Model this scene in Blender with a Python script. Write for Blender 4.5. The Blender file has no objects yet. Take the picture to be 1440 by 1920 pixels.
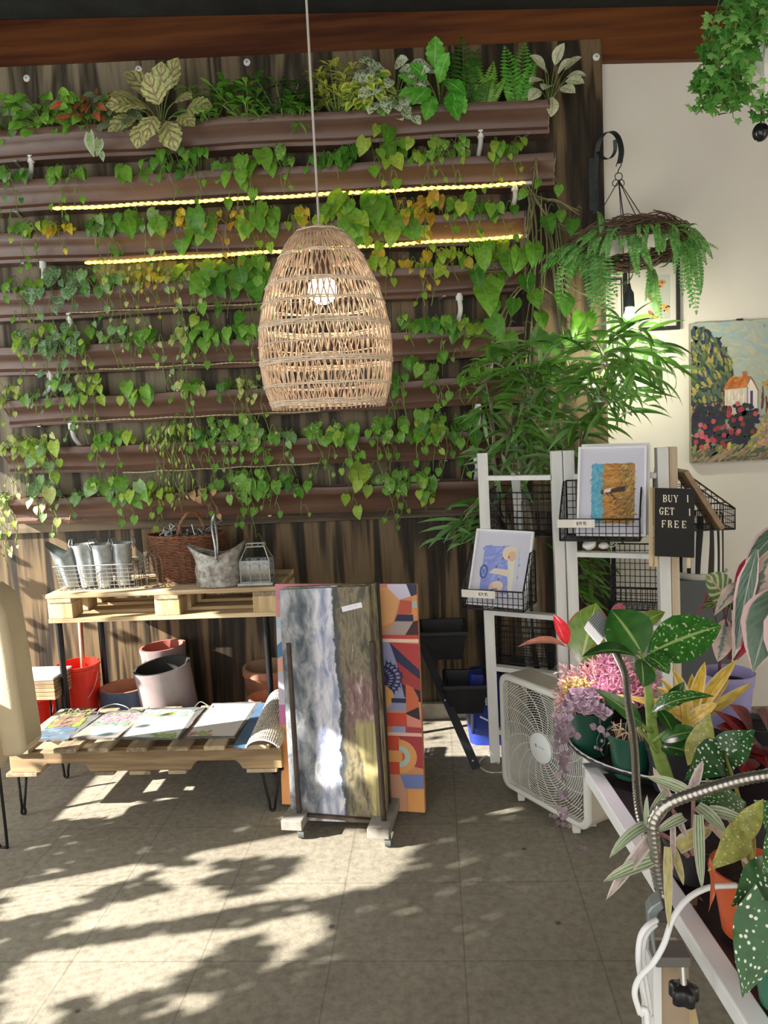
import bpy, math, random
from mathutils import Vector as V, Matrix, Quaternion
PI = math.pi
rnd = random.Random(11)
SC = bpy.context.scene
COL = SC.collection

# ---------------------------------------------------------------- camera
FPX, YAW, PITCH, ROLL, CAMH = 1442.0, math.radians(3.9), math.radians(6.3), math.radians(2.8), 1.6
_f = V((-math.sin(YAW)*math.cos(PITCH), math.cos(YAW)*math.cos(PITCH), -math.sin(PITCH)))
_r0 = V((math.cos(YAW), math.sin(YAW), 0)); _u0 = _r0.cross(_f)
_r = _r0*math.cos(ROLL) - _u0*math.sin(ROLL); _u = _r0*math.sin(ROLL) + _u0*math.cos(ROLL)
EYE = V((0, 0, CAMH))
cam = bpy.data.cameras.new('camera'); camo = bpy.data.objects.new('camera', cam); COL.objects.link(camo)
cam.sensor_fit = 'VERTICAL'; cam.sensor_height = 36; cam.lens = 36*FPX/1920; cam.clip_start = .05
camo.matrix_world = Matrix(((_r.x, _u.x, -_f.x, 0), (_r.y, _u.y, -_f.y, 0), (_r.z, _u.z, -_f.z, CAMH), (0, 0, 0, 1)))
SC.camera = camo
def ray(x, y): return _f + _r*((x-720)/FPX) + _u*((960-y)/FPX)
WALL = 4.09
def A(x, y, Y):
    d = ray(x, y); return EYE + d*(Y/d.y)
def W(x, y, off=0.0): return A(x, y, WALL-off)
def G(x, y, z=0.0):
    d = ray(x, y); return EYE + d*((z-CAMH)/d.z)
def Dp(x, y, dep): return EYE + ray(x, y)*dep

# ---------------------------------------------------------------- materials
def _nt(name):
    m = bpy.data.materials.new(name); m.use_nodes = True
    nt = m.node_tree; return m, nt, nt.nodes['Principled BSDF']
def N(nt, t, **k):
    n = nt.nodes.new(t)
    for a, b in k.items():
        if a.startswith('i_'):
            key = a[2:]; key = int(key) if key.isdigit() else key.replace('_', ' ')
            n.inputs[key].default_value = b
        else: setattr(n, a, b)
    return n
def C4(c): return (c[0], c[1], c[2], 1)
def srgb(h):
    h = h.lstrip('#'); o = []
    for i in (0, 2, 4):
        c = int(h[i:i+2], 16)/255
        o.append(c/12.92 if c <= .04045 else ((c+.055)/1.055)**2.4)
    return tuple(o)
_mc = {}
def ramp(nt, stops):
    r = nt.nodes.new('ShaderNodeValToRGB'); e = r.color_ramp.elements
    while len(e) > 1: e.remove(e[-1])
    e[0].position = stops[0][0]; e[0].color = C4(stops[0][1])
    for p, c in stops[1:]:
        q = e.new(p); q.color = C4(c)
    return r
def coords(nt, scale=(1, 1, 1), rot=(0, 0, 0), kind='Object'):
    tc = nt.nodes.new('ShaderNodeTexCoord'); mp = nt.nodes.new('ShaderNodeMapping')
    nt.links.new(tc.outputs[kind], mp.inputs[0]); mp.inputs['Scale'].default_value = scale; mp.inputs['Rotation'].default_value = rot
    return mp.outputs[0]
def mat(name, col, rough=.5, metal=0., var=0., vs=8., bump=0., bs=60., col2=None, emit=None, es=0., spec=.5, scale=(1, 1, 1), detail=4.):
    if name in _mc: return _mc[name]
    m, nt, b = _nt(name)
    b.inputs['Base Color'].default_value = C4(col); b.inputs['Roughness'].default_value = rough; b.inputs['Metallic'].default_value = metal
    b.inputs['Specular IOR Level'].default_value = spec
    if emit: b.inputs['Emission Color'].default_value = C4(emit); b.inputs['Emission Strength'].default_value = es
    if var or col2:
        c = coords(nt, scale)
        no = N(nt, 'ShaderNodeTexNoise', i_Scale=vs, i_Detail=detail, i_Roughness=.6); nt.links.new(c, no.inputs['Vector'])
        c2 = col2 or tuple(x*(1-var) for x in col)
        r = ramp(nt, [(.35, c2), (.65, col)]); nt.links.new(no.outputs['Fac'], r.inputs[0]); nt.links.new(r.outputs[0], b.inputs['Base Color'])
    if bump:
        c = coords(nt, scale)
        no = N(nt, 'ShaderNodeTexNoise', i_Scale=bs, i_Detail=5.); nt.links.new(c, no.inputs['Vector'])
        bp = N(nt, 'ShaderNodeBump', i_Strength=bump, i_Distance=.01); nt.links.new(no.outputs['Fac'], bp.inputs['Height']); nt.links.new(bp.outputs[0], b.inputs['Normal'])
    _mc[name] = m; return m
def wood(name, c1, c2, axis=2, s=6., rough=.6, c3=None, stretch=.08, dist=3.):
    """grain runs along the given axis"""
    if name in _mc: return _mc[name]
    m, nt, b = _nt(name); sc = [1, 1, 1]; sc[axis] = stretch
    c = coords(nt, tuple(sc))
    n1 = N(nt, 'ShaderNodeTexNoise', i_Scale=s, i_Detail=3., i_Distortion=1.2); nt.links.new(c, n1.inputs['Vector'])
    mu = N(nt, 'ShaderNodeMath', operation='MULTIPLY', i_1=dist*7); nt.links.new(n1.outputs['Fac'], mu.inputs[0])
    sn = N(nt, 'ShaderNodeMath', operation='SINE'); nt.links.new(mu.outputs[0], sn.inputs[0])
    n2 = N(nt, 'ShaderNodeTexNoise', i_Scale=s*14, i_Detail=4.); nt.links.new(c, n2.inputs['Vector'])
    ad = N(nt, 'ShaderNodeMath', operation='MULTIPLY_ADD', i_1=.22, i_2=.28); nt.links.new(sn.outputs[0], ad.inputs[0])
    a2 = N(nt, 'ShaderNodeMath', operation='MULTIPLY_ADD', i_1=.5); nt.links.new(n2.outputs['Fac'], a2.inputs[0]); nt.links.new(ad.outputs[0], a2.inputs[2])
    r = ramp(nt, [(.27, c1), (.73, c2)] if not c3 else [(.27, c1), (.5, c3), (.74, c2)]); nt.links.new(a2.outputs[0], r.inputs[0])
    nt.links.new(r.outputs[0], b.inputs['Base Color']); b.inputs['Roughness'].default_value = rough; b.inputs['Specular IOR Level'].default_value = .3
    bp = N(nt, 'ShaderNodeBump', i_Strength=.25, i_Distance=.004); nt.links.new(a2.outputs[0], bp.inputs['Height']); nt.links.new(bp.outputs[0], b.inputs['Normal'])
    _mc[name] = m; return m
def flat(h, rough=.55):
    c = srgb(h) if isinstance(h, str) else h
    return mat('paint_%02x%02x%02x' % tuple(int(255*min(1, x)**.45) for x in c), c, rough)
def leafmat(name, c1, c2, rough=.42, vein=None, edge=None, edge_w=.72, pattern=None, pc=None, thr=.5, ps=9., trans=.3, back=None):
    """leaf colour: varies leaf by leaf; UV.x runs across the blade, UV.y from stalk to tip"""
    if name in _mc: return _mc[name]
    m, nt, b = _nt(name); L = nt.links.new; g_ = lambda c: tuple(min(.85, x*k) for x, k in zip(c, (1.5, 1.45, 1.3))) if max(c) < .5 else c
    c1, c2 = g_(c1), g_(c2)
    geo = N(nt, 'ShaderNodeNewGeometry'); uvn = N(nt, 'ShaderNodeTexCoord'); sep = N(nt, 'ShaderNodeSeparateXYZ'); L(uvn.outputs['UV'], sep.inputs[0])
    rp = ramp(nt, [(0, c1), (1, c2)]); L(geo.outputs['Random Per Island'], rp.inputs[0]); col = rp.outputs[0]
    su = N(nt, 'ShaderNodeMath', operation='SUBTRACT', i_1=.5); L(sep.outputs[0], su.inputs[0])
    ab = N(nt, 'ShaderNodeMath', operation='ABSOLUTE'); L(su.outputs[0], ab.inputs[0])
    a = N(nt, 'ShaderNodeMath', operation='MULTIPLY', i_1=2.); L(ab.outputs[0], a.inputs[0]); a = a.outputs[0]
    def mix(fac, c):
        nonlocal col
        mx = N(nt, 'ShaderNodeMix', data_type='RGBA'); L(fac, mx.inputs[0]); L(col, mx.inputs[6]); mx.inputs[7].default_value = C4(c); col = mx.outputs[2]
    def smooth(val, lo, hi):
        mr = N(nt, 'ShaderNodeMapRange', interpolation_type='SMOOTHSTEP'); mr.inputs[1].default_value = lo; mr.inputs[2].default_value = hi; L(val, mr.inputs[0]); return mr.outputs[0]
    def shift_uv(sx, sy):
        mp = N(nt, 'ShaderNodeMapping'); L(uvn.outputs['UV'], mp.inputs[0]); mp.inputs['Scale'].default_value = (sx, sy, 1)
        cb = N(nt, 'ShaderNodeCombineXYZ'); mm = N(nt, 'ShaderNodeMath', operation='MULTIPLY', i_1=37.); L(geo.outputs['Random Per Island'], mm.inputs[0]); L(mm.outputs[0], cb.inputs[2])
        L(mm.outputs[0], cb.inputs[0]); va = N(nt, 'ShaderNodeVectorMath', operation='ADD'); L(mp.outputs[0], va.inputs[0]); L(cb.outputs[0], va.inputs[1]); return va.outputs[0]
    n_ = N(nt, 'ShaderNodeTexNoise', i_Scale=3., i_Detail=3.); L(shift_uv(1, 2.2), n_.inputs['Vector']); r_ = ramp(nt, [(.3, (.66, .68, .62)), (.68, (1.15, 1.13, 1.05))]); L(n_.outputs['Fac'], r_.inputs[0])
    mq = N(nt, 'ShaderNodeMix', data_type='RGBA', blend_type='MULTIPLY', i_0=1.); L(col, mq.inputs[6]); L(r_.outputs[0], mq.inputs[7]); col = mq.outputs[2]
    if pattern == 'spots':
        vo = N(nt, 'ShaderNodeTexVoronoi', i_Scale=ps); L(shift_uv(1, 2.0), vo.inputs['Vector']); mix(smooth(vo.outputs['Distance'], thr, thr-.08), pc)
    if pattern == 'splash':
        no = N(nt, 'ShaderNodeTexNoise', i_Scale=ps, i_Detail=3.); L(shift_uv(1, 1.6), no.inputs['Vector']); mix(smooth(no.outputs['Fac'], thr, thr+.06), pc)
    if pattern == 'feather':   # slanting bands running out from the midrib
        mm = N(nt, 'ShaderNodeMath', operation='MULTIPLY_ADD', i_1=-.38); L(a, mm.inputs[0]); L(sep.outputs[1], mm.inputs[2])
        m2 = N(nt, 'ShaderNodeMath', operation='MULTIPLY', i_1=ps*6.28); L(mm.outputs[0], m2.inputs[0]); sn = N(nt, 'ShaderNodeMath', operation='SINE'); L(m2.outputs[0], sn.inputs[0])
        mix(smooth(sn.outputs[0], thr, thr+.4), pc)
    if pattern == 'stripes':   # along the blade
        m2 = N(nt, 'ShaderNodeMath', operation='MULTIPLY', i_1=ps*6.28); L(sep.outputs[0], m2.inputs[0]); sn = N(nt, 'ShaderNodeMath', operation='SINE'); L(m2.outputs[0], sn.inputs[0])
        mix(smooth(sn.outputs[0], thr, thr+.4), pc)
    if pattern == 'centre':    # dark or pale stripe down the middle
        no = N(nt, 'ShaderNodeTexNoise', i_Scale=5.); L(shift_uv(1, 3), no.inputs['Vector'])
        mm = N(nt, 'ShaderNodeMath', operation='MULTIPLY_ADD', i_1=.9); L(no.outputs['Fac'], mm.inputs[0]); L(a, mm.inputs[2]); mix(smooth(mm.outputs[0], thr+.5, thr+.35), pc)
    if edge: mix(smooth(a, edge_w, edge_w+.1), edge)
    if vein: mix(smooth(a, .09, .03), vein)
    if back: mix(geo.outputs['Backfacing'], back)
    L(col, b.inputs['Base Color']); b.inputs['Roughness'].default_value = rough; b.inputs['Specular IOR Level'].default_value = .4
    tr = N(nt, 'ShaderNodeBsdfTranslucent'); L(col, tr.inputs[0]); ms = N(nt, 'ShaderNodeMixShader', i_0=trans)
    out = nt.nodes['Material Output']; L(b.outputs[0], ms.inputs[1]); L(tr.outputs[0], ms.inputs[2]); L(ms.outputs[0], out.inputs[0])
    _mc[name] = m; return m
def glass(name, col=(1, 1, 1), rough=.02, a=.12):
    if name in _mc: return _mc[name]
    m, nt, b = _nt(name); L = nt.links.new
    tr = N(nt, 'ShaderNodeBsdfTransparent'); tr.inputs[0].default_value = C4(col); gl = N(nt, 'ShaderNodeBsdfGlossy', i_Roughness=rough)
    fr = N(nt, 'ShaderNodeFresnel', i_IOR=1.45); ad = N(nt, 'ShaderNodeMath', operation='ADD', i_1=a); L(fr.outputs[0], ad.inputs[0])
    ms = N(nt, 'ShaderNodeMixShader'); L(ad.outputs[0], ms.inputs[0]); L(tr.outputs[0], ms.inputs[1]); L(gl.outputs[0], ms.inputs[2]); L(ms.outputs[0], nt.nodes['Material Output'].inputs[0])
    _mc[name] = m; return m

# ---------------------------------------------------------------- mesh builder
def basis(z, up=V((0, 0, 1))):
    z = V(z).normalized(); up = V(up)
    if abs(z.dot(up)) > .98: up = V((0, 1, 0)) if abs(z.y) < .9 else V((1, 0, 0))
    x = up.cross(z).normalized(); y = z.cross(x)
    return Matrix((x, y, z)).transposed()
def spline(pts, n=8, closed=False):
    P = [V(p) for p in pts]; out = []; m = len(P)
    for i in range(m if closed else m-1):
        p1, p2 = P[i], P[(i+1) % m]
        p0 = P[i-1] if (i or closed) else p1*2-p2; p3 = P[(i+2) % m] if (closed or i+2 < m) else p2*2-p1
        for k in range(n):
            t = k/n
            out.append(.5*((2*p1)+(p2-p0)*t+(2*p0-5*p1+4*p2-p3)*t*t+(3*p1-p0-3*p2+p3)*t**3))
    if not closed: out.append(P[-1])
    return out
class MB:
    def __init__(s): s.v = []; s.f = []; s.uv = []; s.mi = []
    def add(s, vs, fs, mi=0, uvs=None):
        o = len(s.v); s.v.extend(tuple(v) for v in vs)
        for f in fs:
            s.f.append(tuple(i+o for i in f)); s.mi.append(mi); s.uv.append([uvs[i] for i in f] if uvs else None)
        return s
    def box(s, c, d, R=None, mi=0):
        c = V(c); h = [x/2 for x in d]; vs = []
        for sx in (-1, 1):
            for sy in (-1, 1):
                for sz in (-1, 1):
                    p = V((sx*h[0], sy*h[1], sz*h[2])); vs.append(c+(R@p if R else p))
        return s.add(vs, [(0, 1, 3, 2), (4, 6, 7, 5), (0, 4, 5, 1), (2, 3, 7, 6), (0, 2, 6, 4), (1, 5, 7, 3)], mi)
    def bar(s, a, b, w, h, up=V((0, 0, 1)), mi=0):
        a, b = V(a), V(b); R = basis(b-a, up); return s.box((a+b)/2, (w, h, (b-a).length), R, mi)
    def slab(s, poly, ext, mi=0):
        n = len(poly); P = [V(p) for p in poly]; e = V(ext)
        fs = [tuple(range(n)), tuple(range(2*n-1, n-1, -1))]+[(i, i+n, (i+1) % n+n, (i+1) % n) for i in range(n)]
        return s.add(P+[p+e for p in P], fs, mi)
    def quad(s, a, b, c, d, mi=0): return s.add([a, b, c, d], [(0, 1, 2, 3)], mi, [(0, 0), (1, 0), (1, 1), (0, 1)])
    def tube(s, pts, r=.005, n=6, closed=False, mi=0, caps=True):
        P = [V(p) for p in pts]; m = len(P)
        if m < 2: return s
        T = []
        for i in range(m):
            a = P[i-1] if (i or closed) else P[i]; b = P[(i+1) % m] if (i+1 < m or closed) else P[i]
            t = b-a; T.append(t.normalized() if t.length > 1e-9 else V((0, 0, 1)))
        x = basis(T[0]).col[0]; vs = []
        for i in range(m):
            x = (x-T[i]*x.dot(T[i]));  x = x.normalized() if x.length > 1e-6 else V(basis(T[i]).col[0])
            y = T[i].cross(x); rr = r[i] if isinstance(r, (list, tuple)) else r
            for k in range(n):
                q = 2*PI*k/n; vs.append(P[i]+x*(rr*math.cos(q))+y*(rr*math.sin(q)))
        fs = []
        for i in range(m if closed else m-1):
            j = (i+1) % m
            for k in range(n): fs.append((i*n+k, i*n+(k+1) % n, j*n+(k+1) % n, j*n+k))
        if caps and not closed: fs.append(tuple(range(n-1, -1, -1))); fs.append(tuple((m-1)*n+k for k in range(n)))
        return s.add(vs, fs, mi)
    def ring(s, c, R, r, axis=(0, 0, 1), n=32, k=6, mi=0):
        B = basis(axis); c = V(c)
        return s.tube([c+B@V((R*math.cos(2*PI*i/n), R*math.sin(2*PI*i/n), 0)) for i in range(n)], r, k, True, mi)
    def lathe(s, c, prof, n=24, axis=(0, 0, 1), mi=0, sq=(1, 1), cap0=False, cap1=False):
        B = basis(axis) if tuple(axis) != (0, 0, 1) else Matrix.Identity(3); c = V(c); vs = []; uv = []
        for j, (r, z) in enumerate(prof):
            for i in range(n):
                q = 2*PI*i/n; vs.append(c+B@V((r*math.cos(q)*sq[0], r*math.sin(q)*sq[1], z))); uv.append((i/n, j/max(1, len(prof)-1)))
        fs = [(j*n+i, j*n+(i+1) % n, (j+1)*n+(i+1) % n, (j+1)*n+i) for j in range(len(prof)-1) for i in range(n)]
        if cap0: fs.append(tuple(range(n-1, -1, -1)))
        if cap1: fs.append(tuple((len(prof)-1)*n+i for i in range(n)))
        return s.add(vs, fs, mi, uv)
    def ball(s, c, r, n=12, mi=0, sq=(1, 1, 1)):
        c = V(c); k = max(4, n//2); vs = [c+V((0, 0, -r*sq[2]))]
        for j in range(1, k):
            q = PI*j/k-PI/2
            for i in range(n): vs.append(c+V((r*sq[0]*math.cos(q)*math.cos(2*PI*i/n), r*sq[1]*math.cos(q)*math.sin(2*PI*i/n), r*sq[2]*math.sin(q))))
        vs.append(c+V((0, 0, r*sq[2]))); e = len(vs)-1
        fs = [(0, 1+(i+1) % n, 1+i) for i in range(n)]+[(e, 1+(k-2)*n+i, 1+(k-2)*n+(i+1) % n) for i in range(n)]
        for j in range(k-2):
            for i in range(n): fs.append((1+j*n+i, 1+j*n+(i+1) % n, 1+(j+1)*n+(i+1) % n, 1+(j+1)*n+i))
        return s.add(vs, fs, mi)
    def build(s, name, mats, parent=None, smooth=None, bevel=0., origin=None, seg=2):
        if not isinstance(mats, (list, tuple)): mats = [mats]
        if parent is not None: o3 = wloc(parent)
        elif origin is not None: o3 = V(origin)
        else:
            lo = [min(v[k] for v in s.v) for k in range(3)]; hi = [max(v[k] for v in s.v) for k in range(3)]
            o3 = V(((lo[0]+hi[0])/2, (lo[1]+hi[1])/2, lo[2]))
        me = bpy.data.meshes.new(name); me.from_pydata([(v[0]-o3.x, v[1]-o3.y, v[2]-o3.z) for v in s.v], [], s.f)
        for m in mats: me.materials.append(m)
        if len(mats) > 1: me.polygons.foreach_set('material_index', s.mi)
        if any(s.uv):
            ul = me.uv_layers.new(name='UVMap'); flatuv = []
            for f, u in zip(s.f, s.uv):
                for q in (u or [(0, 0)]*len(f)): flatuv.extend(q)
            ul.data.foreach_set('uv', flatuv)
        me.validate(); me.update()
        if smooth:
            me.polygons.foreach_set('use_smooth', [True]*len(me.polygons))
            if smooth is not True: me.set_sharp_from_angle(angle=math.radians(smooth))
        o = bpy.data.objects.new(name, me); COL.objects.link(o)
        if parent is not None: o.parent = parent
        else: o.location = o3
        if bevel:
            md = o.modifiers.new('edge', 'BEVEL'); md.width = bevel; md.segments = seg; md.limit_method = 'ANGLE'; md.angle_limit = math.radians(40)
        return o
def wloc(o):
    l = V((0, 0, 0))
    while o is not None: l = l+o.location; o = o.parent
    return l
def tag(o, label=None, cat=None, group=None, kind=None):
    if label: o['label'] = label
    if cat: o['category'] = cat
    if group: o['group'] = group
    if kind: o['kind'] = kind
    return o
def thing(name, label, cat, loc, group=None):
    o = bpy.data.objects.new(name, None); o.empty_display_size = .05; COL.objects.link(o); o.location = V(loc); return tag(o, label, cat, group)
def copy_tree(o, parent=None):
    c = o.copy(); COL.objects.link(c); c.parent = parent
    for ch in [q for q in COL.objects if q.parent == o]: copy_tree(ch, c)
    return c
def structure(o): o['kind'] = 'structure'; return o

# ---------------------------------------------------------------- leaves
PROF = {
 'heart': [(0, .55), (.08, .86), (.22, 1), (.4, .95), (.6, .72), (.8, .38), (.93, .12), (1, .0)],
 'oval': [(0, .06), (.12, .5), (.3, .9), (.5, 1), (.7, .82), (.87, .45), (1, 0)],
 'lance': [(0, .1), (.12, .6), (.3, 1), (.5, .95), (.75, .55), (.92, .17), (1, 0)],
 'strap': [(0, .8), (.2, 1), (.5, .95), (.75, .7), (.92, .3), (1, 0)],
 'spoon': [(0, .12), (.3, .3), (.55, .9), (.75, 1), (.9, .7), (1, .1)],
 'wing': [(0, .5), (.1, .9), (.25, 1), (.45, .9), (.65, .62), (.85, .25), (1, 0)],
}
def pint(pr, t):
    for (a, x), (b, y) in zip(pr, pr[1:]):
        if t <= b: return x+(y-x)*(t-a)/(b-a)
    return pr[-1][1]
def leaf(mb, p, d, nrm, L, Wd, shape='heart', bend=.6, fold=.25, n=6, mi=0, q=1, lobes=0, lob=.25, wave=0., skew=0.):
    d = V(d).normalized(); nrm = V(nrm); nrm = nrm-d*nrm.dot(d)
    nrm = nrm.normalized() if nrm.length > 1e-4 else V(basis(d).col[0])
    side = d.cross(nrm); pos = V(p); pr = PROF[shape]; vs = []; uv = []; h = L/n; ph = rnd.random()*6
    for i in range(n+1):
        t = i/n; w = pint(pr, t)*Wd/2
        if lobes: w *= 1-lob*(1-abs(math.sin(PI*lobes*t)))
        for k in range(-q, q+1):
            u = k/q; back = -.13*L*abs(u) if (shape in ('heart', 'wing') and i == 0) else 0
            wv = wave*w*math.sin(ph+t*11+u*2)*abs(u)
            ww = w*(1+skew*(1 if k > 0 else -1)) if skew else w
            vs.append(pos+side*(u*ww)+nrm*(fold*w*abs(u)**1.5+wv)+d*back); uv.append((.5+.5*u, t))
        if i < n:
            rq = Quaternion(side, -bend/n); d = rq@d; nrm = rq@nrm; pos = pos+d*h
    m = 2*q+1; fs = [(i*m+k, i*m+k+1, (i+1)*m+k+1, (i+1)*m+k) for i in range(n) for k in range(m-1)]
    mb.add(vs, fs, mi, uv)
IVY = [(0, -.02), (.16, -.16), (.42, -.1), (.30, .16), (.58, .42), (.26, .46), (0, 1.0)]
def ivyleaf(mb, p, d, nrm, L, mi=0, fold=.15):
    d = V(d).normalized(); nrm = V(nrm); nrm = (nrm-d*nrm.dot(d)).normalized(); side = d.cross(nrm)
    o = [(x, y) for x, y in IVY]+[(-x, y) for x, y in IVY[-2:0:-1]]
    vs = [V(p)+d*(.3*L)]; uv = [(.5, .3)]
    for x, y in o: vs.append(V(p)+side*(x*L)+d*(y*L)-nrm*(abs(x)*fold*L+max(0, y-.3)*.2*L)); uv.append((.5+x*.8, y))
    m = len(o); mb.add(vs, [(0, 1+i, 1+(i+1) % m) for i in range(m)], mi, uv)
def frond(mb, p, d, nrm, L, lw, n=14, bend=1., mi=0, taper=.25, ll=.3, rach=None, gap=1.0):
    """a pinnate frond: leaflets either side of a bending midrib"""
    d = V(d).normalized(); nrm = V(nrm); nrm = (nrm-d*nrm.dot(d)).normalized(); side = d.cross(nrm); pos = V(p); pts = [pos.copy()]
    for i in range(n):
        rq = Quaternion(side, -bend/n); d = rq@d; nrm = rq@nrm; pos = pos+d*(L/n); t = (i+1)/n; pts.append(pos.copy())
        w = L*ll*(math.sin(PI*min(1, t*.85+.12))**.7)*(1-taper*t)
        for s_ in (-1, 1):
            leaf(mb, pos, side*s_+d*.45+nrm*.1, nrm, w, lw, 'lance', .35, .1, 2, mi)
    leaf(mb, pos, d, nrm, L*ll*.4, lw, 'lance', .3, .1, 2, mi)
    if rach is not None: rach.tube(pts, [.0022*(1-.6*i/n) for i in range(n+1)], 4)
def rv(a=1.): return V((rnd.uniform(-a, a), rnd.uniform(-a, a), rnd.uniform(-a, a)))
ORD = ['first', 'second', 'third', 'fourth', 'fifth', 'sixth', 'seventh', 'eighth', 'ninth', 'tenth', 'eleventh', 'twelfth', 'thirteenth', 'fourteenth', 'fifteenth', 'sixteenth']
def inpoly(x, y, P):
    r = False; j = len(P)-1
    for i in range(len(P)):
        if (P[i][1] > y) != (P[j][1] > y) and x < (P[j][0]-P[i][0])*(y-P[i][1])/(P[j][1]-P[i][1])+P[i][0]: r = not r
        j = i
    return r
def to_px(p):
    d = V(p)-EYE; z = d.dot(_f); return 720+FPX*d.dot(_r)/z, 960-FPX*d.dot(_u)/z
# ================================================================= SETTING
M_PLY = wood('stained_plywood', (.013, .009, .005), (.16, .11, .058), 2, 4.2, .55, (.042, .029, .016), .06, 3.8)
M_PLYL = wood('plywood_window_lit', (.045, .036, .024), (.24, .20, .135), 2, 4.2, .6, (.135, .112, .074), .06, 3.8)  # paler plywood copy: light from the left window put into the colour
M_PLYM = wood('plywood_half_lit', (.025, .019, .012), (.18, .14, .085), 2, 4.2, .58, (.075, .058, .036), .06, 3.8)  # milder copy, weaker window light put into the board colour
M_BEAM = wood('red_beam', (.055, .014, .005), (.21, .075, .02), 0, 2.2, .45, (.135, .045, .012), .06, 1.6)
M_WHITE = mat('white_plaster', (.76, .72, .66), .85, var=.07, vs=1.3, bump=.12, bs=24)
M_CEIL = mat('dark_ceiling', (.022, .026, .022), .8, var=.5, vs=5, bump=.3)
M_BATTEN = wood('batten_wood', (.06, .045, .03), (.20, .155, .10), 0, 4, .7)
M_WIN = mat('window_paint', (.7, .68, .62), .5)

def floor_material():
    m, nt, b = _nt('concrete_floor'); L = nt.links.new
    c = coords(nt)
    n1 = N(nt, 'ShaderNodeTexNoise', i_Scale=1.1, i_Detail=5., i_Roughness=.6); L(c, n1.inputs['Vector'])
    n2 = N(nt, 'ShaderNodeTexNoise', i_Scale=34., i_Detail=6., i_Roughness=.7); L(c, n2.inputs['Vector'])
    r1 = ramp(nt, [(.3, (.21, .19, .152)), (.7, (.345, .32, .262))]); L(n1.outputs['Fac'], r1.inputs[0])
    r2 = ramp(nt, [(.25, (.6, .58, .55)), (.6, (1.05, 1.05, 1.04))]); L(n2.outputs['Fac'], r2.inputs[0])
    mx = N(nt, 'ShaderNodeMix', data_type='RGBA', blend_type='MULTIPLY', i_0=1.); L(r1.outputs[0], mx.inputs[6]); L(r2.outputs[0], mx.inputs[7])
    # pits
    vo = N(nt, 'ShaderNodeTexVoronoi', i_Scale=4.); L(c, vo.inputs['Vector'])
    pr = N(nt, 'ShaderNodeMapRange'); pr.inputs[1].default_value = .018; pr.inputs[2].default_value = .05; pr.inputs[3].default_value = .35; L(vo.outputs['Distance'], pr.inputs[0])
    m2 = N(nt, 'ShaderNodeMix', data_type='RGBA', blend_type='MULTIPLY', i_0=1.); L(mx.outputs[2], m2.inputs[6]); L(pr.outputs[0], m2.inputs[7])
    # sawn joints every 0.36 m, on a slightly turned grid
    sx = N(nt, 'ShaderNodeSeparateXYZ'); L(c, sx.inputs[0]); col = m2.outputs[2]
    for ax, off, sp in ((0, .03, .405), (1, 2.148, .40)):
        a = N(nt, 'ShaderNodeMath', operation='SUBTRACT', i_1=off-sp*40); L(sx.outputs[ax], a.inputs[0])
        d = N(nt, 'ShaderNodeMath', operation='PINGPONG', i_1=sp/2); L(a.outputs[0], d.inputs[0])
        g = N(nt, 'ShaderNodeMapRange'); g.inputs[1].default_value = .0015; g.inputs[2].default_value = .004; g.inputs[3].default_value = .72; L(d.outputs[0], g.inputs[0])
        m3 = N(nt, 'ShaderNodeMix', data_type='RGBA', blend_type='MULTIPLY', i_0=1.); L(col, m3.inputs[6]); L(g.outputs[0], m3.inputs[7]); col = m3.outputs[2]
    L(col, b.inputs['Base Color']); b.inputs['Roughness'].default_value = .62; b.inputs['Specular IOR Level'].default_value = .35
    bp = N(nt, 'ShaderNodeBump', i_Strength=.35, i_Distance=.006); L(n2.outputs['Fac'], bp.inputs['Height'])
    b2 = N(nt, 'ShaderNodeBump', i_Strength=.5, i_Distance=.006); L(pr.outputs[0], b2.inputs['Height']); L(bp.outputs[0], b2.inputs['Normal']); L(b2.outputs[0], b.inputs['Normal'])
    return m
o = MB().box((0.2, 1.4, -.05), (7.4, 6.2, .1)).build('floor', floor_material(), origin=(0, 0, 0)); structure(o)
o = MB().box((2.0, 4.19, 1.75), (9, .1, 3.9)).build('wall_back', M_WHITE, origin=(0, 4.19, 0)); structure(o)
# stained plywood boards in front of the wall
BX0, BX1 = -3.45, W(1131, 240).x
def board(x0, x1, z0, zl, zr, nm, M_PLY=M_PLY):
    o = MB().slab([(x0, WALL, z0), (x1, WALL, z0), (x1, WALL, zr), (x0, WALL, zl)], (0, .04, 0)).build(nm, M_PLY, origin=(x0, WALL, z0)); return structure(o)
sx1 = W(306, 640).x
top = lambda x: 3.55-.033*(x+2.2)
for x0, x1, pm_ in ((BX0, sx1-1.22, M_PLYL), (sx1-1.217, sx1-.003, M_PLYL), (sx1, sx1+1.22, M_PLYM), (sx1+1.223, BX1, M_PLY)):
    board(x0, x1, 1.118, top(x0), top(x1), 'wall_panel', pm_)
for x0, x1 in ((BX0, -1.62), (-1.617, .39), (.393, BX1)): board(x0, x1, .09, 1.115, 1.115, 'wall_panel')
structure(MB().box(((BX0+BX1-.07)/2, WALL-.012, 1.143), (BX1-BX0-.1, .024, .06)).build('trim_1', M_BATTEN, bevel=.003))
structure(MB().box(((BX0+BX1)/2, WALL-.005, .044), (BX1-BX0, .05, .088)).build('baseboard_back', mat('worn_cream_board', (.45, .40, .32), .7, var=.4, vs=9), bevel=.004))
structure(MB().slab([(-3.6, 4.105, 3.60), (4, 4.105, 3.18), (4, 4.105, 3.41), (-3.6, 4.105, 3.875)], (0, .1, 0)).build('trim_2', M_BEAM))
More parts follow.
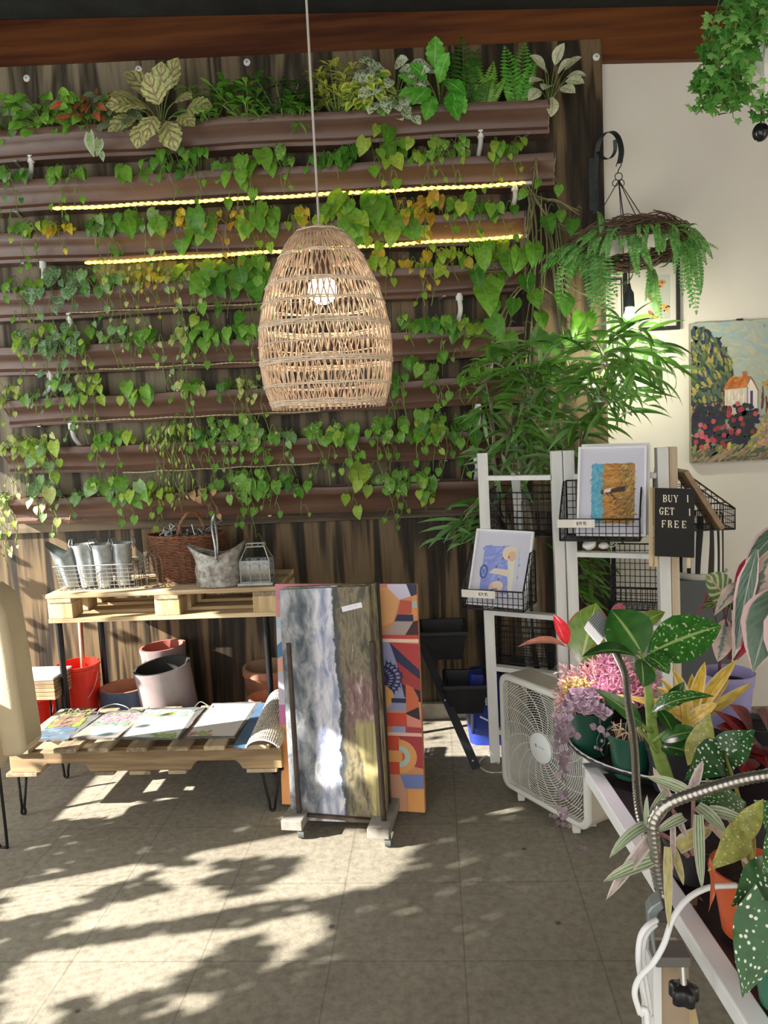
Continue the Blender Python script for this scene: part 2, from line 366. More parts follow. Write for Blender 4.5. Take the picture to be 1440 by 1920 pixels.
o = MB().slab([(-3.6, 4.3, 3.88), (4, 4.3, 3.41), (4, -1.2, 3.41), (-3.6, -1.2, 3.88)], (0, 0, .08)).build('ceiling', M_CEIL, origin=(0, 2, 3.6)); structure(o)

# white washers that hold the boards
for i, (px, py, lb) in enumerate([(50, 147, 'white screw washer on the board above the pale striped plant'), (260, 130, 'white screw washer on the board above the big cream lobed leaves'),
        (463, 117, 'white screw washer on the board left of the lamp cord'), (1118, 107, 'white screw washer at the top corner of the board beside the white wall')]):
    p = W(px, py); b_ = MB().lathe(p+V((0, .001, 0)), [(.0, .008), (.006, .008), (.008, .007), (.017, .004), (.018, 0)], 20, (0, -1, 0))
    o = b_.build('screw_washer', mat('washer_white', (.75, .75, .72), .4), smooth=40); tag(o, lb, 'washer', 'washers on the plywood board')
    MB().lathe(p+V((0, -.006, 0)), [(0, .004), (.003, .004), (.0045, 0)], 10, (0, -1, 0)).build('screw_head', mat('screw_grey', (.25, .25, .25), .4, .8), o)

# ================================================================= GUTTERS
M_GUT = mat('brown_gutter', (.135, .070, .046), .34, var=.35, vs=3.5, scale=(.5, 4, 4), col2=(.085, .045, .031), bump=.05, bs=30)
M_SOIL = mat('potting_soil', (.022, .014, .009), .95, var=.6, vs=60, bump=.8, bs=90)
M_TUBE = mat('milky_tube', (.70, .70, .68), .35)
M_CAPW = mat('white_cap', (.82, .82, .80), .4)
M_CLIP = mat('zinc_clip', (.55, .55, .52), .35, .7)
GP = [(0, 0), (.085, 0), (.09, .014), (.082, .03), (.086, .05), (.105, .074), (.126, .088), (.13, .096), (.13, .122), (.117, .127), (.117, .12), (.124, .119), (.124, .097), (.1, .08), (.08, .05), (.076, .03), (.083, .008), (.006, .006), (.006, .127), (0, .127)]
GS = 1.13
gut_def = [  # lip ends in the photo, extends past the left edge?
 ((0, 243), (1030, 184), True, 'topmost brown gutter planter, crowded with leafy foliage plants'),
 ((0, 340), (1040, 284), True, 'brown gutter planter second from the top, above the upper yellow rope light'),
 ((0, 438), (985, 395), True, 'brown gutter planter between the two glowing yellow rope lights'),
 ((0, 549), (985, 488), True, 'brown gutter planter fourth from the top, just under the lower yellow rope light'),
 ((0, 652), (985, 612), True, 'brown gutter planter fifth from the top, level with the middle of the rattan lamp'),
 ((4, 751), (985, 702), False, 'brown gutter planter sixth from the top, level with the lower rim of the rattan lamp'),
 ((4, 842), (985, 806), False, 'brown gutter planter second from the bottom of the plant wall'),
 ((15, 937), (985, 898), False, 'lowest brown gutter planter, right above the wicker basket and zinc buckets')]
GUT = []
for i, (l, r, ext, lb) in enumerate(gut_def):
    PL, PR = W(*l, .13*GS), W(*r, .13*GS)
    zt = lambda x, PL=PL, PR=PR: PL.z+(PR.z-PL.z)*(x-PL.x)/(PR.x-PL.x)
    x0 = -2.95 if ext else PL.x; x1 = PR.x
    h = .124*GS
    prof = lambda x: [V((x, WALL-.001-a*GS, zt(x)-h+b*GS)) for a, b in GP]
    t = thing('gutter_planter', lb, 'planter', (x0, WALL, zt(x0)-h), 'brown gutters on the plant wall')
    n = 14; vs = []; fs = []; m = len(GP)
    for k in range(n+1):
        x = x0+(x1-x0)*k/n; q = prof(x); dz = .004*math.sin(k*1.7+i); vs += [p+V((0, 0, dz)) for p in q]
    for k in range(n):
        for j in range(m): fs.append((k*m+j, k*m+(j+1) % m, (k+1)*m+(j+1) % m, (k+1)*m+j))
    fs += [tuple(range(m)), tuple(n*m+j for j in range(m-1, -1, -1))]
    MB().add(vs, fs).build('trough', M_GUT, t, smooth=35)
    for xe in ((x1-.004, x1+.004),)+(() if ext else ((x0-.003, x0+.003),)):
        q = [V((xe[0], WALL-.001-a*GS, zt(xe[0])-h+b*GS)) for a, b in GP[:10]+[(0, .122)]]
        MB().slab(q, (xe[1]-xe[0], 0, 0)).build('end_cap', mat('caulked_cap', (.13, .075, .055), .5, var=.5, vs=20, col2=(.3, .25, .22)), t)
    MB().slab([(x0+.01, WALL-.01, zt(x0)-.03), (x1-.01, WALL-.01, zt(x1)-.03), (x1-.01, WALL-.072*GS, zt(x1)-.03), (x0+.01, WALL-.072*GS, zt(x0)-.03)], (0, 0, -.05)).build('soil', M_SOIL, t)
    GUT.append((zt, x0, x1, t, h))
def drain(row, pts):
    t = GUT[row][3]; p = [W(x, y, .085) for x, y in pts]; p[-1] = W(*pts[-1], .06)
    tb = MB().tube(spline(p, 5), .0125, 10).build('drain_tube', M_TUBE, t, smooth=50)
    MB().tube([p[0]+V((0, 0, .012)), p[0]+V((0, 0, -.022))], .018, 12).build('collar', M_CAPW, tb, smooth=40)
for row, pts in [(0, [(58, 297), (59, 315), (56, 336)]), (0, [(901, 250), (901, 268), (897, 292)]), (1, [(965, 350), (966, 370), (960, 394)]), (2, [(80, 495), (82, 518), (73, 540)]),
                 (3, [(130, 592), (132, 610), (131, 628)]), (3, [(861, 555), (863, 585), (855, 612)]), (4, [(94, 700), (95, 725), (76, 748)]), (4, [(918, 664), (920, 682), (918, 700)]),
                 (5, [(134, 797), (139, 820), (153, 838)]), (5, [(896, 762), (897, 784), (894, 806)]), (6, [(99, 890), (98, 915), (92, 938)]), (6, [(894, 862), (895, 880), (892, 898)])]: drain(row, pts)
for row, px in [(0, 20), (0, 985), (1, 22), (2, 34), (3, 46), (3, 828), (4, 62), (4, 824), (5, 66), (5, 820), (6, 830), (7, 838), (7, 500)]:
    zt, x0, x1, t, h = GUT[row]; x = W(px, gut_def[row][0][1], .1).x
    MB().box((x, WALL-.06, zt(x)-h-.003), (.016, .11, .005), Matrix.Rotation(.25, 3, 'Z')).build('bracket', M_CLIP, t)

# ================================================================= ROPE LIGHTS
def rope(a, b, r, name, label, material, n=260, grp=None):
    P = [a+(b-a)*(i/n)+V((0, 0, -.004*math.sin(PI*i/n*5)**2)) for i in range(n+1)]; m = MB()
    for ph in (0, PI):
        m.tube([p+V((0, math.cos(ph+i*.62), math.sin(ph+i*.62)))*r*.55 for i, p in enumerate(P)], r*.62, 6)
    o = m.build(name, material, smooth=True); tag(o, label, 'rope light', grp); return o
M_LED = mat('lit_yellow_rope', (.9, .7, .08), .4, emit=(1.0, .80, .06), es=6.5)
M_OFF = mat('unlit_rope', (.62, .55, .32), .35, var=.4, vs=120)
for a, b, lb in [((100, 391), (985, 343), 'glowing yellow rope light under the second gutter, the upper of two'), ((160, 493), (978, 443), 'glowing yellow rope light under the third gutter, the lower of two')]:
    o = rope(W(*a, .10), W(*b, .10), .0076, 'rope_light', lb, M_LED, 330, 'lit yellow rope lights')
    MB().tube([W(*b, .10), W(b[0]+12, b[1]-1, .10)], .009, 8).build('end_plug', M_CAPW, o)
for a, b, lb in [((128, 586), (600, 563), 'thin unlit rope light along the bottom of the fourth gutter'), ((185, 692), (600, 672), 'thin unlit rope light along the bottom of the fifth gutter'),
                 ((130, 790), (600, 770), 'thin unlit rope light along the bottom of the sixth gutter'), ((230, 886), (600, 868), 'thin unlit rope light along the bottom of the second lowest gutter')]:
    rope(W(*a, .135), W(*b, .135), .0030, 'rope_light', lb, M_OFF, 240, 'unlit rope lights')
# ================================================================= WALL PLANTS
PM = {
 'green': leafmat('pothos_green', (.07, .20, .018), (.15, .33, .05), vein=(.20, .36, .09)),
 'deep': leafmat('pothos_deep', (.035, .13, .014), (.08, .23, .035), vein=(.13, .28, .06)),
 'lime': leafmat('pothos_lime', (.16, .30, .03), (.30, .42, .07), vein=(.32, .44, .12)),
 'sage': leafmat('pothos_sage', (.11, .24, .10), (.22, .36, .17), vein=(.32, .42, .22)),
 'varie': leafmat('pothos_variegated', (.08, .22, .025), (.16, .33, .06), pattern='splash', pc=(.52, .58, .30), thr=.57, ps=3.4, vein=(.2, .38, .1)),
 'silver': leafmat('pothos_silver', (.055, .15, .05), (.10, .22, .08), pattern='splash', pc=(.36, .44, .34), thr=.52, ps=6),
 'pale': leafmat('hoya_pale', (.24, .32, .09), (.42, .48, .20), vein=(.5, .55, .3)),
 'yellow': leafmat('yellowing', (.42, .36, .03), (.62, .42, .05), vein=(.6, .5, .15)),
 'rust': leafmat('drying', (.34, .19, .03), (.50, .33, .06)),
 'dry': leafmat('dried', (.22, .12, .05), (.38, .25, .12), trans=.15)}
M_STEM = mat('vine_stem', (.19, .27, .06), .55, var=.4, vs=20)
M_DSTEM = mat('woody_stem', (.30, .22, .11), .7, var=.4, vs=20)
def clampY(p, m=.03):
    if p.y > WALL-m: p.y = WALL-m
    return p
def hang_leaf(mb, st, root, tip, size, mi=0, out=.5, bend=None, sh='heart', asp=.82):
    """petiole from root to tip, blade hanging from its end"""
    mid = (root+tip)/2+V((0, -.01, .03+.25*max(0, .04+tip.z-root.z)))
    st.tube(spline([root, mid, tip], 4), [.0018]*8+[.0014], 4)
    sx = tip.x-root.x
    d = V((sx*2.2+rnd.uniform(-.45, .45), -out+rnd.uniform(-.25, .25), -.9+rnd.uniform(-.25, .35)))
    n = V((rnd.uniform(-.5, .5), -1, .45+rnd.uniform(-.3, .3)))
    leaf(mb, tip, d, n, size, size*asp, sh, bend if bend is not None else rnd.uniform(.3, .9), rnd.uniform(.1, .32), 6, mi, q=1 if size < .06 else 2)
def pothos(row, px, spread, nl, size, drop, nv, pal, look, up=.07, pal2=None, sh='heart', asp=.82, dense=.085, stem=None, name='trailing_pothos', cat='plant', lbl=None):
    drop *= .8
    zt, x0, x1, t_, h = GUT[row]; lip = gut_def[row]
    yy = lip[0][1]+(lip[1][1]-lip[0][1])*(px-lip[0][0])/(lip[1][0]-lip[0][0])
    B = W(px, yy, .075); sc = .00277
    root = thing(name, lbl or look, cat, (B.x, WALL-.075, zt(B.x)-.02), 'plants in the gutter rows')
    fo, st = MB(), MB(); mats = [PM[pal], PM[pal2 or pal]]
    for i in range(max(4, int(nl*1.15))):
        rx = (rnd.random()+rnd.random()-1)*spread*sc*.72
        r0 = V((B.x+rx*.6, WALL-.05-rnd.random()*.06, zt(B.x)-.03))
        tip = V((B.x+rx*1.15+rnd.uniform(-.02, .02), WALL-.10-rnd.random()*.10, zt(B.x)+rnd.uniform(-.06, 1)*up))
        hang_leaf(fo, st, r0, clampY(tip), size*rnd.choice([.6, .75, .9, 1.0, 1.1, 1.25]), 1 if rnd.random() < .3 else 0, sh=sh, asp=asp)
    nv = max(1, int(nv*.8+.5))
    for v in range(nv):
        rx = ((v+.5)/nv-.5)*spread*sc*.8+rnd.uniform(-.02, .02)
        p = V((B.x+rx*.7, WALL-.07, zt(B.x)-.02)); P = [p.copy(), p+V((rx*.2, -.07, .035))]
        q = V((B.x+rx, WALL-.165-rnd.random()*.03, zt(B.x)-.03)); P.append(q.copy()); dl = drop*sc*rnd.uniform(.55, 1.05); z = 0; ph = rnd.random()*6
        while z < dl:
            z += .055; q = V((B.x+rx+.022*math.sin(z*13+ph)+rnd.uniform(-.008, .008), WALL-.16-.02*math.cos(z*9+ph), zt(B.x)-.03-z)); P.append(q)
        C = spline(P, 3); st.tube(C, .0022, 4)
        side = 1
        k = 5
        while k < len(C):
            c = C[k]; side = -side; s_ = size*rnd.uniform(.5, .95)*(1-.3*k/len(C))
            tip = c+V((side*rnd.uniform(.012, .05), -rnd.uniform(.005, .04), rnd.uniform(-.03, .015)))
            hang_leaf(fo, st, c, clampY(tip), s_, 1 if rnd.random() < .3 else 0, sh=sh, asp=asp)
            k += max(1, int(dense/.055*3*rnd.uniform(.7, 1.3)))
    fo.build('foliage', mats, root, smooth=True); st.build('vine_stem', stem or M_STEM, root, smooth=True)
    return root
# row, photo x, spread px, leaves, leaf m, trail px, vines, palette, look
PL = [
 # second gutter
 (1, 30, 60, 14, .055, 90, 3, 'deep', 'dark green pothos with small hanging leaves', .06, 'sage'),
 (1, 142, 50, 11, .062, 55, 2, 'green', 'bushy pothos with a short drooping clump', .05, 'varie'),
 (1, 245, 55, 5, .088, 25, 1, 'green', 'pothos with two large pale hanging leaves', .06, 'sage'),
 (1, 352, 95, 22, .05, 45, 3, 'deep', 'wide clump of small dark leaves', .10, 'green'),
 (1, 462, 85, 9, .10, 100, 2, 'green', 'pothos with large heart leaves on long stalks', .10, 'green'),
 (1, 537, 55, 13, .062, 30, 1, 'varie', 'compact pothos with cream-flecked leaves', .10, 'green'),
 (1, 598, 40, 9, .06, 20, 1, 'deep', 'small dark pothos right beside the lamp cord', .06, 'deep'),
 (1, 640, 45, 12, .066, 15, 1, 'deep', 'glossy dark pothos standing in a tight clump', .08, 'deep'),
 (1, 722, 75, 9, .085, 90, 3, 'green', 'leggy pothos with a pair of tall upright leaves', .20, 'lime'),
 (1, 822, 75, 20, .05, 60, 4, 'varie', 'variegated pothos with fine hanging stems', .10, 'lime'),
 (1, 940, 52, 13, .058, 40, 2, 'lime', 'bright green pothos near the gutter end', .07, 'green'),
 # third gutter
 (2, 75, 60, 9, .06, 110, 3, 'green', 'thin pothos trailing past the gutter below', .05, 'lime'),
 (2, 122, 40, 10, .05, 20, 1, 'yellow', 'yellowing plant at the start of the upper rope light', .04, 'rust'),
 (2, 208, 62, 24, .055, 85, 5, 'deep', 'dense dark clump hanging like a beard', .06, 'sage'),
 (2, 285, 60, 9, .085, 30, 1, 'sage', 'pale pothos with broad drooping leaves', .09, 'green'),
 (2, 330, 60, 16, .05, 40, 2, 'yellow', 'yellow and green clump lit by the rope', .09, 'green'),
 (2, 378, 55, 6, .125, 40, 1, 'green', 'pothos with one very large dark heart leaf', .14, 'deep'),
 (2, 425, 60, 12, .045, 60, 3, 'rust', 'half-dried rusty clump', .08, 'yellow'),
 (2, 490, 70, 10, .09, 90, 3, 'green', 'mid green pothos with heart leaves beside the lamp cord', .10, 'lime'),
 (2, 570, 60, 9, .07, 40, 2, 'lime', 'light green pothos just above the lamp crown', .06, 'yellow'),
 (2, 640, 75, 18, .075, 60, 2, 'green', 'leafy pothos just right of the lamp crown', .10, 'lime'),
 (2, 705, 75, 12, .14, 60, 2, 'green', 'pothos with one huge heart leaf facing out', .14, 'lime'),
 (2, 790, 70, 16, .06, 40, 2, 'yellow', 'yellow crumpled-leaf plant under the rope', .10, 'rust'),
 (2, 850, 60, 12, .065, 50, 2, 'lime', 'mixed yellow-green pothos', .09, 'green'),
 (2, 918, 60, 9, .06, 30, 2, 'deep', 'dark sparse pothos near the gutter end', .05, 'green'),
 # fourth gutter
 (3, 52, 50, 10, .055, 70, 2, 'green', 'small green pothos with a short trail', .06, 'lime'),
 (3, 135, 90, 15, .078, 150, 3, 'silver', 'silver-splashed pothos with broad marbled leaves', .10, 'silver'),
 (3, 208, 45, 12, .058, 95, 2, 'deep', 'dark pothos trailing on a woody stem', .08, 'sage'),
 (3, 258, 70, 16, .04, 185, 4, 'pale', 'pale curly hoya trailing long strands', .10, 'pale'),
 (3, 305, 75, 22, .036, 50, 2, 'yellow', 'yellow and orange clump behind the lower rope', .11, 'rust'),
 (3, 352, 60, 14, .042, 240, 4, 'pale', 'pale plant with the longest trailing strands', .09, 'sage'),
 (3, 398, 65, 8, .10, 60, 2, 'green', 'pothos with big bright heart leaves', .10, 'lime'),
 (3, 458, 70, 8, .13, 70, 2, 'deep', 'pothos with one big dark drooping leaf', .05, 'green'),
 (3, 505, 50, 8, .08, 60, 2, 'green', 'pothos half hidden by the lamp shade', .10, 'green'),
 (3, 708, 60, 12, .06, 50, 2, 'lime', 'lime pothos at the right shoulder of the lamp', .10, 'yellow'),
 (3, 792, 70, 13, .055, 60, 2, 'yellow', 'yellow-green sparse plant with dangling stems', .10, 'lime'),
 (3, 850, 55, 10, .065, 30, 1, 'lime', 'yellowish pothos with hanging stems', .10, 'yellow'),
 (3, 905, 60, 11, .085, 60, 2, 'green', 'broad-leaved pothos under the rope', .12, 'lime'),
 # fifth gutter
 (4, 68, 45, 10, .05, 40, 2, 'lime', 'young lime pothos at the stained gutter end', .12, 'green'),
 (4, 112, 75, 20, .06, 110, 3, 'silver', 'silvery pothos in a thick clump', .10, 'sage'),
 (4, 160, 55, 12, .055, 60, 2, 'green', 'green pothos with upright young leaves', .09, 'lime'),
 (4, 242, 65, 16, .05, 60, 3, 'sage', 'pale-edged pothos', .08, 'varie'),
 (4, 288, 50, 9, .068, 20, 1, 'green', 'pothos with clean heart leaves over the lip', .06, 'deep'),
 (4, 335, 45, 11, .045, 130, 2, 'pale', 'fine pale trailing plant', .06, 'sage'),
 (4, 383, 45, 8, .07, 25, 1, 'green', 'single-stemmed pothos leaning right', .09, 'green'),
 (4, 432, 70, 11, .06, 20, 1, 'deep', 'dark pothos creeping sideways along the lip', .06, 'green'),
 (4, 478, 45, 8, .06, 30, 1, 'green', 'pothos close to the left side of the lamp shade', .07, 'lime'),
 (4, 765, 35, 6, .058, 10, 1, 'lime', 'small cream-flecked pothos right of the lamp shade', .08, 'varie'),
 (4, 825, 65, 12, .07, 25, 1, 'green', 'glossy pothos under the white drain tube', .06, 'deep'),
 (4, 868, 40, 8, .06, 30, 1, 'green', 'short pothos hanging over the lip', .05, 'lime'),
 # sixth gutter
 (5, 20, 60, 14, .05, 30, 2, 'lime', 'bushy light green plant at the gutter end', .08, 'pale'),
 (5, 92, 45, 7, .045, 30, 1, 'sage', 'small grey-green sprig', .03, 'green'),
 (5, 140, 45, 13, .055, 70, 2, 'sage', 'blue-green trailing pothos', .09, 'green'),
 (5, 182, 70, 16, .048, 90, 3, 'lime', 'tangled light green trailing plant', .12, 'pale'),
 (5, 258, 48, 9, .072, 20, 1, 'green', 'compact pothos with folded leaves over the lip', .07, 'lime'),
 (5, 362, 60, 14, .05, 60, 3, 'green', 'green plant under the long pale strands', .06, 'pale'),
 (5, 433, 28, 6, .05, 30, 1, 'deep', 'tiny dark pothos', .05, 'deep'),
 (5, 480, 55, 7, .045, 120, 4, 'pale', 'leggy plant with bare stems dropping to the next gutter', .08, 'green'),
 (5, 742, 60, 12, .065, 80, 3, 'deep', 'dark pothos right at the lamp rim', .12, 'green'),
 (5, 818, 50, 6, .075, 120, 2, 'green', 'pothos on tall arching stalks', .16, 'green'),
 (5, 880, 40, 6, .065, 60, 2, 'green', 'pothos reaching toward the tall indoor tree', .06, 'deep'),
 # seventh gutter
 (6, 60, 85, 24, .045, 110, 5, 'pale', 'messy pale clump', .07, 'lime'),
 (6, 105, 50, 6, .09, 90, 2, 'lime', 'pothos on arching stalks with one long bright leaf', .05, 'sage'),
 (6, 215, 75, 13, .065, 80, 3, 'green', 'mid green pothos with looping stalks', .08, 'lime'),
 (6, 330, 80, 44, .05, 130, 9, 'lime', 'olive green bushy plant with narrow leaves', .10, 'pale', 'lance', .3),
 (6, 392, 45, 10, .06, 60, 2, 'green', 'dark heart-leaved pothos', .06, 'deep'),
 (6, 442, 70, 24, .062, 70, 4, 'varie', 'thick variegated pothos clump', .13, 'green'),
 (6, 492, 55, 14, .062, 130, 4, 'green', 'pothos with long bare strands below the lamp', .09, 'sage'),
 (6, 545, 45, 7, .05, 100, 2, 'sage', 'thin trailing pothos below the left lamp rim', .04, 'green'),
 (6, 605, 55, 14, .055, 80, 3, 'varie', 'small-leaved variegated pothos', .08, 'green'),
 (6, 655, 55, 11, .075, 110, 3, 'green', 'pothos with one large bright leaf below it', .06, 'lime'),
 (6, 722, 65, 18, .056, 80, 4, 'varie', 'full variegated clump', .09, 'green'),
 (6, 795, 75, 16, .078, 50, 3, 'green', 'vigorous pothos with broad shiny leaves', .12, 'lime'),
 (6, 850, 60, 14, .075, 80, 3, 'deep', 'dark pothos beside the tall indoor tree', .10, 'green'),
 # lowest gutter
 (7, 25, 60, 12, .055, 150, 4, 'pale', 'sunlit yellow-green plant with white straggling stems', .04, 'lime'),
 (7, 98, 45, 8, .07, 60, 2, 'sage', 'blue-green plant with a long bluish leaf', .12, 'pale'),
 (7, 150, 35, 5, .05, 55, 1, 'sage', 'little curled plant on one long bare stem', .03, 'green'),
 (7, 238, 75, 12, .08, 70, 3, 'green', 'pothos with glossy leaves over the zinc buckets', .10, 'sage'),
 (7, 300, 60, 12, .06, 70, 3, 'lime', 'light pothos hanging in front of the wicker basket', .07, 'green'),
 (7, 400, 40, 5, .05, 40, 2, 'dry', 'nearly bare dry runner with two round leaves', .02, 'green'),
 (7, 470, 70, 14, .07, 90, 3, 'green', 'pothos reaching down to the glass lantern', .11, 'varie'),
 (7, 525, 55, 11, .065, 25, 1, 'deep', 'pothos with one white-edged leaf', .08, 'green'),
 (7, 570, 35, 5, .05, 50, 1, 'green', 'small pothos on a curling stem', .04, 'sage'),
 (7, 672, 40, 5, .115, 20, 1, 'lime', 'pothos with one big bright heart leaf', .12, 'lime'),
 (7, 742, 55, 15, .06, 70, 3, 'green', 'bushy green pothos', .07, 'varie'),
 (7, 800, 50, 9, .07, 30, 2, 'lime', 'pothos with pointed light leaves', .08, 'green'),
]
GN = ['top', 'second', 'third', 'fourth', 'fifth', 'sixth', 'seventh', 'lowest']
cnt = {}
for P_ in PL:
    P_ = list(P_)+[None]*(13-len(P_)); row, px, sp, nl, size, drop, nv, pal, look, up, pal2, sh, asp = P_[:13]
    k = cnt[row] = cnt.get(row, -1)+1
    lb = f"{look}, {ORD[k]} plant along the {GN[row]} gutter"
    pothos(row, px, sp, nl, size, drop, nv, pal, look, up, pal2, sh or 'heart', asp or .82, lbl=lb, stem=M_DSTEM if pal in ('dry', 'rust') else None,
           name='trailing_hoya' if pal == 'pale' else 'trailing_pothos')

# ---------------------------------------------------------------- top gutter
TM = {
 'striped': leafmat('white_striped', (.06, .16, .04), (.12, .25, .07), pattern='feather', pc=(.5, .58, .42), thr=-.1, ps=7),
 'nerve': leafmat('nerve_green', (.09, .28, .03), (.22, .46, .07), vein=(.3, .5, .15), pattern='splash', pc=(.38, .56, .2), thr=.6, ps=5),
 'red': leafmat('red_caladium', (.55, .06, .04), (.70, .16, .09), edge=(.16, .26, .05), edge_w=.55, vein=(.6, .25, .15)),
 'gr': leafmat('plain_top_green', (.08, .25, .03), (.18, .40, .06), vein=(.22, .42, .1)),
 'dark': leafmat('plain_top_dark', (.03, .10, .02), (.07, .20, .035)),
 'zebra': leafmat('zebra_green', (.02, .07, .02), (.04, .11, .03), pattern='feather', pc=(.55, .62, .42), thr=.1, ps=6),
 'croton': leafmat('croton_cream', (.52, .60, .22), (.62, .66, .32), pattern='feather', pc=(.30, .22, .12), thr=.35, ps=4, vein=(.42, .24, .2)),
 'gold': leafmat('gold_edged', (.18, .34, .03), (.28, .42, .05), edge=(.82, .80, .20), edge_w=.36),
 'white': leafmat('white_splashed', (.05, .16, .035), (.10, .24, .06), pattern='splash', pc=(.72, .76, .6), thr=.43, ps=6),
 'cream': leafmat('cream_veined', (.70, .72, .52), (.78, .80, .62), vein=(.2, .36, .12), pattern='splash', pc=(.3, .45, .2), thr=.66, ps=7),
 'bright': leafmat('bright_lobed', (.06, .30, .03), (.15, .45, .07), vein=(.4, .6, .25))}
def top_plant(px, py, name, label, cat='plant'):
    zt, x0, x1, t_, h = GUT[0]; B = W(px, py, .09); r = thing(name, label, cat, (B.x, WALL-.09, zt(B.x)-.02), 'leafy plants in the top gutter')
    return r, V((B.x, WALL-.085, zt(B.x)-.03))
def rosette(fo, c, n, L, Wd, sh, up=.5, q=1, mi=0, bend=.7, spread=1.0, st=None, fold=.15, h=0.):
    for i in range(n):
        a = 2*PI*i/n*1.0+rnd.random()*.8; e = up+rnd.uniform(-.25, .35)
        d = V((math.cos(a)*spread, math.sin(a)*.7*spread-.15, e)); p = c+V((0, 0, h*rnd.random()))
        leaf(fo, p, d, V((-d.x*.5, -d.y*.5-.3, 1)), L*rnd.uniform(.7, 1.15), Wd*rnd.uniform(.8, 1.1), sh, bend*rnd.uniform(.6, 1.4), fold, 6, mi, q)
def stalks(fo, st, b, pts, L, Wd, sh, mi=0, q=2, bend=.8, fold=.18, lobes=0, lob=.3, wave=0., facing=(0, -1, .4)):
    for t in pts:
        t = V(t); st.tube(spline([b+rv(.015), (b+t)/2+V((0, 0, .02)), t], 4), .0022, 4)
        d = (t-b); d = V((d.x*1.4, d.y-.03, -.05+d.z*.3)).normalized()+V((0, -.2, -.25))+rv(.25)
        leaf(fo, t, d, V(facing)+rv(.35), L*rnd.uniform(.75, 1.15), Wd*rnd.uniform(.85, 1.1), sh, bend*rnd.uniform(.6, 1.3), fold, 12 if lobes else 7, mi, q, lobes, lob, wave)
def cloud(b, n, rx, z0, z1, dy=(-.12, .0)):
    return [b+V((rnd.uniform(-rx, rx), rnd.uniform(*dy), rnd.uniform(z0, z1))) for _ in range(n)]
def fin(r, fo, st, mats, stm=None):
    fo.build('foliage', mats, r, smooth=True)
    if st.v: st.build('stem', stm or M_STEM, r, smooth=True)
S1 = .00268
for px, n, rx, hh, L, Wd, sh, m, m2, nm, lb in [
  (18, 16, 36, 55, .075, .034, 'oval', 'striped', 'gr', 'striped_dracaena', 'pale striped leafy plant at the photo\'s left edge of the top gutter'),
  (88, 34, 52, 62, .058, .036, 'oval', 'nerve', 'gr', 'nerve_plant', 'fresh green pointed-leaf plant in the top gutter beside the red-leaved one'),
  (172, 20, 40, 60, .062, .038, 'wing', 'red', 'gr', 'red_caladium', 'red and green caladium in the top gutter'),
  (226, 14, 26, 55, .07, .032, 'oval', 'zebra', 'zebra', 'zebra_plant', 'black and white striped zebra plant in the top gutter'),
  (690, 22, 30, 60, .055, .034, 'oval', 'gold', 'nerve', 'golden_pothos', 'small yellow-green plant between the spiky golden one and the white-splashed one'),
  (738, 26, 45, 78, .075, .05, 'oval', 'white', 'white', 'white_aglaonema', 'white-splashed plant in the top gutter, right of the golden one')]:
    r, b = top_plant(px, 230-.055*px, nm, lb); fo, st = MB(), MB()
    stalks(fo, st, b, cloud(b, int(n*1.7), rx*S1, .03, hh*S1*1.12), L*1.3, Wd*1.3, sh, 0, 2); stalks(fo, st, b, cloud(b, n//2, rx*S1, .0, hh*S1), L*1.2, Wd*1.2, sh, 1, 1)
    fin(r, fo, st, [TM[m], TM[m2]])
# croton with big lobed cream leaves
r, b = top_plant(300, 205, 'croton', 'big cream-green lobed leaves with maroon veins in the top gutter'); fo, st = MB(), MB()
for px, py, dx, dz, L in [(262, 160, -.5, .2, .15), (318, 138, .25, .6, .15), (255, 195, -.8, -.2, .16), (285, 150, -.3, .4, .16), (312, 200, .3, -1, .16), (350, 178, .8, .1, .15), (270, 205, -.3, -.9, .13), (298, 168, 0, .3, .15), (335, 190, .6, -.3, .12), (275, 175, -.6, .2, .15), (305, 150, .1, .5, .15), (325, 165, .5, .1, .14), (290, 190, -.2, -.6, .14), (248, 172, -.7, .1, .13)]:
    p = W(px, py+28, .14+rnd.random()*.1); st.tube(spline([b, (b+p)/2+V((0, 0, .03)), p], 4), .003, 5)
    leaf(fo, p, V((dx, -.5, dz)), V((0, -1, .5))+rv(.3), L*.98, L*.84, 'oval', .7, .1, 26, 0, 3, 6, .22)
fin(r, fo, st, [TM['croton']])
for px, n, c, hh, L, nm, lb, m in [(395, 5, 7, 62, .075, 'schefflera', 'rosette plant with spoon-shaped leaves next to the cream lobed leaves', 'gr'), (462, 9, 8, 85, .085, 'schefflera', 'wide mid green rosette plant in the top gutter under a white washer', 'gr'),
                        (530, 7, 8, 70, .085, 'schefflera', 'dark spiky rosette plant just left of the lamp cord, top gutter', 'dark'), (563, 3, 8, 25, .075, 'schefflera', 'star-leaved plant drooping over the top gutter at the lamp cord', 'gr')]:
    r, b = top_plant(px, 230-.055*px, nm, lb); fo, st = MB(), MB()
    for i in range(n*2):
        p = b+V((rnd.uniform(-1, 1)*(46 if n > 3 else 14)*S1, -rnd.random()*.14, rnd.uniform(.02, 1)*hh*S1)); st.tube([b+rv(.01), p], .003, 5)
        rosette(fo, p, c, L*1.1, L*.40, 'spoon', .35, 1, 0, .7)
    if n == 3: rosette(fo, b+V((0, -.1, -.03)), 7, .085, .028, 'lance', -.3)
    if px == 395: rosette(fo, W(390, 205, .2), 6, .075, .034, 'spoon', .1)
    fin(r, fo, st, [TM[m]])
r, b = top_plant(632, 195, 'variegated_pittosporum', 'dense golden yellow-edged spiky plant right of the lamp cord, top gutter'); fo, st = MB(), MB()
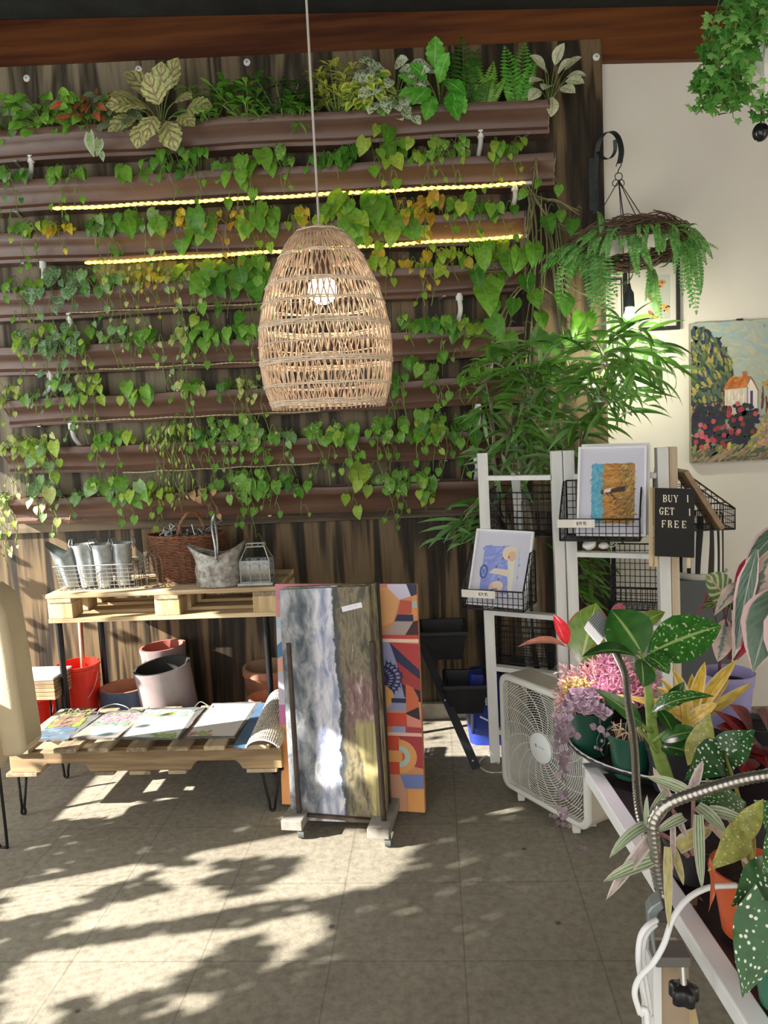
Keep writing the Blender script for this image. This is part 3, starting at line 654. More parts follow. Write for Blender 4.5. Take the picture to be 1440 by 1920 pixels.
for i in range(26):
    p = b+V((rnd.uniform(-40, 40)*S1, -rnd.random()*.12, rnd.uniform(.2, 1)*82*S1)); st.tube([b+rv(.01), p], .003, 5); rosette(fo, p, 12, .064, .018, 'spoon', .4, 1, 0, .6)
fin(r, fo, st, [TM['gold']])
r, b = top_plant(826, 185, 'hart_tongue_fern', 'bright green plant with large wavy lobed leaves in the top gutter'); fo, st = MB(), MB()
for px, py, dx, dz, L, w in [(815, 128, .1, 1, .14, .10), (800, 150, -.5, .5, .11, .07), (790, 170, -.8, -.1, .12, .07), (832, 150, .5, -.4, .15, .08), (846, 165, .3, -1, .14, .08), (812, 180, -.2, -.6, .14, .09), (805, 165, -.3, -.3, .15, .10), (838, 180, .4, -.8, .14, .09), (822, 155, .1, .3, .14, .10), (855, 172, .3, -.9, .12, .07), (780, 160, -.7, .5, .1, .06)]:
    p = W(px, py, .15+rnd.random()*.08); st.tube(spline([b, (b+p)/2+V((0, 0, .03)), p], 4), .003, 5)
    leaf(fo, p, V((dx, -.4, dz)), V((0, -1, .4))+rv(.25), L, w, 'oval', .5, .15, 18, 0, 2, 6, .22, .12)
fin(r, fo, st, [TM['bright']])
for px, tips, m, nm, lb in [(872, [(868, 68), (850, 95), (888, 100), (900, 92), (860, 150), (915, 190)], 'dark', 'sword_fern', 'tall dark fern rising above the other plants in the top gutter'),
                       (908, [(888, 118), (925, 165), (950, 175), (895, 190), (930, 120)], 'nerve', 'sword_fern', 'arching green fern in the top gutter between the dark fern and the light-tipped fern'),
                       (968, [(990, 78), (952, 88), (945, 125), (1010, 120), (985, 175), (940, 185), (1000, 165)], 'bright', 'boston_fern', 'fern with bright light-green upright tips, next to the cream plant at the gutter end')]:
    r, b = top_plant(px, 185, nm, lb); fo, st = MB(), MB()
    for x, y in tips:
        e = W(x, y, .12+rnd.random()*.1); d = (e-b); frond(fo, b, d+V((0, -.05, .14)), V((-d.x, -1.2, .4)), d.length*1.12, .017, 16, .75, 0, .2, .22, st)
    fin(r, fo, st, [TM[m]])
r, b = top_plant(1030, 190, 'white_caladium', 'cream white plant with green veins at the right end of the top gutter'); fo, st = MB(), MB()
for px, py in [(1022, 130), (1040, 122), (1018, 150), (1045, 140), (1058, 132), (1060, 152), (1030, 160), (1050, 165), (1036, 182), (1012, 168), (1062, 145), (1028, 140)]:
    p = W(px, py, .12+rnd.random()*.14); st.tube(spline([b, (b+p)/2+V((0, 0, .02)), p], 4), .0022, 4)
    leaf(fo, p, V(((px-1035)/40, -.5, (150-py)/45))+rv(.2), V((0, -1, .5))+rv(.3), .098, .064, 'oval', .6, .2, 6, 0, 2)
fin(r, fo, st, [TM['cream']])
# two-tone leaf fallen over the rim of the top gutter
r, b = top_plant(176, 245, 'syngonium', 'single pale two-tone leaf sprig drooping below the top gutter'); fo, st = MB(), MB()
p = W(168, 250, .19); st.tube(spline([b, b+V((0, -.09, .03)), p], 5), .002, 4)
leaf(fo, p, V((.1, -.3, -1)), V((-.4, -1, .2)), .125, .07, 'wing', .3, .25, 7, 0, 2); leaf(fo, W(186, 262, .19), V((-.1, -.3, -1)), V((.5, -1, .2)), .085, .05, 'wing', .3, .25, 7, 0, 2); leaf(fo, W(190, 285, .19), V((.2, -.2, -1)), V((.3, -1, .2)), .05, .03, 'wing', .3, .25, 6, 0, 1)
fin(r, fo, st, [leafmat('pale_two_tone', (.28, .42, .22), (.34, .46, .26), edge=(.62, .70, .52), edge_w=.55)])
# ================================================================= LONG-LEAF FICUS BEHIND THE RACK
M_FIC = leafmat('ficus_leaf', (.03, .11, .018), (.11, .25, .05), vein=(.2, .34, .1), rough=.28)
M_FIC2 = leafmat('ficus_leaf_pale', (.10, .22, .09), (.17, .31, .14), vein=(.26, .38, .2), rough=.34)
M_TRUNK = mat('ficus_trunk', (.34, .29, .21), .8, var=.45, vs=14, bump=.4)
fb = V((.50, 3.82, 0))
fic = thing('long_leaf_ficus', 'tall indoor tree with long drooping narrow leaves behind the white rack', 'tree', fb)
MB().lathe(fb, [(.02, .002), (.15, .002), (.17, .02), (.19, .30), (.205, .31), (.205, .34), (.19, .34), (.18, .29), (.0, .29)], 28).build('pot', mat('charcoal_pot', (.03, .03, .032), .6), fic, smooth=40)
tr, fo = MB(), MB()
def limb(pts, r0, r1):
    C = spline(pts, 5); tr.tube(C, [r0+(r1-r0)*i/(len(C)-1) for i in range(len(C))], 7); return C
def ftip(px, py, Y): return A(px, py, Y)
t1 = limb([fb+V((.02, 0, .28)), ftip(1008, 1180, 3.8), ftip(1003, 1050, 3.78), ftip(985, 940, 3.78), ftip(975, 850, 3.75), ftip(990, 760, 3.75)], .022, .012)
t2 = limb([fb+V((.06, .02, .28)), ftip(1060, 1050, 3.8), ftip(1080, 900, 3.76), ftip(1110, 780, 3.72), ftip(1150, 700, 3.66)], .02, .010)
t3 = limb([fb+V((-.04, .02, .28)), ftip(960, 1020, 3.82), ftip(930, 900, 3.8), ftip(925, 800, 3.78)], .014, .008)
def twig(p0, p1, n, L, m=0, droop=1.2):
    """a bending twig with long leaves hanging from it"""
    p0, p1 = V(p0), V(p1); mid = (p0+p1)/2+V((0, 0, .10)); C = spline([p0, mid, p1], 6); tr.tube(C, [.005*(1-.7*i/len(C)) for i in range(len(C))], 5)
    ax = (p1-p0).normalized()
    for i in range(n):
        c = C[min(len(C)-1, int((.25+.75*i/max(1, n-1))*(len(C)-1)))]
        a = rnd.random()*2*PI; d = ax*.6+V((math.cos(a)*.75, math.sin(a)*.6-.15, rnd.uniform(-.55, .25)))
        leaf(fo, c, d, V((rnd.uniform(-.6, .6), -.8, .8)), L*rnd.uniform(.75, 1.15), L*rnd.uniform(.10, .14), 'lance', rnd.uniform(.6, 1.4)*droop*.8, .22, 7, m if rnd.random() < .8 else 1-m)
def sprays(src, ends, n, L, m=0):
    for px, py, Y in ends:
        e = A(px, py, Y); s = min(src, key=lambda c: (c-e).length+abs(c.z-e.z+.15)*.5); twig(s, e, n, L, m)
allc = t1+t2+t3
# crown towards the bulb and the white wall
sprays(t2, [(1180, 610, 3.62), (1150, 640, 3.55), (1205, 625, 3.6), (1230, 650, 3.62), (1260, 690, 3.64), (1235, 710, 3.55), (1200, 690, 3.5), (1170, 720, 3.55), (1215, 760, 3.6), (1185, 780, 3.62),
            (1130, 690, 3.5), (1100, 660, 3.55), (1100, 740, 3.6), (1140, 760, 3.52), (1190, 740, 3.66), (1245, 675, 3.7)], 11, .205)
# middle and left
sprays(allc, [(1060, 640, 3.6), (1030, 690, 3.55), (985, 700, 3.6), (940, 710, 3.62), (900, 720, 3.66), (920, 770, 3.6), (975, 770, 3.55), (1050, 740, 3.5), (1075, 800, 3.55), (1010, 800, 3.52), (950, 830, 3.6),
              (1120, 800, 3.62), (1045, 860, 3.55), (1000, 640, 3.62), (1090, 700, 3.66), (890, 690, 3.7), (960, 660, 3.64)], 11, .185)
sprays(allc, [(1000, 720, 3.66), (1040, 770, 3.68), (1080, 740, 3.7), (1020, 840, 3.66), (1090, 830, 3.68), (970, 740, 3.7), (1120, 740, 3.7), (930, 640, 3.7), (1060, 690, 3.7)], 11, .18)
# low pale foliage over the rack's left panel
sprays(t1+t3, [(905, 870, 3.66), (940, 850, 3.66), (960, 880, 3.66), (990, 850, 3.66), (930, 905, 3.66), (975, 920, 3.66), (1010, 870, 3.68), (1020, 900, 3.7), (900, 800, 3.66), (985, 800, 3.64)], 9, .165, 1)
sprays(t3, [(850, 985, 3.76), (835, 1010, 3.76), (870, 960, 3.8), (865, 1020, 3.74), (885, 1000, 3.72)], 7, .21, 1)
sprays(t2, [(1100, 1080, 3.72), (1120, 1100, 3.74), (1095, 1130, 3.74), (1130, 1060, 3.76), (1110, 1010, 3.74)], 10, .17, 0)
tr.build('trunk', M_TRUNK, fic, smooth=True); fo.build('foliage', [M_FIC, M_FIC2], fic, smooth=True)

# ---------------------------------------------------------------- big climbing pothos on the right of the plant wall
cp = thing('climbing_pothos', 'large climbing pothos with broad leaves and bare stem bundles, right of the gutters', 'plant', W(1000, 430, .06))
fo, st = MB(), MB()
for pts in [[(985, 350), (1010, 370), (1045, 380), (1090, 400)], [(990, 355), (1020, 400), (1050, 420), (1095, 440)], [(985, 345), (1000, 420), (1005, 520), (990, 620), (985, 700)], [(1010, 365), (1020, 440), (1018, 540), (1010, 640)],
            [(1020, 380), (1030, 450), (1045, 540), (1060, 640), (1075, 740)], [(1000, 380), (985, 450), (960, 500), (900, 515)], [(1015, 390), (1035, 480), (1080, 540), (1120, 560)], [(960, 500), (935, 560), (920, 640), (915, 690)],
            [(1005, 300), (1002, 350), (994, 400), (990, 470)], [(1040, 400), (1050, 500), (1052, 600), (1062, 700)], [(1000, 520), (960, 560), (940, 600)], [(1010, 540), (1050, 560), (1090, 610)]]:
    for k in range(3):
        C = spline([W(x+rnd.uniform(-7, 7), y+rnd.uniform(-5, 5), .10+rnd.random()*.10) for x, y in pts], 6); st.tube(C, .0034, 5)
for px, py, L in [(905, 550, .17), (930, 535, .13), (900, 480, .12), (955, 490, .12), (975, 480, .13), (1000, 470, .12), (950, 640, .13), (920, 610, .13), (935, 660, .11), (1055, 565, .14), (1060, 640, .10), (1095, 600, .15), (1085, 610, .13),
                  (1010, 600, .10), (1030, 645, .11), (1025, 420, .10), (1070, 500, .10), (925, 575, .10), (965, 575, .10), (1010, 350, .05), (1048, 362, .06), (985, 370, .06), (1052, 410, .06), (1075, 425, .09), (1005, 640, .12), (890, 520, .10), (1030, 690, .13), (985, 530, .11), (1000, 560, .10)]:
    p = W(px, py-14, .18+rnd.random()*.07); hang_leaf(fo, st, p+V((rnd.uniform(-.06, .06), .05, .06)), p, L, rnd.choice([0, 0, 1]))
fo.build('foliage', [PM['green'], PM['deep']], cp, smooth=True); st.build('bare_stem', mat('pale_stem', (.27, .25, .11), .6, var=.5, vs=9), cp, smooth=True)
# ================================================================= RATTAN PENDANT LAMP
M_RAT = mat('rattan', (.66, .50, .36), .6, var=.45, vs=40, col2=(.44, .30, .19))
M_RATL = mat('rattan_binding', (.74, .61, .46), .65, var=.3, vs=60)
M_CORD = mat('grey_cord', (.40, .37, .33), .6)
lc = Dp(608, 600, 2.3); LX, LY = lc.x, lc.y
prof_px = [(432, 37), (440, 50), (455, 62), (470, 70), (484, 78), (512, 92), (540, 104), (575, 114), (616, 121.5), (650, 124), (682, 123.5), (705, 121), (727, 118), (745, 112), (762, 106)]
LP = [(A(604, y, LY).z, hw*2.3/FPX) for y, hw in prof_px]
def lr(z):
    for (z1, r1), (z2, r2) in zip(LP, LP[1:]):
        if z >= z2: return r1+(r2-r1)*(z-z1)/(z2-z1)
    return LP[-1][1]
zt_, zb_ = LP[0][0], LP[-1][0]
lamp = thing('pendant_lamp', 'big egg-shaped rattan pendant lamp with a lit globe bulb hanging before the plant wall', 'lamp', (LX, LY, zb_))
sh = MB(); NS = 60
for s_, rr in ((1, .0), (-1, .0025)):
    for k in range(NS):
        P = []; a0 = 2*PI*k/NS+s_*.02
        for i in range(23):
            t = i/22; z = zt_+(zb_-.006-zt_)*t; a = a0+s_*.62*(t**.9)+.015*math.sin(i*1.3+k); r_ = lr(z)-rr
            P.append((LX+r_*math.cos(a), LY+r_*math.sin(a), z))
        sh.tube(P, .0022 if s_ > 0 else .0019, 4, mi=0)
for y, nb in [(436, 2), (484, 2), (540, 3), (575, 2), (616, 4), (650, 1), (682, 4), (725, 2), (757, 4)]:
    z0 = A(604, y, LY).z
    for q in range(nb):
        z = z0-q*.0042+.002*nb; r_ = lr(z)+.002
        sh.tube([(LX+(r_+.0012*math.sin(i*5+q))*math.cos(2*PI*i/72), LY+(r_+.0012*math.sin(i*5+q))*math.sin(2*PI*i/72), z+.0012*math.sin(i*7+q*2)) for i in range(72)], .0022, 4, True, mi=1)
# spokes across the crown
for k in range(30):
    a = 2*PI*k/30; r_ = LP[0][1]; sh.tube([(LX+.012*math.cos(a), LY+.012*math.sin(a), zt_+.008), (LX+r_*.6*math.cos(a), LY+r_*.6*math.sin(a), zt_+.006), (LX+r_*math.cos(a), LY+r_*math.sin(a), zt_)], .002, 4)
sh.build('lamp_shade', [M_RAT, M_RATL], lamp, smooth=True)
zbulb = A(612, 543, LY).z
MB().lathe((LX, LY, zbulb+.03), [(.012, .09), (.024, .085), (.026, .0), (.02, -.002)], 16, cap0=True).build('socket', mat('brown_socket', (.07, .035, .02), .5), lamp, smooth=40)
MB().ball((LX, LY, zbulb), .043, 24).build('bulb', mat('lit_globe', (1, .9, .8), .3, emit=(1, .86, .66), es=3.6), lamp, smooth=True)
MB().tube([(LX, LY, zbulb+.11), (LX, LY, 3.72)], .0036, 8).build('cord', M_CORD, lamp, smooth=True)
pl = bpy.data.lights.new('pendant_glow', 'POINT'); pl.energy = 3; pl.color = (1, .84, .66); pl.shadow_soft_size = .05
plo = bpy.data.objects.new('pendant_glow', pl); COL.objects.link(plo); plo.location = (LX, LY, zbulb-.06)

# ================================================================= HOOK, WREATH, BULB
M_IRON = mat('dark_grey_iron', (.055, .062, .065), .45, .6, var=.3, vs=30)
hk = thing('wall_hook', 'dark iron curved plant hook screwed to the edge of the board', 'hook', W(1118, 380, .01))
m = MB()
def band(m, P, w, th, acr):
    """flat strip along P; acr = its width direction"""
    acr = V(acr).normalized()
    for a, b in zip(P, P[1:]):
        a, b = V(a), V(b); R = basis(b-a, acr); m.box((a+b)/2, (w if False else th, w, (b-a).length*1.08), Matrix((acr.cross((b-a).normalized()), acr, (b-a).normalized())).transposed())
PH = spline([W(1116, 400, .008), W(1117, 320, .012), W(1121, 275, .03), W(1130, 254, .07), W(1146, 247, .14), W(1159, 258, .22), W(1165, 282, .26), W(1162, 306, .27)], 7)
band(m, PH, .026, .005, (.85, -.5, 0)); m.build('arm', M_IRON, hk, bevel=.001)
m = MB(); band(m, spline([W(1121, 285, .03), W(1133, 297, .08), W(1145, 296, .13), W(1153, 283, .17), W(1153, 262, .19)], 6), .018, .004, (.85, -.5, 0)); m.build('scroll', M_IRON, hk)
MB().box(W(1113, 345, .006), (.05, .008, .26)).build('back_plate', M_IRON, hk, bevel=.003)
WY = 3.80
wl, wr = A(1078, 474, WY), A(1278, 446, WY); wc = (wl+wr)/2; wn, wf = A(1182, 424, WY-.24), A(1168, 496, WY+.20)
e1 = (wr-wl)/2; e2 = (wn-wf)/2; wc = (wl+wr+wn+wf)/4; wax = e1.cross(e2).normalized()
wre = thing('twig_wreath', 'round brown twig wreath draped with fern garland, hanging flat from the iron hook', 'wreath', wc)
m = MB()
for k in range(95):
    ra, za = rnd.uniform(-.042, .038), rnd.uniform(-.034, .034); ph = rnd.random()*6; a0 = rnd.random()*6; ln = rnd.uniform(2.5, 6.3); n = int(ln*7)
    P = []
    for i in range(n+1):
        a = a0+ln*i/n; q = 1+(ra+.012*math.sin(a*5+ph))/.27; P.append(wc+e1*math.cos(a)*q+e2*math.sin(a)*q+wax*(za+.014*math.sin(a*7+ph*2)))
    m.tube(P, rnd.uniform(.0016, .0034), 5)
m.build('twig_ring', mat('wreath_twig', (.13, .075, .045), .7, var=.5, vs=30), wre, smooth=True)
m = MB(); top = W(1160, 338, .27)
for ex, ey in [(1212, 418), (1196, 412)]: m.tube([top, A(ex, ey, WY-.2)], .0022, 5)
m.tube([top, wc-e1*.95], .0022, 5); m.tube([top, wc-e2*.9], .002, 5)
m.ring(W(1160, 331, .27), .017, .0022, (0, 1, 0)); m.ring(W(1154, 343, .27), .014, .002, (.5, 1, 0)); m.ring(W(1166, 343, .27), .014, .002, (-.5, 1, 0))
m.tube(spline([W(1155, 312, .27), W(1159, 302, .27), W(1165, 308, .27), W(1160, 318, .27), W(1158, 326, .27)], 5), .0025, 5)
m.build('hanger', mat('wire_dark', (.05, .045, .04), .5, .6), wre, smooth=True)
fo, st = MB(), MB()
M_FERN = leafmat('garland_fern', (.05, .20, .05), (.15, .36, .11), rough=.5)
for a, ln, n in [(3.3, .16, 6), (3.0, .20, 7), (2.75, .34, 6), (2.6, .22, 7), (2.4, .15, 8), (2.0, .13, 9), (1.7, .12, 8), (1.35, .14, 9), (1.0, .14, 9), (.7, .15, 9), (.35, .16, 9), (.05, .26, 6), (-.15, .30, 5), (.1, .14, 8), (-.5, .12, 4), (4.9, .2, 6), (5.2, .16, 6), (3.8, .12, 5), (4.5, .12, 5)]:
    for j in range((n+1)//2):
        aa = a+rnd.uniform(-.16, .16); b = wc+e1*math.cos(aa)+e2*math.sin(aa)+wax*.02+rv(.02); o_ = (e1*math.cos(aa)+e2*math.sin(aa)).normalized()
        frond(fo, b, o_*rnd.uniform(.1, .8)+V((0, -.25, rnd.uniform(-.3, .5)))+rv(.3), V((0, -.7, .7))+rv(.3), ln*rnd.uniform(.55, 1.1), .0115, 15, rnd.uniform(1.6, 2.6), 0, .1, .13, st)
for b_, e_, Y_ in [((1100, 450), (1084, 525), 3.74), ((1112, 455), (1134, 600), 3.7), ((1104, 460), (1104, 580), 3.72), ((1126, 450), (1120, 565), 3.68), ((1118, 450), (1142, 540), 3.7), ((1090, 455), (1072, 500), 3.76), ((1185, 440), (1180, 520), 3.6), ((1196, 440), (1205, 500), 3.6), ((1215, 500), (1226, 588), 3.85), ((1222, 500), (1212, 560), 3.85), ((1290, 440), (1318, 545), 3.72), ((1284, 450), (1300, 572), 3.74), ((1292, 430), (1326, 485), 3.7), ((1280, 440), (1290, 540), 3.72), ((1130, 420), (1105, 450), 3.6), ((1150, 418), (1140, 470), 3.58), ((1230, 415), (1240, 470), 3.58), ((1260, 425), (1270, 480), 3.62)]:
    for j in range(2):
        p0, p1 = A(*b_, Y_)+rv(.015), A(*e_, Y_-.03)+rv(.03); frond(fo, p0, (p1-p0).normalized()+V((0, -.25, .15)), V((rnd.uniform(-.4, .4), -1, .3)), (p1-p0).length*1.05, .012, 17, .5, 0, .1, .14, st)
fo.build('fern_garland', M_FERN, wre, smooth=True); st.build('fern_stem', M_STEM, wre)
bl = thing('pendant_bulb', 'bare lit bulb in a black socket hanging under the twig wreath', 'lamp', A(1180, 610, 3.72))
bx = A(1180, 575, 3.72)
m = MB().tube([bx+V((0, 0, .06)), bx+V((.004, .01, .30)), wc-e2*.2+V((0, 0, .05)), top], .0028, 6); m.build('cord', mat('black_cord', (.02, .02, .02), .5), bl, smooth=True)
MB().lathe(bx, [(.006, .105), (.01, .08), (.021, .06), (.024, .0), (.02, -.004)], 18, cap0=True).build('socket', mat('black_socket', (.03, .035, .037), .5), bl, smooth=40)
MB().lathe(bx, [(.016, -.002), (.019, -.02), (.024, -.036), (.034, -.055), (.037, -.072), (.033, -.09), (.02, -.103), (.0, -.107)], 20).build('bulb', mat('lit_white_bulb', (1, 1, .95), .3, emit=(1, .97, .86), es=14), bl, smooth=True)
pl = bpy.data.lights.new('wreath_bulb_glow', 'POINT'); pl.energy = 12; pl.color = (1, .95, .72); pl.shadow_soft_size = .04
plo = bpy.data.objects.new('wreath_bulb_glow', pl); COL.objects.link(plo); plo.location = bx+V((0, -.02, -.16))

# ================================================================= HANGING IVY
iv = thing('hanging_ivy', 'trailing green ivy in a white hanging pot at the top right, before the white wall', 'plant', Dp(1440, 230, 2.5))
fo, st = MB(), MB()
def ivp(px, py, d=2.5): return Dp(px, py, d)
edge = lambda t: (1342-30*math.sin(min(1, t*1.25)*PI*.5)+40*max(0, t-.8), 1445)
vines = []
for k in range(26):
    x0 = rnd.uniform(1350, 1470); x1 = rnd.uniform(1318, 1400) if k < 20 else rnd.uniform(1400, 1450); y1 = rnd.uniform(150, 228) if k < 20 else rnd.uniform(60, 120); d = rnd.uniform(2.38, 2.62)
    C = spline([ivp(x0, -20, d), ivp((x0+x1)/2-12, y1*.35, d-.05), ivp(x1-4, y1*.7, d), ivp(x1, y1, d)], 8); vines.append(C)
vines.append(spline([ivp(1388, 60, 2.4), ivp(1394, 115, 2.4), ivp(1412, 180, 2.42), ivp(1425, 200, 2.44), ivp(1438, 222, 2.46)], 8))
vines.append(spline([ivp(1390, 180), ivp(1360, 185), ivp(1330, 192), ivp(1305, 215)], 6)); vines.append(spline([ivp(1370, 120), ivp(1340, 116), ivp(1312, 122)], 6)); vines.append(spline([ivp(1370, 180), ivp(1345, 165), ivp(1312, 160), ivp(1300, 172)], 6))
for C in vines:
    st.tube(C, .0016, 4)
    for c in C[2:]:
        if rnd.random() < .85:
            p = c+V((rnd.uniform(-.03, .03), rnd.uniform(-.05, .02), rnd.uniform(-.02, .03))); st.tube([c, p], .0009, 3)
            ivyleaf(fo, p, V((rnd.uniform(-.8, .8), -.35, rnd.uniform(-1, .15))), V((rnd.uniform(-.5, .5), -1, .4)), rnd.uniform(.022, .046), rnd.choice([0, 0, 1]))
fo.build('foliage', [leafmat('ivy_dark', (.03, .15, .03), (.09, .27, .05), vein=(.16, .32, .1)), leafmat('ivy_light', (.13, .34, .08), (.22, .45, .14), vein=(.3, .5, .2))], iv, smooth=True); st.build('vine_stem', M_STEM, iv)
pc = Dp(1462, 60, 2.56)
MB().lathe(pc, [(.055, -.12), (.075, -.10), (.09, .05), (.095, .06), (.085, .06), (.08, .02), (0, .02)], 26, cap0=True).build('pot', mat('white_hanging_pot', (.8, .8, .77), .45), iv, smooth=40)
m = MB()
for dx in (-.07, 0., .07): m.tube([pc+V((dx, -.03, .05)), pc+V((0, 0, .5)), pc+V((0, 0, .98))], .003, 5)
for px, py in [(1437, 150), (1433, 60)]: m.tube([Dp(1440, 40, 2.45), Dp(px, 120, 2.45), Dp(1436, 185, 2.47)], .006, 6)
m.build('white_hanger', mat('white_macrame', (.75, .74, .68), .8), iv)
dm = thing('dome_camera', 'small glossy black dome under the ivy at the photo\'s right edge', 'camera', Dp(1426, 272, 2.55))
dc = Dp(1426, 248, 2.55)
MB().ball(dc, .026, 20, sq=(1, 1, 1.15)).build('dome', mat('gloss_black', (.012, .014, .018), .08), dm, smooth=True)
MB().tube([dc+V((0, 0, .02)), dc+V((.01, .01, .12)), pc+V((-.02, 0, -.1))], .003, 5).build('cord', mat('black_cord', (.02, .02, .02), .5), dm)

# ================================================================= PICTURES ON THE WHITE WALL
class Pic:
    """a flat image plane: u runs along U, v along Vv; shapes are stacked a hair apart"""
    def __init__(s, O, U, Vv, eps=.00002):
        s.O, s.U, s.V = V(O), V(U), V(Vv); s.N = s.U.cross(s.V).normalized(); s.k = 0; s.umax = 1.; s.eps = eps; s.m = MB(); s.mats = []; s.ix = {}
    def mi(s, c):
        f = c if not isinstance(c, (str, tuple)) else flat(c, .6)
        if f.name not in s.ix: s.ix[f.name] = len(s.mats); s.mats.append(f)
        return s.ix[f.name]
    def pt(s, u, v, k): return s.O+s.U*u+s.V*v+s.N*(s.eps*(1+k))
    def poly(s, c, pts, layer=None):
        if layer is None: s.k += 1; layer = s.k
        P = [s.pt(u, v, layer) for u, v in pts]; s.m.add(P, [tuple(range(len(P)))], s.mi(c), [(u, v) for u, v in pts]); return s
    def rect(s, c, u0, v0, u1, v1): return s.poly(c, [(u0, v0), (u1, v0), (u1, v1), (u0, v1)])
    def ell(s, c, u, v, a, b, n=16, rot=0.):
        return s.poly(c, [(u+a*math.cos(t)*math.cos(rot)-b*math.sin(t)*math.sin(rot), v+a*math.cos(t)*math.sin(rot)+b*math.sin(t)*math.cos(rot)) for t in [2*PI*i/n for i in range(n)]])
    def line(s, c, pts, w):
        asp = s.U.length/s.V.length
        for (a, b), (c2, d2) in zip(pts, pts[1:]):
            dx, dy = (c2-a)*asp, d2-b; l = math.hypot(dx, dy) or 1; nx, ny = -dy/l*w/2, dx/l*w/2
            s.poly(c, [(a-nx/asp, b-ny), (c2-nx/asp, d2-ny), (c2+nx/asp, d2+ny), (a+nx/asp, b+ny)])
    def dabs(s, cols, n, inside, L, Wd, ang=0., jit=.5, layers=24, box=(0, 0, 1, 1)):
        layers = max(40, layers)
        base = s.k; asp = s.U.length/s.V.length; k = 0; tries = 0
        while k < n and tries < n*40:
            tries += 1; u, v = rnd.uniform(box[0], min(s.umax, box[2])), rnd.uniform(box[1], box[3])
            if not inside(u, v): continue
            k += 1; a = (ang(u, v) if callable(ang) else ang)+rnd.uniform(-jit, jit); l, w = L*rnd.uniform(.6, 1.3)/2, Wd*rnd.uniform(.6, 1.3)/2
            pts = []
            for x, y in ((-l, 0), (-l*.6, -w), (l*.6, -w), (l, 0), (l*.6, w), (-l*.6, w)):
                uu = u+(x*math.cos(a)-y*math.sin(a))/asp; vv = v+x*math.sin(a)+y*math.cos(a); pts.append((min(s.umax, max(0, uu)), min(1, max(0, vv))))
            s.poly(rnd.choice(cols), pts, base+1+(k*layers//n if n <= layers else k % layers))
        s.k = base+layers
    def build(s, name, parent): return s.m.build(name, s.mats, parent)
# landscape canvas (a made-up cottage garden)
YF = 4.105
tl, bl_ = A(1298, 606, YF), A(1296, 868, YF); hgt = tl.z-bl_.z; wid = .62
cv = thing('landscape_canvas', 'painted canvas of a cottage garden with a dark tree, on the white wall', 'painting', (bl_.x+wid/2, 4.14, bl_.z))
MB().box((bl_.x+wid/2, (YF+4.138)/2, bl_.z+hgt/2), (wid, 4.138-YF, hgt)).build('stretched_canvas', flat('#8d8676'), cv, bevel=.003)
p = Pic(V((bl_.x, YF, bl_.z)), (wid*1.55, 0, 0), (0, 0, hgt)); p.umax = .643
p.rect('#a9b0a2', .003, .005, .643, .995)
p.dabs(['#a9b2a6', '#9fb0ad', '#b3b5a6', '#94aeb4', '#adb3a0', '#a5aa98'], 420, lambda u, v: v > .5, .10, .022, lambda u, v: 2.4 if u > .3 else .3, .6)
fx = lambda a, b, v: v < a
p.dabs(['#8a6a35', '#a5813f', '#6b4a2a', '#b89a57', '#7a3a35'], 170, lambda u, v: .3 < v < .52 and u < .3, .10, .012, PI/2, .2)
p.dabs(['#6b3a30', '#5a2f34', '#7d5030'], 60, lambda u, v: .36 < v < .5 and u > .37, .09, .014, PI/2, .1)
p.dabs(['#a58a3e', '#c09a45', '#8b6d2f', '#3c3a6e'], 50, lambda u, v: .48 < v < .58 and u > .38, .04, .02, .4, 1)
tree = lambda u, v: .44 < v < .95 and u < .05+.16*math.sin(min(1, (0.97-v)/.45)*PI*.75)
p.dabs(['#26383a', '#1f3040', '#31454f', '#2a3a2a'], 260, tree, .07, .028, 1.9, .5)
p.dabs(['#5d6b3c', '#7c8448', '#3d5340', '#2b2f5a', '#a3954a', '#4f6152'], 220, tree, .06, .02, 1.9, .6)
# cottage
p.poly('#d9cdbb', [(.175, .34), (.175, .52), (.29, .53), (.29, .34)]); p.poly('#e4dccf', [(.29, .34), (.29, .53), (.31, .585), (.345, .52), (.345, .36)])
p.poly('#b96a2c', [(.165, .515), (.20, .60), (.305, .605), (.29, .525)]); p.poly('#a35724', [(.305, .605), (.315, .595), (.352, .50), (.346, .50)]); p.rect('#b06234', .268, .60, .29, .64); p.rect('#4a3a78', .308, .40, .322, .5); p.rect('#7884b8', .29, .36, .297, .53)
p.dabs(['#d8843a', '#a65a22', '#c87a38'], 30, lambda u, v: .535 < v < .59 and .19 < u < .29, .05, .01, .9, .2, 1, (.17, .5, .3, .6)); p.dabs(['#efe6da', '#c8bba8'], 20, lambda u, v: .36 < v < .5, .06, .008, PI/2, .1, 1, (.18, .36, .285, .5))
gd = lambda u, v: v < .33+.06*math.sin(u*9)
p.dabs(['#1d2036', '#232744', '#2c3530', '#1c2a2a'], 300, lambda u, v: v < .40-.0*u and u < .34 and v < .42 and (v > .12 or u < .3), .06, .03, .6, 1)
p.dabs(['#8f9a4a', '#a7a850', '#6f7f48', '#c3b45c', '#8b8a62'], 320, lambda u, v: v < .33 and (u > .28+.35*(v-.05) or v < .12), .07, .022, .7, .6)
p.dabs(['#b98a6a', '#c59a72', '#a57a86', '#c9a05e', '#8f6f94', '#d0a890'], 420, lambda u, v: v < .27 and u > .33+.3*abs(v-.14), .022, .018, 0, 3)
p.dabs(['#2a2550', '#3b2f63', '#1f2040'], 40, lambda u, v: v < .1 and u > .45, .03, .02, 1, 2)
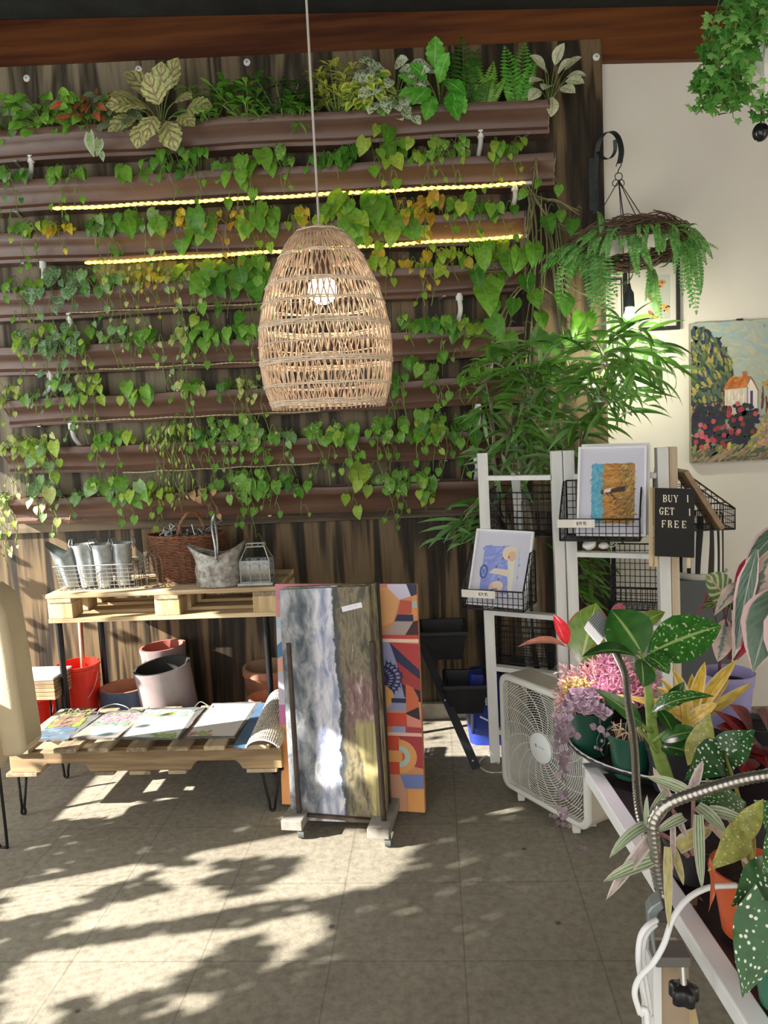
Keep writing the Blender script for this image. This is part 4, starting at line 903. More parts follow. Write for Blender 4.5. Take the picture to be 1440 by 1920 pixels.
for k in range(46):
    u, v = rnd.uniform(.02, .34), rnd.uniform(.1, .42)
    if v > .3 and u < .16 or (v < .18 and u > .2): continue
    p.ell(rnd.choice(['#a63a46', '#b84a4e', '#8e2f3c', '#c0606a']), u, v, .013, .019, 9)
p.dabs(['#6a5f4c', '#8b7a5c', '#a08a70', '#4f5a4a'], 120, lambda u, v: v < .08 and u < .4, .08, .018, .5, .5)
p.build('painted_scene', cv)
MB().box(A(1387, 599, 4.13), (.03, .012, .008)).build('hanger', flat('#1c1c1c'), cv)
def frame(name, label, cat, O, U, Vv, bar, dep, fm, back='#d8d4ce', glz=True):
    """picture frame: O is the lower-left outer corner of its front"""
    O, U, Vv = V(O), V(U), V(Vv); Nn = U.cross(Vv).normalized(); w, h = U.length, Vv.length; u, v = U/w, Vv/h
    t = thing(name, label, cat, O+U/2-Nn*dep); m = MB()
    R = Matrix((u, v, Nn)).transposed()
    for c, d in [((w/2, bar/2), (w, bar)), ((w/2, h-bar/2), (w, bar)), ((bar/2, h/2), (bar, h-2*bar)), ((w-bar/2, h/2), (bar, h-2*bar))]:
        m.box(O+u*c[0]+v*c[1]-Nn*dep/2, (d[0], d[1], dep), R)
    m.build('frame', fm, t, bevel=.0015)
    MB().box(O+U/2+Vv/2-Nn*(dep*.65), (w-bar, h-bar, dep*.5), R).build('mat_board', flat(back), t)
    pc = Pic(O+u*bar+v*bar-Nn*(dep*.40-.0005), u*(w-2*bar), v*(h-2*bar)); return t, pc, Nn
M_BLK = mat('black_frame', (.012, .012, .013), .4)
M_WFR = mat('white_frame', (.80, .80, .84), .45)
o_, r_, tt = A(1171, 623, 4.11), A(1276, 622, 4.11), A(1170, 490, 4.11)
t, pc, _n = frame('framed_print', 'black-framed butterfly print on the white wall behind the wreath', 'picture', (o_.x, 4.11, o_.z), (r_.x-o_.x, 0, 0), (0, 0, tt.z-o_.z), .019, .025, M_BLK, '#cfc9c4')
pc.rect('#b9bdb6', .50, .13, .87, .82); pc.rect('#a7aca6', .50, .125, .875, .132); pc.rect('#9a9f99', .868, .13, .875, .82)
for u, v, s_, c in [(.70, .70, .09, '#c98f5a'), (.66, .64, .08, '#d8a46e'), (.52, .45, .10, '#a8622e'), (.60, .46, .07, '#c27a3c'), (.78, .3, .08, '#dba04a'), (.66, .28, .09, '#e0b070'), (.5, .2, .09, '#b5793f'), (.6, .16, .07, '#c99a63')]:
    pc.ell(c, u, v, s_*1.1, s_*.45, 12, rnd.uniform(-.8, .8)); pc.ell('#5a2f1a', u+.02, v, .022, .014, 8)
for u, v in [(.83, .32), (.76, .25), (.86, .31)]: pc.ell('#15100c', u, v, .02, .014, 8)
pc.build('butterflies', t)
o_, r_, tt = A(1133, 640, 4.125), A(1168, 640, 4.125), A(1134, 524, 4.125)
t, pc, _n = frame('framed_print', 'thin black-edged plain print half hidden by leaves, left of the butterfly print', 'picture', (o_.x, 4.125, o_.z), (r_.x-o_.x, 0, 0), (0, 0, tt.z-o_.z), .006, .012, M_BLK, '#c9c4ba')
pc.rect('#bdb8ac', .2, .2, .8, .8); pc.build('image', t)
# ================================================================= PALLET TABLE WITH PIPE LEGS
M_PAL = wood('pale_pallet', (.34, .24, .13), (.62, .49, .31), 0, 5, .75, (.52, .38, .22))
M_PALB = wood('pallet_block', (.40, .28, .14), (.66, .50, .29), 2, 7, .75)
M_PAL2 = wood('weathered_pallet', (.20, .155, .10), (.46, .37, .25), 1, 6, .8, (.36, .28, .18))
M_PAL2X = wood('weathered_stringer', (.22, .15, .085), (.55, .41, .25), 0, 4, .8, (.42, .30, .17))
M_PIPE = mat('black_pipe', (.025, .026, .028), .35, .7)
T1, Y1, Y1B = .872, 3.55, 4.0
xl, xr = A(85, 1120, Y1).x, A(519, 1100, Y1).x
t = thing('pallet_table', 'pale wooden pallet table on black pipe legs against the plywood wall', 'table', ((xl+xr)/2, 3.78, 0))
for k in range(4):
    y0 = Y1+k*(Y1B-Y1-.1)/3
    MB().box(((xl+xr)/2, y0+.05, T1-.011), (xr-xl, .10 if k not in (1, 2) else .11, .022)).build('deck_board', M_PAL, t, bevel=.003)
xm = A(313, 1140, Y1).x
for x in (xl+.066, xm, xr-.06):
    MB().box((x, (Y1+Y1B)/2, T1-.033), (.118, Y1B-Y1, .02)).build('cross_board', M_PAL2, t, bevel=.002)
    for y in (Y1+.06, (Y1+Y1B)/2, Y1B-.06): MB().box((x, y, T1-.083), (.125, .11, .08)).build('block', M_PALB, t, bevel=.004)
for y in (Y1+.055, (Y1+Y1B)/2, Y1B-.055): MB().box(((xl+xr)/2, y, T1-.134), (xr-xl, .10, .022)).build('bottom_board', M_PAL, t, bevel=.003)
for x, y, x2 in [(A(107, 1175, 3.6).x, 3.62, A(122, 1320, 3.6).x), (A(186, 1140, 3.93).x, 3.93, A(196, 1260, 3.93).x), (xr-.08, 3.62, xr-.08), (xr-.08, 3.93, xr-.08)]:
    m = MB().tube([(x, y, T1-.145), (x, y, 0.008)], .016, 12); m.tube([(x, y, T1-.15), (x, y, T1-.145)], .04, 16); m.tube([(x, y, 0), (x, y, .012)], .03, 14); m.build('leg', M_PIPE, t, smooth=40)
# ================================================================= LOW PALLET BENCH WITH HAIRPIN LEGS
T2, Y2, Y2B = .312, 3.05, 3.50
xa, xb = A(16, 1410, Y2).x, A(527, 1405, Y2).x
b = thing('pallet_bench', 'low slatted pallet bench on dark hairpin legs', 'bench', ((xa+xb)/2, 3.27, 0))
for p0, p1 in [(17, 58), (103, 145), (168, 206), (240, 278), (317, 356), (384, 423), (457, 508)]:
    x0, x1 = A(p0, 1402, Y2).x, A(p1, 1402, Y2).x
    MB().box(((x0+x1)/2, (Y2+Y2B)/2-.005, T2-.010), (x1-x0, Y2B-Y2+.03, .02), Matrix.Rotation(rnd.uniform(-.006, .006), 3, 'Z')).build('slat', M_PAL2, b, bevel=.003)
def stringer(y, w):
    zt2, zb2 = T2-.021, T2-.111; L = lambda px: A(px, 1440, Y2).x; pts = [(xa, zt2), (xb, zt2), (xb, zb2)]
    for n0, n1 in [(455, 358), (168, 76)]:
        x1, x0 = L(n0), L(n1); pts += [(x1, zb2), (x1-.012, zb2+.022), (x1-.03, zb2+.038), (x0+.03, zb2+.038), (x0+.012, zb2+.022), (x0, zb2)]
    pts += [(xa, zb2)]
    MB().slab([(x, y, z) for x, z in pts], (0, w, 0)).build('stringer', M_PAL2X, b, bevel=.003)
for y in (Y2, (Y2+Y2B)/2-.02, Y2B-.04): stringer(y, .04)
for p0, p1 in [(12, 70), (177, 214), (243, 283), (316, 350), (463, 520)]:
    x0, x1 = A(p0, 1450, Y2).x, A(p1, 1450, Y2).x; MB().box(((x0+x1)/2, (Y2+Y2B)/2, T2-.119), (x1-x0, Y2B-Y2+.01, .016)).build('bottom_board', M_PAL2, b, bevel=.002)
def hairpin(parent, xc, y, zt3, w, col, splay=.02):
    z0 = .006; P = [V((xc-w/2, y, zt3)), V((xc-w*.13, y-splay, z0+.03)), V((xc-.008, y-splay, z0+.004)), V((xc+.008, y-splay, z0+.004)), V((xc+w*.15, y-splay, z0+.03)), V((xc+w/2, y, zt3))]
    C = [P[0]]+spline(P[1:5], 5)+[P[5]]; m = MB().tube(C, .0058, 8); m.box((xc, y, zt3), (w+.03, .05, .004)); m.build('leg', col, parent, smooth=50)
hairpin(b, A(510, 1500, Y2+.02).x, Y2+.04, T2-.127, .085, M_PIPE); hairpin(b, A(42, 1500, Y2+.02).x, Y2+.04, T2-.127, .04, M_PIPE)
hairpin(b, A(128, 1450, 3.44).x, 3.44, T2-.127, .07, M_PIPE); hairpin(b, xb-.12, 3.44, T2-.127, .07, M_PIPE)
# ---- painted slates
M_SLATE = mat('slate', (.16, .155, .15), .7, var=.4, vs=12, bump=.3)
def slate(c, label, art, wire=None):
    P = [G(x, y, T2+.001) for x, y in c]; th = V((0, 0, .007))
    t = thing('painted_slate', label, 'slate', sum(P, V())/4, 'painted slates on the low bench'); edge = []
    for i in range(4):
        a, b_ = P[i], P[(i+1) % 4]; n = 9
        for k in range(n): q = a+(b_-a)*(k/n); edge.append(q+V((rnd.uniform(-.004, .004), rnd.uniform(-.004, .004), 0))*(1 if k else 0))
    MB().slab(edge, th).build('slab', M_SLATE, t)
    U = P[1]-P[0]; Vv = P[3]-P[0]; p = Pic(P[0]+th+U*.03+Vv*.02, U*.94, Vv*.95); art(p); p.build('painted_picture', t)
    if wire: MB().tube(spline([G(x, y, T2+.01+h_) for x, y, h_ in wire], 5), .002, 6).build('hanging_wire', M_CLIP, t, smooth=True)
def art1(p):
    p.rect('#6b665d', 0, 0, 1, 1); p.dabs(['#5d6e7e', '#4f6478', '#6f8290'], 90, lambda u, v: v < .38, .22, .05, .2, .3); p.dabs(['#7c8a3e', '#66763c', '#8f9a50'], 60, lambda u, v: .38 < v < .62 and abs(u-.5) > .15, .1, .05, 1, 1)
    p.dabs(['#8a6b5c', '#97786a', '#776055'], 50, lambda u, v: .4 < v < .8 and abs(u-.5) < .3, .1, .06, 1, 1); p.dabs(['#6f7a4a', '#8c8b60', '#7d6a60'], 40, lambda u, v: v > .72, .09, .04, 1, 1)
def art2(p):
    p.rect('#8d8983', 0, 0, 1, 1); p.ell('#9cc0d0', .55, .28, .36, .22, 20); p.ell('#b9d3dc', .55, .24, .28, .13, 18); p.dabs(['#b56a8f', '#c583a5', '#a0607e', '#8f5a78'], 80, lambda u, v: v > .55, .08, .035, .6, 1)
    p.dabs(['#5f8f7c', '#74a28a', '#8aa86a'], 50, lambda u, v: .45 < v < .6 or v > .85, .08, .03, .6, 1)
def art3(p):
    p.rect('#d3d8d6', 0, 0, 1, 1); p.dabs(['#bfe0e4', '#cfeef0', '#e3efe6'], 50, lambda u, v: v < .8, .16, .06, .3, 1); p.dabs(['#6fae9c', '#8cc07c', '#a884ae', '#79b7a6', '#b7c96a'], 70, lambda u, v: v > .72, .09, .04, .5, 1); p.dabs(['#a8c86a', '#8fb35c'], 16, lambda u, v: v < .12 and u > .5, .1, .05, .4, 1)  # pale base and washes: sun glare painted into the slate
def art4(p):
    p.rect('#dcdcd8', 0, 0, 1, 1); p.dabs(['#e6e6e2', '#d0d4d4', '#e0d8da'], 50, lambda u, v: True, .2, .07, .4, 1); p.dabs(['#d089b0', '#c97ba4', '#a7c07a'], 14, lambda u, v: v < .12 and u < .45, .09, .05, .4, 1); p.ell('#d8a8c0', .6, .55, .03, .02)  # base whitened, sun glare put into the paint
slate([(58, 1392), (128, 1389), (196, 1339), (124, 1331)], 'slate painted grey-brown and blue, nearest the cream armchair', art1, [(128, 1335, 0), (133, 1329, .02), (140, 1334, .005), (147, 1329, .02), (152, 1337, 0)])
slate([(131, 1386), (219, 1387), (272, 1331), (203, 1337)], 'slate painted with pink blossom over a pale blue pond', art2, [(182, 1340, 0), (190, 1328, .03), (215, 1320, .035), (238, 1326, .03), (245, 1336, 0)])
slate([(228, 1386), (335, 1388), (387, 1328), (274, 1331)], 'slate whitened by painted-in sun glare, green and violet flowers along its top', art3)
slate([(346, 1385), (441, 1384), (491, 1318), (398, 1321)], 'pale slate with painted-in sun glare and pink dabs, nearest the canvases', art4, [(358, 1335, 0), (370, 1320, .02), (378, 1316, .025), (393, 1325, .005)])
P = [G(x, y, T2+.001) for x, y in [(438, 1403), (464, 1403), (516, 1322), (486, 1322)]]
o = MB().slab(P, (0, 0, .012)).build('blue_board', mat('blue_paint', (.09, .17, .30), .55, var=.3, vs=8)); tag(o, 'strip of blue board between the pink-dabbed slate and the woven white mat', 'board')
P = [G(x, y, T2+.016) for x, y in [(461, 1402), (523, 1404), (548, 1330), (500, 1324)]]; U, Vv = P[1]-P[0], P[3]-P[0]; m = MB(); Nn = V((0, 0, 1))
t = thing('woven_mat', 'white woven rope mat curled over the right end of the low bench', 'mat', sum(P, V())/4)
hump = lambda u, v: .035*math.sin(PI*min(1, max(0, u)))**.6+.045*v*math.sin(PI*u)**.5
for k in range(17):
    for ph, dr in ((0, 1), (PI, 1)):
        m.tube([P[0]+U*(k/16)+Vv*(i/26)+Nn*(hump(k/16, i/26)+.0025*math.sin(i*1.57+ph)) for i in range(27)], .0034, 4)
for i in range(27): m.tube([P[0]+U*(k/16)+Vv*(i/26)+Nn*(hump(k/16, i/26)-.0025*math.sin(i*1.57+k*PI)) for k in range(17)], .0034, 4)
m.build('weave', mat('cotton_rope', (.62, .58, .52), .85, var=.2, vs=50), t, smooth=True)
# ================================================================= CREAM ARMCHAIR (mostly outside the frame)
M_CREAM = mat('cream_upholstery', (.60, .50, .33), .85, var=.12, vs=4, bump=.15, bs=160)
YC = 2.86
ch = thing('armchair', 'cream upholstered armchair on thin dark legs, cut by the left edge', 'armchair', A(-20, 1500, YC)*V((1, 1, 0)) if False else V((A(-20, 1500, YC).x, YC+.1, 0)))
def cushion(pxs, ext, name, Y, bev):
    Pp = [A(x, y, Y+.02) for x, y in pxs]; MB().slab(Pp, (0, -ext, 0)).build(name, M_CREAM, ch, bevel=bev, seg=4, smooth=50)
cushion([(-160, 1075), (-40, 1078), (10, 1088), (32, 1104), (46, 1135), (57, 1195), (68, 1270), (83, 1372), (84, 1384), (72, 1389), (26, 1394), (-40, 1398), (-160, 1398)], .16, 'back_cushion', YC, .028)
cushion([(-160, 1290), (-60, 1292), (-12, 1298), (6, 1330), (20, 1415), (14, 1428), (-2, 1440), (-60, 1446), (-160, 1446)], .10, 'seat_front', YC-.115, .02)
for px in (3, -150):
    x = A(px, 1490, YC-.05).x; zt3 = A(0, 1440, YC-.05).z
    MB().tube(spline([(x, YC-.05, zt3+.02), (x+.004, YC-.055, .03), (x-.004, YC-.055, .006), (x-.03, YC-.05, .006), (x-.05, YC-.045, .05)], 5)+[V((x-.06, YC-.05, zt3))], .006, 8).build('leg', M_PIPE, ch, smooth=True)
x = A(-60, 1490, YC+.3).x; MB().tube([(x, YC+.3, A(0, 1390, YC+.3).z+.02), (x, YC+.3, .004)], .008, 8).build('leg', M_PIPE, ch, smooth=True)
# ================================================================= ON THE FLOOR BEHIND THE BENCH
M_RED = mat('red_plastic', (.72, .028, .014), .35)
def bucket(px, py, Y, r, h, label, z=0.):
    c = A(px, py, Y); c.z = z
    t = thing('plastic_bucket', label, 'bucket', c, 'red plastic buckets')
    MB().lathe(c, [(0, .006), (r*.86, 0), (r*.9, .01), (r*.955, h*.62), (r*.99, h*.66), (r*.97, h*.70), (r, h*.74), (r*.975, h*.80), (r*1.0, h*.84), (r*1.0, h*.93), (r*1.045, h*.95), (r*1.045, h), (r*.97, h), (r*.95, h*.7), (r*.83, .012), (0, .012)], 36).build('tub', M_RED, t, smooth=35)
    a = [(c.x+r*1.06*math.cos(q), c.y-r*1.06*math.sin(q)*.55-.02, c.z+h*.86-.16*math.sin(q)) for q in [PI*i/20 for i in range(21)]]
    MB().tube(a, .0022, 6).build('handle', M_CLIP, t)
    return c, h
cb, hb = bucket(148, 1268, 3.84, .107, .31, 'red plastic bucket with a pinkish pipe standing in it, behind the front table leg', .13)
tag(MB().box((cb.x, cb.y+.01, .065), (.24, .22, .128)).build('wood_block', M_PAL2X, bevel=.003), 'weathered wood block under the taller red bucket', 'block')
bucket(72, 1300, 3.87, .083, .25, 'smaller red plastic bucket behind the legs of the slatted stool')
cp_ = mat('copper_pipe', (.42, .20, .14), .4, .5)
tag(MB().tube([(cb.x+.01, cb.y+.02, .15), (cb.x+.012, cb.y+.05, .735)], .0125, 10).build('copper_pipe', cp_, smooth=True), 'pinkish copper pipe standing in the taller red bucket', 'pipe')
def pot(px, py, Y, z, prof, name, label, mo, mi_, tilt=None, n=36, soil=None):
    c = A(px, py, Y); c.z = z; t = thing(name, label, 'pot', c); k = next(i for i in range(len(prof)) if prof[i][0] == max(p[0] for p in prof))
    top = max(range(len(prof)), key=lambda i: prof[i][1])
    ax = tilt or (0, 0, 1)
    MB().lathe(c, prof[:top+1], n, ax, cap0=True).build('body', mo, t, smooth=40); MB().lathe(c, prof[top:], n, ax).build('inside', mi_, t, smooth=40)
    return t
M_TERRA = mat('terracotta', (.40, .17, .10), .8, var=.25, vs=12)
M_NAVY = mat('navy_glaze', (.055, .085, .15), .45, var=.3, vs=10)
M_MAUVE = mat('mauve_glaze', (.27, .215, .215), .5, var=.25, vs=7)
pot(237, 1325, 3.86, 0, [(.09, 0), (.11, .03), (.122, .26), (.126, .28), (.126, .302), (.112, .302), (.105, .26), (.08, .02), (0, .02)], 'glazed_pot', 'dark blue glazed pot with a bare clay inside, between red bucket and tall mauve pot', M_NAVY, M_TERRA)
z3 = .015
pot(330, 1320, 3.67, z3, [(.112, 0), (.124, .03), (.136, .25), (.136, .43), (.139, .452), (.139, .465), (.126, .465), (.122, .43), (.11, .03), (0, .03)], 'tall_planter', 'tall mauve-grey planter leaning on the floor under the pallet table', M_MAUVE, mat('dark_inside', (.018, .017, .016), .8), V((-.10, -.06, 1)).normalized())
pot(322, 1300, 4.10-.145, 0, [(.09, 0), (.10, .03), (.118, .45), (.122, .475), (.122, .49), (.108, .49), (.104, .44), (.09, .02), (0, .02)], 'clay_planter', 'planter with a reddish clay rim right behind the tall mauve one', M_MAUVE, mat('red_clay', (.33, .10, .075), .75), V((-.06, .0, 1)).normalized())
pot(512, 1325, 3.93, 0, [(.09, 0), (.115, .03), (.143, .33), (.148, .335), (.148, .37), (.132, .37), (.122, .33), (.09, .02), (0, .02)], 'terracotta_pot', 'wide terracotta pot half hidden by the leaning canvases', M_TERRA, mat('clay_inside', (.36, .22, .14), .85))
pot(508, 1330, 3.70, 0, [(.07, 0), (.09, .02), (.108, .25), (.112, .265), (.112, .285), (.10, .285), (.09, .24), (.07, .02), (0, .02)], 'glazed_pot', 'small blue-rimmed pot in front of the wide terracotta pot', mat('blue_glaze', (.12, .20, .33), .4), M_TERRA)
# slatted stool with a white top
st_ = thing('slatted_stool', 'small slatted wood stool with a white top and dark legs beside the red buckets', 'stool', V((A(70, 1330, 3.62).x, 3.65, 0)))
x0, x1 = A(-40, 1260, 3.57).x, A(103, 1280, 3.57).x; zt4 = A(80, 1268, 3.6).z
for k in range(5): MB().box(((x0+x1)/2, 3.66, zt4-.022-k*.0195), (x1-x0, .20, .0175)).build('slat', M_PAL2X, st_, bevel=.002)
MB().box(((x0+x1)/2, 3.66, zt4-.005), (x1-x0-.004, .2, .012)).build('top', mat('white_top', (.62, .6, .56), .5), st_, bevel=.002)
for x in (x1-.05, x1-.02, x0+.03):
    for y in (3.60, 3.72): MB().tube([(x, y, zt4-.108), (x, y-.01, .002)], .006, 8).build('leg', M_PIPE, st_)
# ================================================================= ON THE PALLET TABLE
M_ZINC = mat('zinc', (.50, .54, .55), .38, .55, var=.42, vs=16, bump=.1, bs=40)
M_WIRE = mat('grey_wire', (.34, .34, .33), .4, .7)
def wgrid(m, a, b, c, d, nu, nv, r=.0014):
    """wire mesh on the quad a-b-c-d"""
    a, b, c, d = V(a), V(b), V(c), V(d)
    for i in range(nu+1): m.tube([a+(b-a)*(i/nu), d+(c-d)*(i/nu)], r, 4)
    for j in range(nv+1): m.tube([a+(d-a)*(j/nv), b+(c-b)*(j/nv)], r, 4)
wb0, wb1 = A(112, 1112, 3.62), A(253, 1108, 3.62); bx0, bx1 = wb0.x, wb1.x
t = thing('wire_basket', 'grey wire basket holding zinc flower buckets on the pallet table', 'basket', ((bx0+bx1)/2, 3.71, T1))
z0, z1, yf, yb, fl = T1+.003, T1+.125, 3.625, 3.81, .018
A4 = [(bx0, yf, z0), (bx1, yf, z0), (bx1, yb, z0), (bx0, yb, z0)]; B4 = [(bx0-fl, yf-.015, z1), (bx1+.004, yf-.015, z1), (bx1+.004, yb+.01, z1), (bx0-fl, yb+.01, z1)]
m = MB()
for i in range(4): wgrid(m, A4[i], A4[(i+1) % 4], B4[(i+1) % 4], B4[i], 15 if i % 2 == 0 else 8, 6)
wgrid(m, *A4, 14, 6); m.build('mesh', M_WIRE, t)
MB().tube(B4, .0032, 6, True).build('rim', M_WIRE, t)
def zinc(px, py0, py1, Y, rt, rb, label, lean=0.):
    c = A(px, py0, Y); c.z = T1+.006; h = .215; ax = V((lean, 0, 1)).normalized()
    t = thing('zinc_bucket', label, 'bucket', c, 'zinc flower buckets in the wire basket')
    MB().lathe(c, [(0, .002), (rb, 0), (rb*1.04, .02), (rb+(rt-rb)*.5, h*.5), (rt*.97, h*.93), (rt*1.1, h*.985), (rt*1.1, h), (rt, h*.98), (rt*.9, h*.85), (rb*.9, .01), (0, .01)], 26, ax).build('body', M_ZINC, t, smooth=40)
    for s_ in (-1, 1):
        o = c+ax*h+V((s_*rt*1.02, 0, 0)); w = .018
        MB().tube([o+V((0, -w, -.03)), o+V((s_*.012, -w, .0)), o+V((s_*.006, -w*.8, .024)), o+V((s_*.006, w*.8, .024)), o+V((s_*.012, w, 0)), o+V((0, w, -.03))], .0028, 6).build('handle', M_ZINC, t, smooth=True)
    return t
zinc(168, 1104, 0, 3.70, .053, .036, 'zinc bucket right of the cut-away scoop, in the wire basket', -.06)
zinc(199, 1104, 0, 3.675, .050, .035, 'middle zinc bucket of the three upright ones in the wire basket')
zinc(233, 1102, 0, 3.70, .050, .036, 'zinc bucket nearest the wicker basket', .03)
c = A(138, 1108, 3.70); c.z = T1+.006; sc = thing('zinc_scoop', 'plain grey zinc scoop with a slanting cut rim, leaning in the wire basket', 'scoop', c)
m = MB(); n, k = 30, 9; vs = []
for inner in (0, 1):
    for j in range(k+1):
        for i in range(n):
            q = 2*PI*i/n; zt5 = .16+.06*abs(math.cos(q))**1.6+(.012 if math.cos(q) < 0 else 0); tt = j/k; r_ = .036+.024*tt+(.008 if tt > .9 else 0)-(.002 if inner else 0)
            z = zt5*tt; vs.append(c+V((r_*1.15*math.cos(q)-.19*z, r_*.9*math.sin(q), z+.002*inner)))
fs = [(o+j*n+i, o+j*n+(i+1) % n, o+(j+1)*n+(i+1) % n, o+(j+1)*n+i) for o in (0, (k+1)*n) for j in range(k) for i in range(n)]+[tuple(range(n))]
m.add(vs, fs).build('body', mat('smooth_zinc', (.33, .37, .37), .35, .7), sc, smooth=40)
# wire cloche
c = A(287, 1106, 3.66); c.z = T1+.003; t = thing('wire_cloche', 'small rusty wire plant cloche with a knotted top, between zinc buckets and wicker basket', 'cloche', c); m = MB()
for i in range(6):
    q = 2*PI*i/6+.3; r_ = .05; m.tube(spline([c+V((r_*math.cos(q), r_*math.sin(q), 0)), c+V((r_*math.cos(q), r_*math.sin(q), .11)), c+V((r_*.75*math.cos(q), r_*.75*math.sin(q), .15)), c+V((.004*math.cos(q), .004*math.sin(q), .17))], 5), .002, 5)
for z in (.003, .06): m.ring(c+V((0, 0, z)), .05, .0018, n=24, k=4)
for k in range(4): m.tube(spline([c+V((0, 0, .17))+rv(.012) for _ in range(7)], 5), .0018, 4)
for k in range(3): m.tube(spline([c+V((rnd.uniform(-.06, .06), -.05+rnd.random()*.05, .004)) for _ in range(5)], 5), .0016, 4)
m.build('wires', mat('rusty_wire', (.20, .16, .13), .6, .4), t, smooth=True)
# wicker basket
M_WICK = mat('wicker', (.22, .085, .035), .55, var=.5, vs=45, col2=(.10, .035, .015))
c = A(357, 1098, 3.81); c.z = T1; RX, RY, H = .198, .125, .235
t = thing('wicker_basket', 'brown oval wicker basket with a twisted arched handle on the pallet table', 'basket', c)
bp = lambda z: .80+.20*min(1, z/H*1.15)**.8
MB().lathe(c, [(0, .004), (RX*.8-.006, .004)]+[(RX*bp(H*i/10)-.005, H*i/10) for i in range(11)]+[(RX*bp(H*i/10)-.012, H*i/10) for i in range(10, 0, -1)]+[(0, .03)], 48, sq=(1, RY/RX)).build('lining', mat('wicker_dark', (.06, .025, .012), .8), t)
m = MB(); ns = 34
for j in range(27):
    z = .006+(H-.012)*j/26
    m.tube([c+V(((RX*bp(z)+.0028*math.cos(ns*a/2+j*PI))*math.cos(a), (RY*bp(z)+.0028*math.cos(ns*a/2+j*PI))*math.sin(a), z)) for a in [2*PI*i/170 for i in range(170)]], .0046, 4, True)
for k in range(ns): a = 2*PI*k/ns; m.tube([c+V((RX*bp(z)*math.cos(a), RY*bp(z)*math.sin(a), z)) for z in (0, .08, .16, H)], .0036, 4)
m.build('weave', M_WICK, t, smooth=True)
m = MB()
for ph in (0, PI): m.tube([c+V(((RX+.003*math.cos(i*.9+ph))*math.cos(2*PI*i/110), (RY+.003*math.cos(i*.9+ph))*math.sin(2*PI*i/110), H+.005*math.sin(i*.9+ph))) for i in range(110)], .006, 5, True)
m.build('rim', M_WICK, t, smooth=True)
m = MB(); AR = spline([A(333, 1004, 3.74), A(340, 978, 3.76), A(356, 960, 3.79), A(372, 966, 3.83), A(384, 990, 3.86), A(390, 1013, 3.88)], 10)
for ph in (0, 2.1, 4.2): m.tube([p+V((.005*math.cos(i*.55+ph), .005*math.sin(i*.55+ph), .003*math.sin(i*.55+ph))) for i, p in enumerate(AR)], .0052, 5)
m.build('handle', mat('wicker_handle', (.30, .13, .055), .5, var=.4, vs=30), t, smooth=True)
m = MB()
for k in range(26): p = c+V((rnd.uniform(-.7, .7)*RX, rnd.uniform(-.7, .7)*RY, H-.01)); m.tube(spline([p, p+rv(.04)+V((0, 0, .02)), p+rv(.06)+V((0, 0, .01))], 4), .004, 5)
tag(m.build('wire_bits', M_WIRE), 'tangle of grey wire scraps inside the wicker basket', 'wire', kind='stuff')
# coal scuttle
M_SCUT = mat('worn_zinc', (.40, .40, .37), .5, .35, var=.5, vs=34, col2=(.16, .13, .10), bump=.25, bs=70)
c = A(413, 1098, 3.635); c.z = T1+.004; t = thing('coal_scuttle', 'pitted grey metal coal scuttle with a pouring lip and tall bail handle', 'scuttle', c)
n, k = 44, 14; vs = []; R1, R2 = .112, .08
for inn in (0, 1):
    for j in range(k+1):
        s_ = j/k
        for i in range(n):
            q = 2*PI*i/n; cs, sn = math.cos(q), math.sin(q)
            zt6 = .148+(.062*max(0, -cs)**1.7)+(.075*max(0, cs)**1.7); z = zt6*s_
            base = 1.0+.03*math.sin(min(1, z/.14)*PI)-.06*max(0, (z-.07)/.08)+(.025 if abs(z-.092) < .007 or abs(z-.075) < .005 else 0)
            fl_ = max(0, (s_-.5)/.5)**1.5; x = cs*R1*base-(.062*fl_*max(0, -cs)**1.3)+(.055*fl_*max(0, cs)**1.3)
            tw = 1-.45*fl_*abs(cs)**2; y = sn*R2*base*tw
            vs.append(c+V((x*(1-.02*inn), y*(1-.02*inn), z+.003*inn)))
fs = [(o+j*n+i, o+j*n+(i+1) % n, o+(j+1)*n+(i+1) % n, o+(j+1)*n+i) for o in (0, (k+1)*n) for j in range(k) for i in range(n)]+[tuple(range(n))]
MB().add(vs, fs).build('body', M_SCUT, t, smooth=50)
hb_ = [c+V((.012, -R2*.95, .135)), c+V((.012, -R2, .20)), c+V((.0, -R2*.8, .275)), c+V((-.01, -.02, .325)), c+V((-.015, .03, .325)), c+V((-.02, R2*.8, .275)), c+V((-.022, R2, .2)), c+V((-.022, R2*.9, .13))]
m = MB().tube(spline(hb_, 6), .0052, 8); m.tube([c+V((-.005, -.03, .315)), c+V((.006, -.035, .352))], [.008, .004], 8)
hd = m.build('handle', M_ZINC, t, smooth=True); MB().ball(c+V((.012, -R2*.99, .128)), .011, 12, sq=(1, .5, 1)).build('handle_lug', M_SCUT, t, smooth=True)
# little glass house lantern
M_LEAD = mat('lead_came', (.42, .43, .41), .45, .5, var=.3, vs=40); M_GL = glass('lantern_glass', (.80, .86, .85), .05, .10)
c = A(484, 1093, 3.63); c.z = T1+.003; w, d, zb, zw, zr = .142, .092, .014, .118, .182
t = thing('glass_lantern', 'small house-shaped glass lantern with arched panes and a pitched roof', 'lantern', c)
MB().box(c+V((0, 0, zb/2)), (w+.03, d+.03, zb)).build('tray', M_LEAD, t, bevel=.002)
m = MB(); X, Y = w/2, d/2; xr2 = w/2*.62
cor = [(-X, -Y), (X, -Y), (X, Y), (-X, Y)]
for x, y in cor: m.tube([c+V((x, y, zb)), c+V((x, y, zw))], .003, 5); m.tube([c+V((x, y, zw)), c+V((math.copysign(xr2, x), math.copysign(.012, y), zr))], .003, 5)
for z in (zb+.002, zw): m.tube([c+V((x, y, z)) for x, y in cor], .003, 5, True)
